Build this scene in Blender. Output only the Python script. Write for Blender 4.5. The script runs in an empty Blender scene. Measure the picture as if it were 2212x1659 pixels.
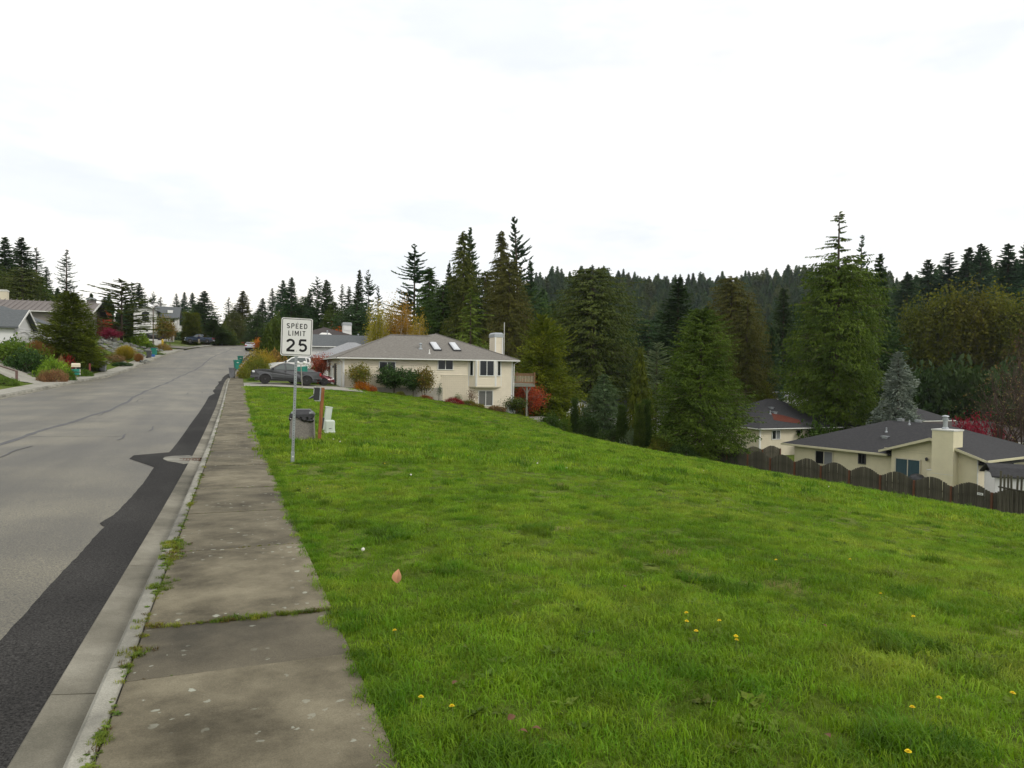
import bpy, bmesh, math, random
import numpy as np
from mathutils import Vector, Matrix
R = math.radians
random.seed(7); rng = np.random.default_rng(7)
sc = bpy.context.scene
COL = sc.collection

# ---------------------------------------------------------------- camera (world: x = across the street, y = along it)
EYE = 1.6; YAW = R(20.97); PITCH = R(-0.97); ROLL = R(0.7); FPX = 1560.0   # FPX in units of a 2212 px wide picture
fwd = Vector((math.sin(YAW)*math.cos(PITCH), math.cos(YAW)*math.cos(PITCH), math.sin(PITCH)))
r0 = Vector((math.cos(YAW), -math.sin(YAW), 0)); u0 = r0.cross(fwd)
RT = (r0*math.cos(ROLL) + u0*math.sin(ROLL)).normalized(); UP = RT.cross(fwd).normalized()
CAMP = Vector((0, 0, EYE))
cam = bpy.data.cameras.new('camera'); cam.sensor_width = 36; cam.lens = 36*FPX/2212; cam.clip_end = 6000; cam.clip_start = .05
camo = bpy.data.objects.new('camera', cam); COL.objects.link(camo)
camo.matrix_world = Matrix(((RT.x, UP.x, -fwd.x, 0), (RT.y, UP.y, -fwd.y, 0), (RT.z, UP.z, -fwd.z, EYE), (0, 0, 0, 1)))
sc.camera = camo

# ---------------------------------------------------------------- sky, sun, exposure
SUN_EL, SUN_AZ = 36, 140      # azimuth clockwise from +y (behind the camera, to the right)
w = bpy.data.worlds.new('World'); sc.world = w; w.use_nodes = True
nt = w.node_tree; nt.nodes.clear()
N = nt.nodes.new; LK = nt.links.new
out = N('ShaderNodeOutputWorld'); bg = N('ShaderNodeBackground'); bg.inputs['Strength'].default_value = .1
sky = N('ShaderNodeTexSky'); sky.sky_type = 'NISHITA'; sky.sun_disc = False
sky.sun_elevation = R(SUN_EL); sky.sun_rotation = R(SUN_AZ); sky.air_density = 1.0; sky.dust_density = 1.5
tc = N('ShaderNodeTexCoord')
mp = N('ShaderNodeMapping'); mp.inputs['Scale'].default_value = (1.0, 1.0, 4.5); mp.inputs['Rotation'].default_value = (R(8), 0, R(30))
LK(tc.outputs['Generated'], mp.inputs['Vector'])
n1 = N('ShaderNodeTexNoise'); n1.inputs['Scale'].default_value = 1.5; n1.inputs['Detail'].default_value = 9; n1.inputs['Roughness'].default_value = .58
LK(mp.outputs[0], n1.inputs['Vector'])
cr = N('ShaderNodeValToRGB'); cr.color_ramp.elements[0].position = .33; cr.color_ramp.elements[0].color = (.86, .86, .86, 1)
cr.color_ramp.elements[1].position = .56; cr.color_ramp.elements[1].color = (1, 1, 1, 1)
LK(n1.outputs[0], cr.inputs[0])
n2 = N('ShaderNodeTexNoise'); n2.inputs['Scale'].default_value = 2.2; n2.inputs['Detail'].default_value = 7; n2.inputs['Roughness'].default_value = .55
mp2 = N('ShaderNodeMapping'); mp2.inputs['Scale'].default_value = (1.0, 1.0, 3.2); mp2.inputs['Location'].default_value = (3, 1, 2)
LK(tc.outputs['Generated'], mp2.inputs['Vector']); LK(mp2.outputs[0], n2.inputs['Vector'])
cc = N('ShaderNodeValToRGB'); cc.color_ramp.elements[0].position = .40; cc.color_ramp.elements[0].color = (8.7, 9.05, 9.3, 1)
cc.color_ramp.elements[1].position = .60; cc.color_ramp.elements[1].color = (11.4, 10.9, 10.1, 1)
LK(n2.outputs[0], cc.inputs[0])
mx = N('ShaderNodeMix'); mx.data_type = 'RGBA'
LK(cr.outputs[0], mx.inputs[0]); LK(sky.outputs[0], mx.inputs[6]); LK(cc.outputs[0], mx.inputs[7])
LK(mx.outputs[2], bg.inputs['Color']); LK(bg.outputs[0], out.inputs['Surface'])
sun = bpy.data.lights.new('sun', 'SUN'); sun.energy = 1.2; sun.angle = R(14); sun.color = (1, .95, .86)
suno = bpy.data.objects.new('sun', sun); COL.objects.link(suno)
sd = Vector((math.sin(R(SUN_AZ))*math.cos(R(SUN_EL)), math.cos(R(SUN_AZ))*math.cos(R(SUN_EL)), math.sin(R(SUN_EL))))
suno.rotation_euler = sd.to_track_quat('Z', 'Y').to_euler(); suno.location = sd*200
vs = sc.view_settings; vs.view_transform = 'Standard'; vs.look = 'None'; vs.gamma = 1; vs.exposure = .2; vs.use_curve_mapping = False
sc.render.engine = 'CYCLES'; sc.cycles.max_bounces = 6; sc.cycles.diffuse_bounces = 3; sc.cycles.transmission_bounces = 4
sc.cycles.transparent_max_bounces = 4; sc.cycles.use_denoising = True

# ---------------------------------------------------------------- geometry helpers
def ray(px, py):
    return fwd + RT*((px-1106)/FPX) + UP*(-(py-829.5)/FPX)
def P(px, py, D):
    return CAMP + ray(px, py)*D
def pchip(x, y):
    x = np.array(x, float); y = np.array(y, float)
    h = np.diff(x); d = np.diff(y)/h; m = np.zeros_like(y)
    m[0] = d[0]; m[-1] = d[-1]
    for i in range(1, len(x)-1):
        if d[i-1]*d[i] > 0:
            w1 = 2*h[i]+h[i-1]; w2 = h[i]+2*h[i-1]
            m[i] = (w1+w2)/(w1/d[i-1]+w2/d[i])
    def f(q):
        q = np.asarray(q, float); qc = np.clip(q, x[0], x[-1])
        i = np.clip(np.searchsorted(x, qc)-1, 0, len(x)-2)
        t = (qc-x[i])/h[i]
        return (2*t**3-3*t**2+1)*y[i]+(t**3-2*t**2+t)*h[i]*m[i]+(-2*t**3+3*t**2)*y[i+1]+(t**3-t**2)*h[i]*m[i+1]
    return f
zs = pchip([-80, -30, 0, 3, 12, 22, 38, 50, 66, 80, 94, 111, 136, 165, 190, 235, 300, 600],
           [1.5, .3, 0, -.04, -.25, -.36, -.3, -.05, .35, .65, 1.5, 3.1, 4.9, 6.3, 7.35, 8.55, 9, 9])
cv = pchip([-80, 60, 75, 94, 111, 136, 165, 190, 235, 300, 600], [0, 0, .05, 1.0, 2.4, 4.6, 6.8, 8.7, 12, 17, 40])
def fall(x):
    x = np.abs(np.asarray(x, float)); return np.clip((130-x)/90, 0, 1)
UR = [-60, 0, 20, 40, 55, 67, 85, 110, 150, 200, 300, 500]
VR = [.7, 3, 9, 16, 26, 30, 36, 42, 50, 65, 90, 130, 300]
ZR = [[.3, .25, -.6, -1.6, -3.3, -4.0, -5.1, -6.6, -6.8, -7, -8, -8, -8],
      [0, -.05, -.62, -1.7, -3.4, -4.1, -5.15, -6.6, -6.9, -7, -8, -8, -8],
      [-.36, -.42, -.85, -1.8, -3.45, -4.15, -5.2, -6.6, -6.9, -7, -8, -8, -8],
      [-.28, -.35, -.8, -1.8, -3.65, -4.45, -5.6, -6.7, -6.9, -7.2, -8.2, -8, -8],
      [.05, 0, -.42, -1.5, -3.6, -4.65, -5.7, -6.7, -7, -7.3, -8.3, -8, -8],
      [.36, .33, 0, -.9, -2.6, -4.1, -5.3, -6.6, -7.2, -7.6, -8.4, -8, -8],
      [.9, .8, .4, -.5, -2.6, -3.9, -5.2, -6.4, -7.2, -7.6, -8.4, -8, -8],
      [3.0, 2.4, 1.5, 0, -2.2, -3.2, -4.8, -6.2, -7.2, -7.6, -8, -8, -6],
      [5.6, 5.5, 4.5, 3, .5, -.5, -2.4, -4, -5.5, -7, -7, -6, -3],
      [7.5, 7.5, 7.3, 6, 4, 3, 1.5, 0, -2, -4, -5, -4, 0],
      [8.8, 8.8, 8.6, 8.4, 7, 6.5, 5, 4, 2, 0, 0, 0, 3],
      [8.8, 8.8, 8.8, 8.8, 8.4, 8, 7, 6, 5, 4, 4, 4, 5]]
_rows = [pchip(VR, r) for r in ZR]
GL = pchip([0, 1.2, 3, 6, 10, 20, 40, 80, 150, 400], [0, .12, .8, 1.8, 2.7, 3.7, 4.6, 6, 8, 8])
GS = pchip([-60, 40, 60, 100, 118, 132, 150, 165, 200, 400], [.7, .8, 1, 1, .9, .12, .12, .3, .3, .2])
def terr(x, y):
    """height of the natural ground at (x, y)"""
    x = np.atleast_1d(np.asarray(x, float)); y = np.atleast_1d(np.asarray(y, float)); x, y = np.broadcast_arrays(x, y)
    ww = x - cv(y)*fall(x)
    # right side
    q = np.stack([r(np.clip(ww, .7, 300)) for r in _rows])
    uu = np.clip(y, UR[0], UR[-1]); i = np.clip(np.searchsorted(UR, uu)-1, 0, len(UR)-2)
    ua = np.array(UR, float); t = (uu-ua[i])/(ua[i+1]-ua[i]); t = t*t*(3-2*t)*.5+t*.5
    k = np.arange(x.size).reshape(x.shape)
    qf = q.reshape(len(UR), -1); kk = k.ravel()
    zr = (qf[i.ravel(), kk]*(1-t.ravel()) + qf[i.ravel()+1, kk]*t.ravel()).reshape(x.shape)
    zst = zs(y)
    bl = np.clip((ww-.7)/3, 0, 1)
    zr = zr*bl + (zst-.015 + (zr-zr*0)*0)*(1-bl)
    d = np.clip(-13.9-ww, 0, 400)
    zl = zst - .01 + GL(d)*GS(y)
    z = np.where(ww > -6, zr, zl)
    # swale in the lawn
    z = z - .75*np.exp(-((x-10.5-.25*(y-37))/5.0)**2-((y-37)/2.0)**2)
    z = z + np.where(ww > 1.5, .05*np.sin(x*.9+y*.35)*np.sin(y*.5-x*.2)*np.clip((ww-1.5)/4, 0, 1), 0)
    # wooded hills
    D = x*math.sin(YAW)+y*math.cos(YAW); X = x*math.cos(YAW)-y*math.sin(YAW)
    tt = X/np.maximum(D, 1)
    h1 = 60*np.exp(-(np.clip(640-D, 0, 900)/165)**2)*np.clip((tt+.15)/.2, 0, 1)*np.clip((D-330)/120, 0, 1)
    h1 = h1*(1+.10*np.clip((tt-.25)/.4, 0, 1)) + np.clip(h1/30, 0, 1)*(3.5*np.sin(X/31)+2.5*np.sin(X/13+D/23))
    h2 = 33*np.exp(-(np.clip(330-D, 0, 900)/90)**2)*np.clip((tt-.35)/.3, 0, 1)*np.clip((D-150)/60, 0, 1)
    return z + np.maximum(h1, h2)
def tz(x, y): return float(terr(x, y)[0])
def G(px, D):
    """ground point on the bearing of column px at depth D"""
    t = (px-1106)/FPX
    x = D*(t*math.cos(YAW)+math.sin(YAW)); y = D*(-t*math.sin(YAW)+math.cos(YAW))
    return Vector((x, y, tz(x, y)))
def hit(px, py, dz=0.0):
    """where the sight line of a pixel meets the street surface (street level + dz)"""
    r = ray(px, py); lo = .5
    for k in range(4000):
        D = .5+k*.05
        p = CAMP+r*D
        if p.z < float(zs(p.y))+dz: return p
    return p

# ---------------------------------------------------------------- objects
def tag(o, label=None, cat=None, group=None, kind=None):
    if label: o['label'] = label
    if cat: o['category'] = cat
    if group: o['group'] = group
    if kind: o['kind'] = kind
    return o
def empty(name, loc, label=None, cat=None, group=None):
    o = bpy.data.objects.new(name, None); COL.objects.link(o); o.location = loc; o.empty_display_size = .3
    return tag(o, label, cat, group)
def wloc(o):
    v = Vector((0, 0, 0))
    while o is not None: v = v+Vector(o.location); o = o.parent
    return v
class MB:
    """collects shapes in world coordinates, links them as one mesh"""
    def __init__(s): s.v = []; s.f = []; s.m = []; s.mi = 0
    def poly(s, pts):
        n = len(s.v); s.v += [tuple(p) for p in pts]; s.f.append(tuple(range(n, n+len(pts)))); s.m.append(s.mi); return s
    def faces(s, vs, fs):
        n = len(s.v); s.v += [tuple(p) for p in vs]
        for f in fs: s.f.append(tuple(n+i for i in f)); s.m.append(s.mi)
        return s
    def box(s, x0, y0, z0, x1, y1, z1):
        return s.faces([(x0, y0, z0), (x1, y0, z0), (x1, y1, z0), (x0, y1, z0), (x0, y0, z1), (x1, y0, z1), (x1, y1, z1), (x0, y1, z1)],
                       [(3, 2, 1, 0), (4, 5, 6, 7), (0, 1, 5, 4), (1, 2, 6, 5), (2, 3, 7, 6), (3, 0, 4, 7)])
    def obox(s, o, e, n, x0, x1, z0, z1, d0, d1, w1=None):
        """box on a wall: o origin, e along it, n outward; w1 = depth at its top (wedge)"""
        o = Vector(o); e = Vector(e); n = Vector(n); Z = Vector((0, 0, 1)); w1 = d1 if w1 is None else w1
        q = lambda x, z, d: o+e*x+Z*z+n*d
        return s.faces([q(x0, z0, d1), q(x1, z0, d1), q(x1, z0, d0), q(x0, z0, d0), q(x0, z1, w1), q(x1, z1, w1), q(x1, z1, d0), q(x0, z1, d0)],
                       [(3, 2, 1, 0), (4, 5, 6, 7), (0, 1, 5, 4), (1, 2, 6, 5), (2, 3, 7, 6), (3, 0, 4, 7)])
    def tube(s, pts, rad, n=6, cap=True):
        pts = [Vector(p) for p in pts]; rs = rad if isinstance(rad, (list, tuple)) else [rad]*len(pts)
        base = len(s.v)
        for i, p in enumerate(pts):
            d = (pts[min(i+1, len(pts)-1)]-pts[max(i-1, 0)]).normalized()
            a = d.cross(Vector((0, 0, 1)) if abs(d.z) < .9 else Vector((1, 0, 0))).normalized(); b = d.cross(a)
            for k in range(n):
                t = 2*math.pi*k/n; s.v.append(tuple(p+(a*math.cos(t)+b*math.sin(t))*rs[i]))
        for i in range(len(pts)-1):
            for k in range(n):
                s.f.append((base+i*n+k, base+i*n+(k+1) % n, base+(i+1)*n+(k+1) % n, base+(i+1)*n+k)); s.m.append(s.mi)
        if cap:
            s.f.append(tuple(base+k for k in range(n))[::-1]); s.m.append(s.mi)
            s.f.append(tuple(base+(len(pts)-1)*n+k for k in range(n))); s.m.append(s.mi)
        return s
    def lathe(s, o, prof, n=16, axis='z'):
        o = Vector(o); base = len(s.v)
        for r_, h in prof:
            for k in range(n):
                t = 2*math.pi*k/n; c, q = r_*math.cos(t), r_*math.sin(t)
                s.v.append(tuple(o+(Vector((c, q, h)) if axis == 'z' else Vector((c, h, q)) if axis == 'y' else Vector((h, c, q)))))
        for i in range(len(prof)-1):
            for k in range(n):
                s.f.append((base+i*n+k, base+i*n+(k+1) % n, base+(i+1)*n+(k+1) % n, base+(i+1)*n+k)); s.m.append(s.mi)
        s.f.append(tuple(base+k for k in range(n))[::-1]); s.m.append(s.mi)
        s.f.append(tuple(base+(len(prof)-1)*n+k for k in range(n))); s.m.append(s.mi)
        return s
    def prism(s, pts, n, d):
        """polygon pts extruded by d along n"""
        n = Vector(n); a = [Vector(p) for p in pts]; b = [p+n*d for p in a]; k = len(a)
        return s.faces(a+b, [tuple(range(k))[::-1], tuple(range(k, 2*k))]+[(i, (i+1) % k, k+(i+1) % k, k+i) for i in range(k)])
    def shell(s, polys, th):
        """roof skin: polygons sharing corners, given a thickness th downwards"""
        key = {}; vs = []
        def ix(p):
            k = tuple(round(c, 3) for c in p)
            if k not in key: key[k] = len(vs); vs.append(k)
            return key[k]
        fs = [[ix(p) for p in q] for q in polys]; n = len(vs); cnt = {}
        for f in fs:
            for i in range(len(f)):
                a, b = f[i], f[(i+1) % len(f)]; cnt.setdefault((min(a, b), max(a, b)), []).append((a, b))
        allf = [tuple(f) for f in fs]+[tuple(n+i for i in f[::-1]) for f in fs]
        for e in cnt.values():
            if len(e) == 1: a, b = e[0]; allf.append((b, a, n+a, n+b))
        return s.faces(vs+[(x, y, z-th) for x, y, z in vs], allf)
    def build(s, name, mat=None, parent=None, smooth=False, local=False, bevel=0):
        me = bpy.data.meshes.new(name)
        off = wloc(parent) if (parent is not None and not local) else Vector((0, 0, 0))
        me.from_pydata([(x-off.x, y-off.y, z-off.z) for x, y, z in s.v], [], s.f)
        mats = mat if isinstance(mat, (list, tuple)) else [mat]
        for m_ in mats: me.materials.append(m_)
        if len(mats) > 1: me.polygons.foreach_set('material_index', s.m)
        if smooth: me.polygons.foreach_set('use_smooth', [True]*len(me.polygons))
        me.update()
        o = bpy.data.objects.new(name, me); COL.objects.link(o)
        if parent is not None: o.parent = parent
        if bevel:
            b = o.modifiers.new('bevel', 'BEVEL'); b.width = bevel; b.segments = 2; b.limit_method = 'ANGLE'
        return o
def npmesh(name, V, F, mat=None, smooth=False):
    """mesh from numpy verts and (n,k) faces"""
    me = bpy.data.meshes.new(name); V = np.asarray(V, np.float32); F = np.asarray(F, np.int32); k = F.shape[1]
    me.vertices.add(len(V)); me.vertices.foreach_set('co', V.ravel())
    me.loops.add(F.size); me.loops.foreach_set('vertex_index', F.ravel())
    me.polygons.add(len(F)); me.polygons.foreach_set('loop_start', np.arange(0, F.size, k, dtype=np.int32))
    if smooth: me.polygons.foreach_set('use_smooth', np.ones(len(F), bool))
    if mat: me.materials.append(mat)
    me.update(calc_edges=True); me.validate(); return me
def link(name, me, parent=None, loc=(0, 0, 0)):
    o = bpy.data.objects.new(name, me); COL.objects.link(o); o.location = loc
    if parent is not None: o.parent = parent
    return o

# ---------------------------------------------------------------- materials
def newmat(name):
    m = bpy.data.materials.new(name); m.use_nodes = True; nt = m.node_tree
    b = nt.nodes['Principled BSDF']; return m, nt, b
def mat(name, c1, c2=None, scale=4, rough=.7, spec=.3, metal=0, bump=0, bscale=None, detail=6, stretch=None, coord='Object', rand=0, c3=None, s3=1, lo=.35, hi=.65):
    """noise-mottled surface between two real base colours, with fine relief"""
    m, nt, b = newmat(name); N = nt.nodes.new; L = nt.links.new
    b.inputs['Roughness'].default_value = rough; b.inputs['Specular IOR Level'].default_value = spec; b.inputs['Metallic'].default_value = metal
    b.inputs['Base Color'].default_value = (*c1, 1)
    if c2 is None and not bump and not rand: return m
    tc = N('ShaderNodeTexCoord'); vec = tc.outputs[coord]
    if coord == 'World':
        pass
    if stretch:
        mp = N('ShaderNodeMapping'); mp.inputs['Scale'].default_value = stretch; L(vec, mp.inputs[0]); vec = mp.outputs[0]
    n = N('ShaderNodeTexNoise'); n.inputs['Scale'].default_value = scale; n.inputs['Detail'].default_value = detail; n.inputs['Roughness'].default_value = .62
    L(vec, n.inputs['Vector'])
    cr = N('ShaderNodeValToRGB'); cr.color_ramp.elements[0].position = lo; cr.color_ramp.elements[1].position = hi
    cr.color_ramp.elements[0].color = (*c1, 1); cr.color_ramp.elements[1].color = (*(c2 or c1), 1)
    L(n.outputs[0], cr.inputs[0]); col = cr.outputs[0]
    if c3:
        n3 = N('ShaderNodeTexNoise'); n3.inputs['Scale'].default_value = s3; n3.inputs['Detail'].default_value = 4; L(vec, n3.inputs['Vector'])
        r3 = N('ShaderNodeValToRGB'); r3.color_ramp.elements[0].position = .5; r3.color_ramp.elements[1].position = .66; L(n3.outputs[0], r3.inputs[0])
        mx = N('ShaderNodeMix'); mx.data_type = 'RGBA'; L(r3.outputs[0], mx.inputs[0]); L(col, mx.inputs[6]); mx.inputs[7].default_value = (*c3, 1); col = mx.outputs[2]
    if rand:
        oi = N('ShaderNodeObjectInfo'); mr = N('ShaderNodeMapRange'); mr.inputs[3].default_value = 1-rand; mr.inputs[4].default_value = 1+rand
        L(oi.outputs['Random'], mr.inputs[0]); hs = N('ShaderNodeHueSaturation'); L(mr.outputs[0], hs.inputs['Value']); L(col, hs.inputs['Color']); col = hs.outputs[0]
    L(col, b.inputs['Base Color'])
    if bump:
        n2 = N('ShaderNodeTexNoise'); n2.inputs['Scale'].default_value = bscale or scale*8; n2.inputs['Detail'].default_value = 5; L(vec, n2.inputs['Vector'])
        bp = N('ShaderNodeBump'); bp.inputs['Strength'].default_value = bump; bp.inputs['Distance'].default_value = .02
        L(n2.outputs[0], bp.inputs['Height']); L(bp.outputs[0], b.inputs['Normal'])
    return m
LEAF = (1.75, 1.9, 1.1)
def leafmat(name, c1, c2, scale=.8, trans=.3, rand=.12, c3=None, hue=.02):
    """leaves: mottled colour, some light coming through"""
    m, nt, b = newmat(name); N = nt.nodes.new; L = nt.links.new; c1, c2 = [tuple(q*LEAF[i] for i, q in enumerate(c)) for c in (c1, c2)]
    tc = N('ShaderNodeTexCoord'); n = N('ShaderNodeTexNoise'); n.inputs['Scale'].default_value = scale; n.inputs['Detail'].default_value = 6
    n.inputs['Roughness'].default_value = .7; L(tc.outputs['Object'], n.inputs['Vector'])
    cr = N('ShaderNodeValToRGB'); cr.color_ramp.elements[0].position = .36; cr.color_ramp.elements[1].position = .64
    cr.color_ramp.elements[0].color = (*c1, 1); cr.color_ramp.elements[1].color = (*c2, 1)
    if c3: e = cr.color_ramp.elements.new(.74); e.color = (*c3, 1)
    L(n.outputs[0], cr.inputs[0])
    oi = N('ShaderNodeObjectInfo'); hs = N('ShaderNodeHueSaturation')
    mr = N('ShaderNodeMapRange'); mr.inputs[3].default_value = 1-rand; mr.inputs[4].default_value = 1+rand; L(oi.outputs['Random'], mr.inputs[0]); L(mr.outputs[0], hs.inputs['Value'])
    ml = N('ShaderNodeMath'); ml.operation = 'MULTIPLY'; ml.inputs[1].default_value = 7.31; fr = N('ShaderNodeMath'); fr.operation = 'FRACT'
    L(oi.outputs['Random'], ml.inputs[0]); L(ml.outputs[0], fr.inputs[0])
    mh = N('ShaderNodeMapRange'); mh.inputs[3].default_value = .5-hue; mh.inputs[4].default_value = .5+hue; L(fr.outputs[0], mh.inputs[0]); L(mh.outputs[0], hs.inputs['Hue'])
    L(cr.outputs[0], hs.inputs['Color'])
    b.inputs['Roughness'].default_value = .65; b.inputs['Specular IOR Level'].default_value = .2
    L(hs.outputs[0], b.inputs['Base Color'])
    t = N('ShaderNodeBsdfTranslucent'); L(hs.outputs[0], t.inputs['Color'])
    ms = N('ShaderNodeMixShader'); ms.inputs[0].default_value = trans
    L(b.outputs[0], ms.inputs[1]); L(t.outputs[0], ms.inputs[2]); L(ms.outputs[0], nt.nodes['Material Output'].inputs['Surface'])
    return m
def glassmat(name, c=(.012, .014, .016), rough=.05, spec=.35):
    m, nt, b = newmat(name); b.inputs['Base Color'].default_value = (*c, 1); b.inputs['Roughness'].default_value = rough; b.inputs['Specular IOR Level'].default_value = spec
    return m
M = {}
M['glass_car'] = glassmat('car side glass', (.10, .115, .11), .08, .5)  # lighter base colour stands in for reflection and light seen through the cab
M['glass'] = glassmat('window glass'); M['glass_pale'] = glassmat('glass before pale blinds', (.2, .21, .22)); M['glass_curtain'] = mat('glass before blue curtains', (.035, .07, .085), (.06, .1, .115), 9, .2, .5, stretch=(6, 6, .3))
M['white'] = mat('white paint', (.78, .78, .76), (.7, .7, .67), 2, .5)
M['offwhite'] = mat('weathered white paint', (.62, .62, .58), (.52, .52, .48), 3, .55)
M['metal'] = mat('galvanised steel', (.42, .45, .47), (.34, .36, .38), 12, .45, .5, .6)
M['dkmetal'] = mat('dark metal', (.05, .05, .055), (.07, .07, .075), 6, .5)
M['black'] = mat('black plastic', (.018, .018, .02), (.03, .03, .032), 8, .45, .5)
M['rubber'] = mat('tyre rubber', (.02, .02, .02), (.03, .029, .028), 10, .85)
M['bark'] = mat('brown bark', (.06, .045, .032), (.11, .085, .062), 3, .9, bump=.6, bscale=12, stretch=(1, 1, .25))
M['bark_grey'] = mat('grey bark', (.12, .11, .095), (.2, .185, .165), 3, .9, bump=.5, bscale=12, stretch=(1, 1, .25))
M['bark_birch'] = mat('pale birch bark', (.5, .46, .38), (.3, .26, .2), 5, .8, stretch=(1, 1, 2.5))
# ================================================================ GROUND
def ground_mat():
    m, nt, b = newmat('grass and soil'); N = nt.nodes.new; L = nt.links.new
    ge = N('ShaderNodeNewGeometry')
    n = N('ShaderNodeTexNoise'); n.inputs['Scale'].default_value = .4; n.inputs['Detail'].default_value = 9; n.inputs['Roughness'].default_value = .68; L(ge.outputs['Position'], n.inputs['Vector'])
    cr = N('ShaderNodeValToRGB'); e = cr.color_ramp.elements
    e[0].position = .3; e[0].color = (.06, .085, .008, 1); e[1].position = .7; e[1].color = (.15, .165, .04, 1)
    x = e.new(.5); x.color = (.085, .125, .014, 1)
    L(n.outputs[0], cr.inputs[0])
    n2 = N('ShaderNodeTexNoise'); n2.inputs['Scale'].default_value = 14; n2.inputs['Detail'].default_value = 6; L(ge.outputs['Position'], n2.inputs['Vector'])
    r2 = N('ShaderNodeValToRGB'); r2.color_ramp.elements[0].position = .35; r2.color_ramp.elements[0].color = (.55, .55, .55, 1); r2.color_ramp.elements[1].position = .65; r2.color_ramp.elements[1].color = (1.25, 1.25, 1.25, 1)
    L(n2.outputs[0], r2.inputs[0])
    mx = N('ShaderNodeMix'); mx.data_type = 'RGBA'; mx.blend_type = 'MULTIPLY'; mx.inputs[0].default_value = 1; L(cr.outputs[0], mx.inputs[6]); L(r2.outputs[0], mx.inputs[7])
    L(mx.outputs[2], b.inputs['Base Color']); b.inputs['Roughness'].default_value = .95; b.inputs['Specular IOR Level'].default_value = .1
    bp = N('ShaderNodeBump'); bp.inputs['Strength'].default_value = .7; bp.inputs['Distance'].default_value = .05; L(n2.outputs[0], bp.inputs['Height']); L(bp.outputs[0], b.inputs['Normal'])
    return m
M['ground'] = ground_mat()
def seq(*segs):
    o = []
    for a, b_, st in segs: o += list(np.arange(a, b_, st))
    return o
wcol = [-1500, -1000, -700, -500, -350]+seq((-260, -120, 20), (-120, -60, 8), (-60, -26, 2.5), (-26, -14.5, .8))+[-14.3, -14.02, -13.9, -13.85, -8, -3, -1, .3, .58, .63, .7]+seq((1.0, 12, .5), (12, 50, .8), (50, 90, 2.5), (90, 200, 8), (200, 520, 14), (520, 900, 40))+[1000, 1300, 1600]
urow = [-1500, -800, -400, -200, -100, -60, -40, -25, -16, -10]+seq((-6, 70, .7), (70, 130, 1.2), (130, 200, 3), (200, 420, 10), (420, 800, 14))+[820, 900, 1000, 1200, 1600, 2200, 3000]
W_, U_ = np.meshgrid(np.array(wcol), np.array(urow))
X_ = W_ + cv(U_)*fall(W_)
Z_ = terr(X_, U_)
Z_ = np.where((W_ > -13.95) & (W_ < .6), np.minimum(Z_, zs(U_)-.5), Z_)
nr, nc = W_.shape
ii = np.arange(nr*nc).reshape(nr, nc)
F_ = np.stack([ii[:-1, :-1].ravel(), ii[:-1, 1:].ravel(), ii[1:, 1:].ravel(), ii[1:, :-1].ravel()], 1)
tag(link('ground', npmesh('ground', np.stack([X_.ravel(), U_.ravel(), Z_.ravel()], 1), F_, M['ground'], True)), kind='structure')

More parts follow.
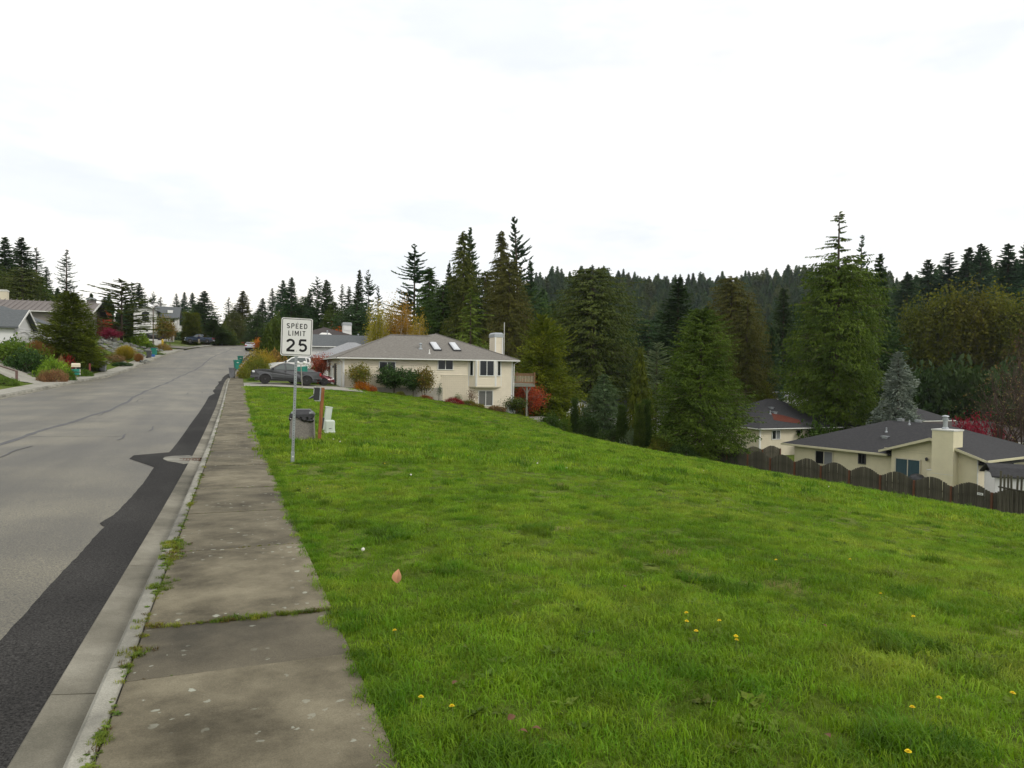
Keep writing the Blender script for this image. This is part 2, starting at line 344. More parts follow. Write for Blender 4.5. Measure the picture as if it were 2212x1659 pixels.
# ================================================================ STREET
def strip(name, w0, w1, us, z0, z1, mt, nw=1, crown=0, parent=None, x_extra=None):
    """sheet along the street between offsets w0 and w1 (heights above the street profile)"""
    us = np.array(us); ws = np.linspace(w0, w1, nw+1); W, U = np.meshgrid(ws, us)
    T = (W-w0)/(w1-w0); Z = zs(U)+z0+(z1-z0)*T+crown*4*T*(1-T); X = W+cv(U)
    n = nw+1; i = np.arange(len(us)*n).reshape(len(us), n)
    F = np.stack([i[:-1, :-1].ravel(), i[:-1, 1:].ravel(), i[1:, 1:].ravel(), i[1:, :-1].ravel()], 1)
    o = link(name, npmesh(name, np.stack([X.ravel(), U.ravel(), Z.ravel()], 1), F, mt, True), parent); return o
def asphalt(name, c1, c2, patch, speck, rough=.5, spec=.5):
    m, nt, b = newmat(name); N = nt.nodes.new; L = nt.links.new
    ge = N('ShaderNodeNewGeometry')
    mp = N('ShaderNodeMapping'); mp.inputs['Scale'].default_value = (1.0, .12, 1); L(ge.outputs['Position'], mp.inputs[0])
    n = N('ShaderNodeTexNoise'); n.inputs['Scale'].default_value = .55; n.inputs['Detail'].default_value = 7; n.inputs['Roughness'].default_value = .6; L(mp.outputs[0], n.inputs['Vector'])
    cr = N('ShaderNodeValToRGB'); cr.color_ramp.elements[0].position = .38; cr.color_ramp.elements[0].color = (*c1, 1); cr.color_ramp.elements[1].position = .64; cr.color_ramp.elements[1].color = (*c2, 1); L(n.outputs[0], cr.inputs[0])
    n4 = N('ShaderNodeTexNoise'); n4.inputs['Scale'].default_value = .35; n4.inputs['Detail'].default_value = 5; L(ge.outputs['Position'], n4.inputs['Vector'])
    r4 = N('ShaderNodeValToRGB'); r4.color_ramp.elements[0].position = .42; r4.color_ramp.elements[0].color = (patch, patch, patch, 1); r4.color_ramp.elements[1].position = .62; r4.color_ramp.elements[1].color = (1.08, 1.08, 1.06, 1); L(n4.outputs[0], r4.inputs[0])
    v = N('ShaderNodeTexNoise'); v.inputs['Scale'].default_value = 62; v.inputs['Detail'].default_value = 3; v.inputs['Roughness'].default_value = .8; L(ge.outputs['Position'], v.inputs['Vector'])
    r2 = N('ShaderNodeValToRGB'); r2.color_ramp.elements[0].position = .36; r2.color_ramp.elements[0].color = (1-speck,)*3+(1,); r2.color_ramp.elements[1].position = .66; r2.color_ramp.elements[1].color = (1+speck,)*3+(1,); L(v.outputs[0], r2.inputs[0])
    a = N('ShaderNodeMix'); a.data_type = 'RGBA'; a.blend_type = 'MULTIPLY'; a.inputs[0].default_value = 1; L(cr.outputs[0], a.inputs[6]); L(r4.outputs[0], a.inputs[7])
    c = N('ShaderNodeMix'); c.data_type = 'RGBA'; c.blend_type = 'MULTIPLY'; c.inputs[0].default_value = 1; L(a.outputs[2], c.inputs[6]); L(r2.outputs[0], c.inputs[7])
    L(c.outputs[2], b.inputs['Base Color']); b.inputs['Roughness'].default_value = rough; b.inputs['Specular IOR Level'].default_value = spec
    bp = N('ShaderNodeBump'); bp.inputs['Strength'].default_value = .5; bp.inputs['Distance'].default_value = .006; L(v.outputs[0], bp.inputs['Height']); L(bp.outputs[0], b.inputs['Normal'])
    return m
M['road'] = asphalt('worn grey asphalt', (.078, .068, .043), (.148, .132, .088), .66, .95)
M['patch'] = asphalt('dark new asphalt', (.024, .023, .022), (.047, .045, .043), .7, .8, .9, .14)
M['seal'] = mat('dark crack sealant', (.05, .05, .054), (.085, .085, .087), 3, .6)
def concrete(name, c1, c2, c3, lichen, scale=1.6, speck=.2, stain=None):
    m, nt, b = newmat(name); N = nt.nodes.new; L = nt.links.new
    ge = N('ShaderNodeNewGeometry')
    n = N('ShaderNodeTexNoise'); n.inputs['Scale'].default_value = scale; n.inputs['Detail'].default_value = 9; n.inputs['Roughness'].default_value = .66; L(ge.outputs['Position'], n.inputs['Vector'])
    cr = N('ShaderNodeValToRGB'); cr.color_ramp.elements[0].position = .34; cr.color_ramp.elements[0].color = (*c1, 1); cr.color_ramp.elements[1].position = .66; cr.color_ramp.elements[1].color = (*c2, 1)
    x = cr.color_ramp.elements.new(.5); x.color = (*c3, 1); L(n.outputs[0], cr.inputs[0])
    v = N('ShaderNodeTexNoise'); v.inputs['Scale'].default_value = 120; v.inputs['Detail'].default_value = 4; v.inputs['Roughness'].default_value = .75; L(ge.outputs['Position'], v.inputs['Vector'])
    r2 = N('ShaderNodeValToRGB'); r2.color_ramp.elements[0].position = .35; r2.color_ramp.elements[0].color = (1-speck,)*3+(1,); r2.color_ramp.elements[1].position = .65; r2.color_ramp.elements[1].color = (1+speck,)*3+(1,); L(v.outputs[0], r2.inputs[0])
    c = N('ShaderNodeMix'); c.data_type = 'RGBA'; c.blend_type = 'MULTIPLY'; c.inputs[0].default_value = 1; L(cr.outputs[0], c.inputs[6]); L(r2.outputs[0], c.inputs[7]); col = c.outputs[2]
    if lichen:
        # pale lichen rosettes of a few centimetres, in drifts
        vo = N('ShaderNodeTexVoronoi'); vo.inputs['Scale'].default_value = 13; vo.inputs['Randomness'].default_value = 1
        nz = N('ShaderNodeTexNoise'); nz.inputs['Scale'].default_value = 22; nz.inputs['Detail'].default_value = 4; L(ge.outputs['Position'], nz.inputs['Vector'])
        ad = N('ShaderNodeMix'); ad.data_type = 'RGBA'; ad.blend_type = 'ADD'; ad.inputs[0].default_value = .07; L(ge.outputs['Position'], ad.inputs[6]); L(nz.outputs['Color'], ad.inputs[7])
        L(ad.outputs[2], vo.inputs['Vector'])
        sp = N('ShaderNodeSeparateColor'); L(vo.outputs['Color'], sp.inputs[0])
        th = N('ShaderNodeMapRange'); th.inputs[1].default_value = .52; th.inputs[2].default_value = 1; th.inputs[3].default_value = 0; th.inputs[4].default_value = .34; L(sp.outputs[0], th.inputs[0])
        lt = N('ShaderNodeMath'); lt.operation = 'SUBTRACT'; L(th.outputs[0], lt.inputs[0]); L(vo.outputs['Distance'], lt.inputs[1])
        st = N('ShaderNodeMapRange'); st.inputs[1].default_value = 0; st.inputs[2].default_value = .05; L(lt.outputs[0], st.inputs[0])
        nb = N('ShaderNodeTexNoise'); nb.inputs['Scale'].default_value = .9; nb.inputs['Detail'].default_value = 3; L(ge.outputs['Position'], nb.inputs['Vector'])
        rb = N('ShaderNodeMapRange'); rb.inputs[1].default_value = .42; rb.inputs[2].default_value = .6; L(nb.outputs[0], rb.inputs[0])
        mm = N('ShaderNodeMath'); mm.operation = 'MULTIPLY'; L(st.outputs[0], mm.inputs[0]); L(rb.outputs[0], mm.inputs[1])
        m2 = N('ShaderNodeMath'); m2.operation = 'MULTIPLY'; m2.inputs[1].default_value = lichen; L(mm.outputs[0], m2.inputs[0])
        k = N('ShaderNodeMix'); k.data_type = 'RGBA'; L(m2.outputs[0], k.inputs[0]); L(col, k.inputs[6]); k.inputs[7].default_value = (.33, .345, .285, 1); col = k.outputs[2]
    oi = N('ShaderNodeObjectInfo'); mr = N('ShaderNodeMapRange'); mr.inputs[3].default_value = .86; mr.inputs[4].default_value = 1.2; L(oi.outputs['Random'], mr.inputs[0])
    hs = N('ShaderNodeHueSaturation'); L(mr.outputs[0], hs.inputs['Value']); L(col, hs.inputs['Color']); L(hs.outputs[0], b.inputs['Base Color'])
    b.inputs['Roughness'].default_value = .85; b.inputs['Specular IOR Level'].default_value = .22
    bp = N('ShaderNodeBump'); bp.inputs['Strength'].default_value = .45; bp.inputs['Distance'].default_value = .006; L(v.outputs[0], bp.inputs['Height']); L(bp.outputs[0], b.inputs['Normal'])
    return m
M['walk'] = concrete('weathered sidewalk concrete', (.058, .050, .032), (.19, .168, .115), (.125, .109, .073), .85)
M['walk_dark'] = concrete('dark lichen grown concrete', (.055, .049, .035), (.15, .132, .093), (.104, .091, .064), 1, 1.1)
M['kerb'] = concrete('pale kerb concrete', (.14, .135, .115), (.32, .31, .265), (.24, .232, .195), .5, 1.2)
M['gutter'] = concrete('stained gutter concrete', (.10, .094, .072), (.28, .265, .215), (.18, .168, .132), 0, .8)
M['drive'] = concrete('driveway concrete', (.2, .195, .165), (.3, .29, .25), (.25, .24, .205), 0, .7)

US = seq((-60, 0, 3), (0, 70, 1), (70, 200, 2), (200, 420, 5))
tag(strip('road', -12.05, -.9, US, -.13, -.13, M['road'], 12, .09), kind='structure')
sidewalk = empty('sidewalk', (0, 0, 0)); tag(sidewalk, 'weathered concrete sidewalk with weedy joints along the lawn', kind='structure')
WX0, WX1 = -.54, .65
# joints found in the photo, then regular ones
jl = [hit(px, py, 0).y for px, py in ((560, 1330), (545, 1182), (521, 1053))]
joints = [jl[0]-2.6, jl[0]-.92, jl[0]-.02, jl[1], (jl[1]+jl[2])/2, jl[2]]
u = joints[-1]
while u < 70: u += 1.62; joints.append(u)
joints = [joints[0]-3.3*k for k in range(6, 0, -1)]+joints
def slab(name, x0, x1, ya, yb, ztop, mt, parent, th=.1, gap=.006, bev=.008, ny=2, tilt=0, z1off=0):
    """one concrete slab following the street: rounded top edges"""
    m_ = MB(); ya += gap; yb -= gap
    ys = np.linspace(ya, yb, ny+1); vs = []; fs = []
    for y in ys:
        zz = float(zs(y))+ztop; c = float(cv(y))
        e = bev if (y not in (ys[0], ys[-1])) else bev*1.2
        top = -bev*.8 if y in (ys[0], ys[-1]) else 0
        vs += [(x0+c, y, zz-th), (x0+c, y, zz-bev), (x0+c+bev, y, zz+top), (x1+c-bev, y, zz+top+tilt+z1off), (x1+c, y, zz-bev+z1off), (x1+c, y, zz-th+z1off)]
    k = 6
    for i in range(ny):
        for j in range(5): fs.append((i*k+j, i*k+j+1, (i+1)*k+j+1, (i+1)*k+j)[::-1])
    fs.append(tuple(range(6))); fs.append(tuple(range(ny*k, ny*k+6))[::-1])
    m_.faces(vs, fs); o = m_.build(name, mt, parent); return o
for i in range(len(joints)-1):
    a, b_ = joints[i], joints[i+1]
    slab('slab', WX0, WX1, a, b_, random.uniform(-.006, .004), M['walk_dark' if i in (7, 14) else 'walk'], sidewalk, ny=3, tilt=random.uniform(-.005, .005), gap=.012 if i == 9 else .007)
tag(strip('far_sidewalk', WX0, WX1, seq((70, 200, 2), (200, 320, 5)), 0, 0, M['walk']), kind='structure')
# right kerb and gutter in 3 m castings
kerb = tag(empty('kerb', (0, 0, 0)), 'pale concrete kerb and gutter beside the sidewalk', kind='structure')
def kerbseg(a, b_, w0, w1, wg, mk, mg, parent, ny=2):
    """kerb from w0 (road face) to w1 (back), gutter pan to wg"""
    s = 1 if w1 > w0 else -1
    ys = np.linspace(a+.006, b_-.006, ny+1); vs = []; fs = []; vg = []; fg = []
    for y in ys:
        z = float(zs(y)); c = float(cv(y))
        pts = [(w0-s*.022, -.15), (w0, -.128), (w0+s*.02, -.03), (w0+s*.045, -.003), (w1-s*.008, 0), (w1, -.012), (w1, -.2)]
        vs += [(x+c, y, z+h) for x, h in pts]
        pg = [(w0-s*.018, -.133), (w0-s*.12, -.122), (wg+s*.01, -.108), (wg, -.118), (wg, -.25)]
        vg += [(x+c, y, z+h) for x, h in pg]
    for i in range(ny):
        for j in range(6): f = (i*7+j, i*7+j+1, (i+1)*7+j+1, (i+1)*7+j); fs.append(f[::-1] if s > 0 else f)
        for j in range(4): f = (i*5+j, i*5+j+1, (i+1)*5+j+1, (i+1)*5+j); fg.append(f if s > 0 else f[::-1])
    fs += [tuple(range(7)), tuple(range(ny*7, ny*7+7))[::-1]]; fg += [tuple(range(5)), tuple(range(ny*5, ny*5+5))[::-1]]
    if mk: MB().faces(vs, fs).build('kerb_stone', mk, parent)
    if mg: MB().faces(vg, fg).build('gutter_pan', mg, parent)
ks = [-9, -6, -3, 0, 2.1] + [hit(230, 1447, 0).y]
while ks[-1] < 64: ks.append(ks[-1]+3.05)
for a, b_ in zip(ks[:-1], ks[1:]): kerbseg(a, b_, -.685, -.55, -.93, M['kerb'], M['gutter'], kerb)
for a in np.arange(ks[-1], 300, 8): kerbseg(a, a+8, -.685, -.55, -.93, M['kerb'], M['gutter'], kerb, 4)
# left kerb, gutter, sidewalk
kerbl = tag(empty('far_kerb', (0, 0, 0)), 'pale concrete kerb on the far side of the road', kind='structure')
for a in list(np.arange(20, 132, 4)): kerbseg(a, a+4, -12.3, -12.45, -11.95, M['kerb'], M['gutter'], kerbl)
for a in list(np.arange(152, 300, 8)): kerbseg(a, a+8, -12.3, -12.45, -11.95, M['kerb'], M['gutter'], kerbl, 4)
tag(strip('far_sidewalk', -14.05, -12.45, seq((10, 132, 2),)+[131.5], .0, .01, M['drive']), kind='structure')
tag(strip('far_sidewalk', -14.05, -12.45, seq((152, 300, 4),), .0, .01, M['drive']), kind='structure')

def sheet(name, corners, dz, mt, n=12, m=12, kind='structure'):
    """sheet over the ground between four (x,y) corners"""
    c = [Vector((p[0], p[1])) for p in corners]; a = np.linspace(0, 1, n+1); b = np.linspace(0, 1, m+1); A, Bq = np.meshgrid(a, b)
    X = (1-A)*(1-Bq)*c[0].x+A*(1-Bq)*c[1].x+A*Bq*c[2].x+(1-A)*Bq*c[3].x
    Y = (1-A)*(1-Bq)*c[0].y+A*(1-Bq)*c[1].y+A*Bq*c[2].y+(1-A)*Bq*c[3].y
    Z = terr(X, Y)+dz
    ww = X-cv(Y)*fall(X); Z = np.where((ww > -14.2) & (ww < .75), zs(Y)+.004, Z)
    i = np.arange((n+1)*(m+1)).reshape(m+1, n+1)
    F = np.stack([i[:-1, :-1].ravel(), i[:-1, 1:].ravel(), i[1:, 1:].ravel(), i[1:, :-1].ravel()], 1)
    return tag(link(name, npmesh(name, np.stack([X.ravel(), Y.ravel(), Z.ravel()], 1), F, mt, True)), kind=kind)
# side street joining from the left
M['road2'] = M['road']
sheet('side_street', [(-60, 135.5), (-8.0, 135.5), (-6.0, 149), (-60, 149)], .1, M['road'], 30, 10)
sheet('side_street_kerb', [(-60, 150.3), (-5.5, 150.3), (-5.2, 151.6), (-60, 151.6)], .22, M['kerb'], 30, 2)
# driveways
sheet('driveway', [(.66, 60.2), (10.2, 60.9), (10.2, 67.2), (.66, 66.6)], .05, M['drive'])
sheet('driveway', [(-14.0, 63), (-24, 69), (-24, 78), (-14.0, 70.5)], .05, M['drive'], 20, 12)
sheet('driveway', [(-14.0, 97), (-24, 103), (-24, 108), (-14.0, 103)], .05, M['drive'], 20, 12)
sheet('driveway', [(-14.0, 84), (-21, 86), (-21, 91), (-14.0, 88)], .05, M['drive'], 20, 12)

M['mulch'] = mat('bark mulch', (.07, .04, .024), (.15, .085, .05), 3, .95, bump=.8, bscale=25, c3=(.05, .06, .015), s3=.8)
p4 = [G(*q) for q in ((1238, 74), (1300, 63.5), (1388, 62.5), (1330, 73))]; sheet('planting_bed', [(q.x, q.y) for q in p4], .05, M['mulch'])
# dark asphalt patch along the gutter: outline read from the photo, laid on the street
def onroad(px, py, dz=-.12):
    p = hit(px, py, dz); return p.x-float(cv(p.y)), p.y
L_ = [(0, 1390), (69, 1312.7), (130, 1243), (173, 1200), (200, 1167), (226, 1141), (215, 1133.5), (246, 1115), (278, 1082), (309, 1046), (333, 1011), (316, 1005), (279, 994), (289, 986.5), (366, 978), (388, 951), (412, 916), (429, 893), (451, 857)]
pl = [onroad(*q) for q in L_]
pl = [(-1.5, -8), (-1.45, -2), (-1.38, 1.5)]+pl
yy = pl[-1][1]
while yy < 125: yy += random.uniform(1.2, 3); pl.append((-1.38+random.uniform(-.16, .12), yy))
dense = []
for (x0, y0), (x1, y1) in zip(pl[:-1], pl[1:]):
    k = max(1, int(math.hypot(x1-x0, y1-y0)/.12)) if y0 < 25 else 2
    for j in range(k): t = j/k; dense.append((x0+(x1-x0)*t+random.uniform(-.005, .005), y0+(y1-y0)*t))
vs = []; fs = []
def roadz(x, y): T = (x+12.05)/11.15; return float(zs(y))-.13+.09*4*T*(1-T)
for x, y in dense:
    c = float(cv(y)); vs += [(x+c, y, roadz(x, y)+.005), (-.925+c, y, roadz(-.925, y)+.008)]
for i in range(len(dense)-1): fs.append((2*i, 2*i+1, 2*i+3, 2*i+2))
tag(MB().faces(vs, fs).build('asphalt_patch', M['patch']), 'dark asphalt patch along the gutter', kind='structure')
# crack sealing lines
def ribbon(name, pts, wid, mt, dz=.005):
    vs = []; fs = []
    for i, (x, y) in enumerate(pts):
        a = pts[max(i-1, 0)]; b_ = pts[min(i+1, len(pts)-1)]; d = Vector((b_[0]-a[0], b_[1]-a[1])).normalized(); n = Vector((-d.y, d.x))
        w_ = wid*random.uniform(.6, 1.25)/2
        for s in (1, -1):
            q = Vector((x, y))+n*w_*s; vs.append((q.x+float(cv(q.y)), q.y, roadz(q.x, q.y)+dz))
    for i in range(len(pts)-1): fs.append((2*i, 2*i+1, 2*i+3, 2*i+2))
    tag(MB().faces(vs, fs).build(name, mt), kind='structure')
ribbon('crack_seal', [(-5.45+.14*math.sin(y*.21)+.05*math.sin(y*.9), y) for y in np.arange(8, 190, .6)], .19, M['seal'])
yb_ = onroad(387, 798.5)[1]
ribbon('crack_seal', [(x, yb_+.05*math.sin(x*3)) for x in np.arange(-12, -1.3, .3)], .5, M['seal'], .009)
for px, py, ln in ((330, 866, 3), (150, 917, 2.2), (60, 950, 2.6), (390, 842, 2.5), (260, 880, 1.8)):
    x, y = onroad(px, py); ribbon('crack_seal', [(x+k*.2*ln/2, y+.1*math.sin(k*2.1)) for k in range(10)], .05, M['seal'], .009)
for k in range(7):
    x = random.uniform(-5.4, -2); y = random.uniform(18, 60)
    ribbon('crack_seal', [(x+.05*math.sin(j*1.3), y+j*.5) for j in range(random.randint(4, 9))], .05, M['seal'], .009)
# storm drain apron set in the gutter
da = [onroad(px, py, -.115) for px, py in ((352, 992.5), (356, 989), (372, 986.5), (408, 984), (431, 988), (428, 998), (396, 1002), (378, 999), (362, 997))]
dr = tag(empty('storm_drain', (da[4][0], da[4][1], float(zs(da[4][1]))-.12), 'storm drain with pale concrete apron and rusty grate in the gutter', 'storm drain'))
top = [(x+float(cv(y)), y, roadz(x, y)+.014) for x, y in da]
MB().prism([(x, y, z-.1) for x, y, z in top][::-1], (0, 0, 1), .1).build('apron', M['kerb'], dr)
M['rust'] = mat('rusty iron', (.09, .05, .035), (.15, .09, .06), 12, .8, bump=.4)
g = Vector((sum(p[0] for p in top[3:7])/4-.01, sum(p[1] for p in top[3:7])/4, top[4][2]+.004))
gb = MB()
for k in range(9): gb.box(g.x-.26+k*.065, g.y-.2, g.z-.02, g.x-.225+k*.065, g.y+.2, g.z+.012)
gb.box(g.x-.28, g.y-.22, g.z-.02, g.x+.33, g.y-.195, g.z+.016); gb.box(g.x-.28, g.y+.195, g.z-.02, g.x+.33, g.y+.22, g.z+.016)
gb.build('grate', M['rust'], dr)
# ================================================================ PLANT BUILDERS
def rot_to(d):
    """unit frames (a along d, b sideways, c up) for an (n,3) array of directions"""
    d = d/np.linalg.norm(d, axis=1, keepdims=True)
    z = np.tile([0, 0, 1.], (len(d), 1)); b = np.cross(z, d); nb = np.linalg.norm(b, axis=1, keepdims=True)
    b = np.where(nb < 1e-4, [[1, 0, 0]], b/np.maximum(nb, 1e-4)); return d, b, np.cross(d, b)
def kites(p, d, L, Wd, r, twist=.6):
    """leaf-like kites: base p, direction d, length L, width Wd"""
    n = len(p); a, b, c = rot_to(d); th = r.uniform(-twist, twist, n)[:, None]
    b2 = b*np.cos(th)+c*np.sin(th); c2 = np.cross(a, b2)
    L = L[:, None]; Wd = Wd[:, None]; m = p+a*L*.42+c2*L*.06
    V = np.stack([p, m-b2*Wd*.5, p+a*L-c2*L*.05, m+b2*Wd*.5], 1).reshape(-1, 3)
    return V, np.arange(4*n).reshape(n, 4)
PROFILE = {
    'egg': lambda t: np.sqrt(np.clip(1-t, 0, 1))*np.clip(.72+t*1.6, 0, 1)*(.93+.07*np.cos(t*15)),
    'cone': lambda t: (1-t)**.85, 'fir': lambda t: np.minimum((1-t)**.9, .55+.45*t/.25), 'narrow': lambda t: (1-t)**.7*(.75+.25*np.cos(t*9)),
    'ovoid': lambda t: np.sqrt(np.clip(1-((t-.3)/.72)**2, 0, 1))*np.clip(.62+t/.45, 0, 1), 'column': lambda t: np.clip(1-((t-.42)/.6)**4, 0, 1)**.8,
    'broad': lambda t: (1-t)**.55*(.86+.14*np.cos(t*17)), 'flat': lambda t: np.where(t < .12, .8+t, (1-t)**.6),
    'spire': lambda t: np.where(t > .8, .36*(1.01-t)/.22+.03, np.sqrt(np.clip(1-((t-.3)/.62)**2, 0, 1))*np.clip(.75+t, 0, 1)),
}
def conifer(name, seed, prof='cone', H=10., Rm=2.2, whorls=40, per=6, sprays=16, z0=.06, up=.1, droop=.5, tip=.25, sp=.5, hang=.3, var=.25, gap=0, lean=0, ragged=.3, bark='bark', wide=.42, inner=.12, one=False, shell=1500, depth=.3, fine=.8):
    """crown mesh and trunk mesh of a conifer H metres tall, Rm its widest radius"""
    r = np.random.default_rng(seed); prf = PROFILE[prof]; sprays = int(sprays*1.75); sp = sp*.64
    n = int(whorls*per); t = np.sort(z0+(1-z0)*(np.linspace(0, 1, n)**.92)*.985 + r.normal(0, .006, n)); t = np.clip(t, z0, .992)
    if gap:     # bald stretches of stem
        keep = r.random(n) > gap*(.5+.5*np.sin(t*23+seed)); t = t[keep]; n = len(t)
    if prof == 'spire': t = t[(t < .77) | (r.random(n) < .26)]; n = len(t)
    az = r.uniform(0, 2*np.pi, n); tt = (t-z0)/(1-z0)
    L = Rm*prf(tt)*(1-ragged*.5+ragged*r.random(n)**1.5*1.3)+.02*H*.3
    # lobes: the outline bulges and recedes round the tree
    L *= 1+var*.5*np.sin(az*2+t*21+seed)*np.sin(t*33+az)
    if one: L *= 1+.35*np.cos(az-one)
    e = np.minimum(up*(.2+t*1.6)+r.normal(0, .09, n), 1.2)
    K = sprays; s = (inner+(1-inner)*(np.arange(K)+r.random((n, K)))/K)
    zz = L[:, None]*(np.tan(e)[:, None]*s-droop*.5*s**2+tip*.4*s**4)
    rr = L[:, None]*s
    az2 = az[:, None]+r.normal(0, .05, (n, K))
    def bend(zv): return lean*np.clip(zv/H, 0, 1.2)**2*H
    px = rr*np.cos(az2); py = rr*np.sin(az2); pz = t[:, None]*H+zz
    px = px+bend(pz)
    slope = (np.tan(e)[:, None]-droop*s+tip*1.6*s**3)
    yaw = r.choice([-1, 1], (n, K))*r.uniform(.15, 1.05, (n, K))*(1-.5*s)
    d = np.stack([np.cos(az2+yaw), np.sin(az2+yaw), slope-hang*r.uniform(.2, 1.5, (n, K))], -1)
    ln = sp*(.55+.9*r.random((n, K)))*(.45+.75*np.sqrt(np.clip(L/Rm, .05, 1)))[:, None]*(1.15-.55*s)
    p = np.stack([px, py, pz], -1).reshape(-1, 3); d = d.reshape(-1, 3); ln = ln.ravel()
    if shell:    # outer sprays over the whole outline, so that tiers close up
        ts = z0+(1-z0)*(1-np.sqrt(r.random(shell*2)))*.97; a_ = r.uniform(0, 2*np.pi, shell*2); q = (ts-z0)/(1-z0)
        lob = 1+var*.55*np.sin(a_*2+ts*21+seed)*np.sin(ts*33+a_)+var*.4*np.sin(a_*3+ts*9+seed*2)+.12*np.sin(a_*7+ts*40)
        ok = (r.random(shell*2) < .35+.65*np.clip(np.sin(a_*5+ts*47+seed)*.5+.6+.3*np.sin(ts*90+a_*3), 0, 1)) & ((ts < .77) | (prof != 'spire')); ts, a_, q, lob = ts[ok], a_[ok], q[ok], lob[ok]; m = len(ts)
        rs = Rm*prf(q)*lob*(1-depth*r.random(m)**1.3)*.97; ps = np.stack([rs*np.cos(a_), rs*np.sin(a_), ts*H-droop*.22*rs], 1); ps[:, 0] += bend(ps[:, 2])
        ds = np.stack([np.cos(a_+r.normal(0, .7, m)), np.sin(a_+r.normal(0, .7, m)), -hang*r.uniform(.2, 1.6, m)+.15*r.normal(0, 1, m)], 1); ls_ = sp*fine*r.uniform(.6, 1.5, m)*np.clip(.45+prf(q), .4, 1)
        p = np.concatenate([p, ps]); d = np.concatenate([d, ds]); ln = np.concatenate([ln, ls_])
    V, F = kites(p-d/np.linalg.norm(d, axis=1, keepdims=True)*ln[:, None]*.3, d, ln, ln*wide*r.uniform(.7, 1.3, len(ln)), r, 1.3)
    crown = npmesh(name+'_crown', V, F)
    # trunk and limbs
    m_ = MB(); ks = [0, .15, .35, .6, .85, 1]
    m_.tube([(bend(k*H*.985), 0, k*H*.985) for k in ks], [H*.0165*(1-k)**.8+H*.0012 for k in ks], 7)
    for i in range(0, n, 2):
        q = [0, .3, .62, .9]; zz_ = [L[i]*(math.tan(e[i])*x-droop*.5*x*x+tip*.4*x**4) for x in q]
        rad = .008*L[i]+.006
        m_.tube([(L[i]*x*math.cos(az[i])+bend(t[i]*H), L[i]*x*math.sin(az[i]), t[i]*H+z_) for x, z_ in zip(q, zz_)], [rad*(1-.75*x) for x in q], 3, False)
    me = bpy.data.meshes.new(name+'_trunk'); me.from_pydata(m_.v, [], m_.f); me.materials.append(M[bark]); crown.materials.append(M['bark'])
    return dict(crown=crown, trunk=me, H=H, R=Rm)
def broadleaf(name, seed, H=6., Rm=2.5, cz=.62, rz=.42, limbs=9, twigs=6, leaves=22, ls=.16, spread=.42, stems=1, bark='bark', trunk=.02, drop=.0, base=.0, flat=1., wide=.62, twiggy=True):
    """crown of leaves on forking limbs; one trunk or several stems"""
    r = np.random.default_rng(seed); m_ = MB(); tips = []
    c = np.array([0, 0, H*cz])
    heads = []
    for k in range(stems):
        a = 2*math.pi*k/stems+r.uniform(-.5, .5); o = .05*Rm*(stems > 1)
        b0 = np.array([o*math.cos(a), o*math.sin(a), 0]); tilt = (.18 if stems > 1 else .03)*Rm
        h = H*(base if base else max(.12, cz-rz*.9)); hd = b0+np.array([tilt*math.cos(a), tilt*math.sin(a), h])
        m_.tube([b0, (b0+hd)/2+r.normal(0, .02*Rm, 3), hd], [H*trunk, H*trunk*.85, H*trunk*.7], 7); heads.append(hd)
    for i in range(limbs):
        hd = heads[i % len(heads)]; d = r.normal(0, 1, 3); d /= np.linalg.norm(d); d[2] = abs(d[2])*.9-.25*(i % 3 == 0); q = r.uniform(.55, .88)
        e = c+d*np.array([Rm, Rm, H*rz])*q; mid = (hd+e)/2+np.array([0, 0, .1*H*rz])+r.normal(0, .06*Rm, 3)
        w0 = H*trunk*.55; m_.tube([hd, mid, e], [w0, w0*.6, w0*.25], 5, False)
        for j in range(twigs):
            t = r.uniform(.35, 1); s0 = hd*(1-t)**2+mid*2*t*(1-t)+e*t*t; f = s0+r.normal(0, 1, 3)*np.array([Rm, Rm, H*rz])*spread*.75
            g = (f-c)/np.array([Rm, Rm, H*rz]); l_ = np.linalg.norm(g)
            if l_ > 1: f = c+g/l_*np.array([Rm, Rm, H*rz])*r.uniform(.85, 1.06)
            if f[2] < .03*H: f[2] = .03*H
            m_.tube([s0, (s0+f)/2+r.normal(0, .03*Rm, 3), f], [w0*.3, w0*.18, w0*.07], 3, False); tips.append((s0, f))
    a = np.array([x[0] for x in tips]); b = np.array([x[1] for x in tips]); n = len(tips)
    t = r.uniform(.25, 1.12, (n, leaves, 1)); p = a[:, None]*(1-t)+b[:, None]*t+r.normal(0, 1, (n, leaves, 3))*np.array([Rm, Rm, H*rz*flat])*spread*.3
    p = p.reshape(-1, 3); p[:, 2] = np.maximum(p[:, 2], .02*H)
    d = r.normal(0, 1, p.shape); d[:, 2] = d[:, 2]*.6-drop
    ln = ls*r.uniform(.6, 1.4, len(p)); V, F = kites(p, d, ln, ln*wide, r, 1.4)
    cm = npmesh(name+'_crown', V, F, M['bark'])
    me = bpy.data.meshes.new(name+'_trunk'); me.from_pydata(m_.v, [], m_.f); me.materials.append(M[bark])
    return dict(crown=cm, trunk=me, H=H, R=Rm)
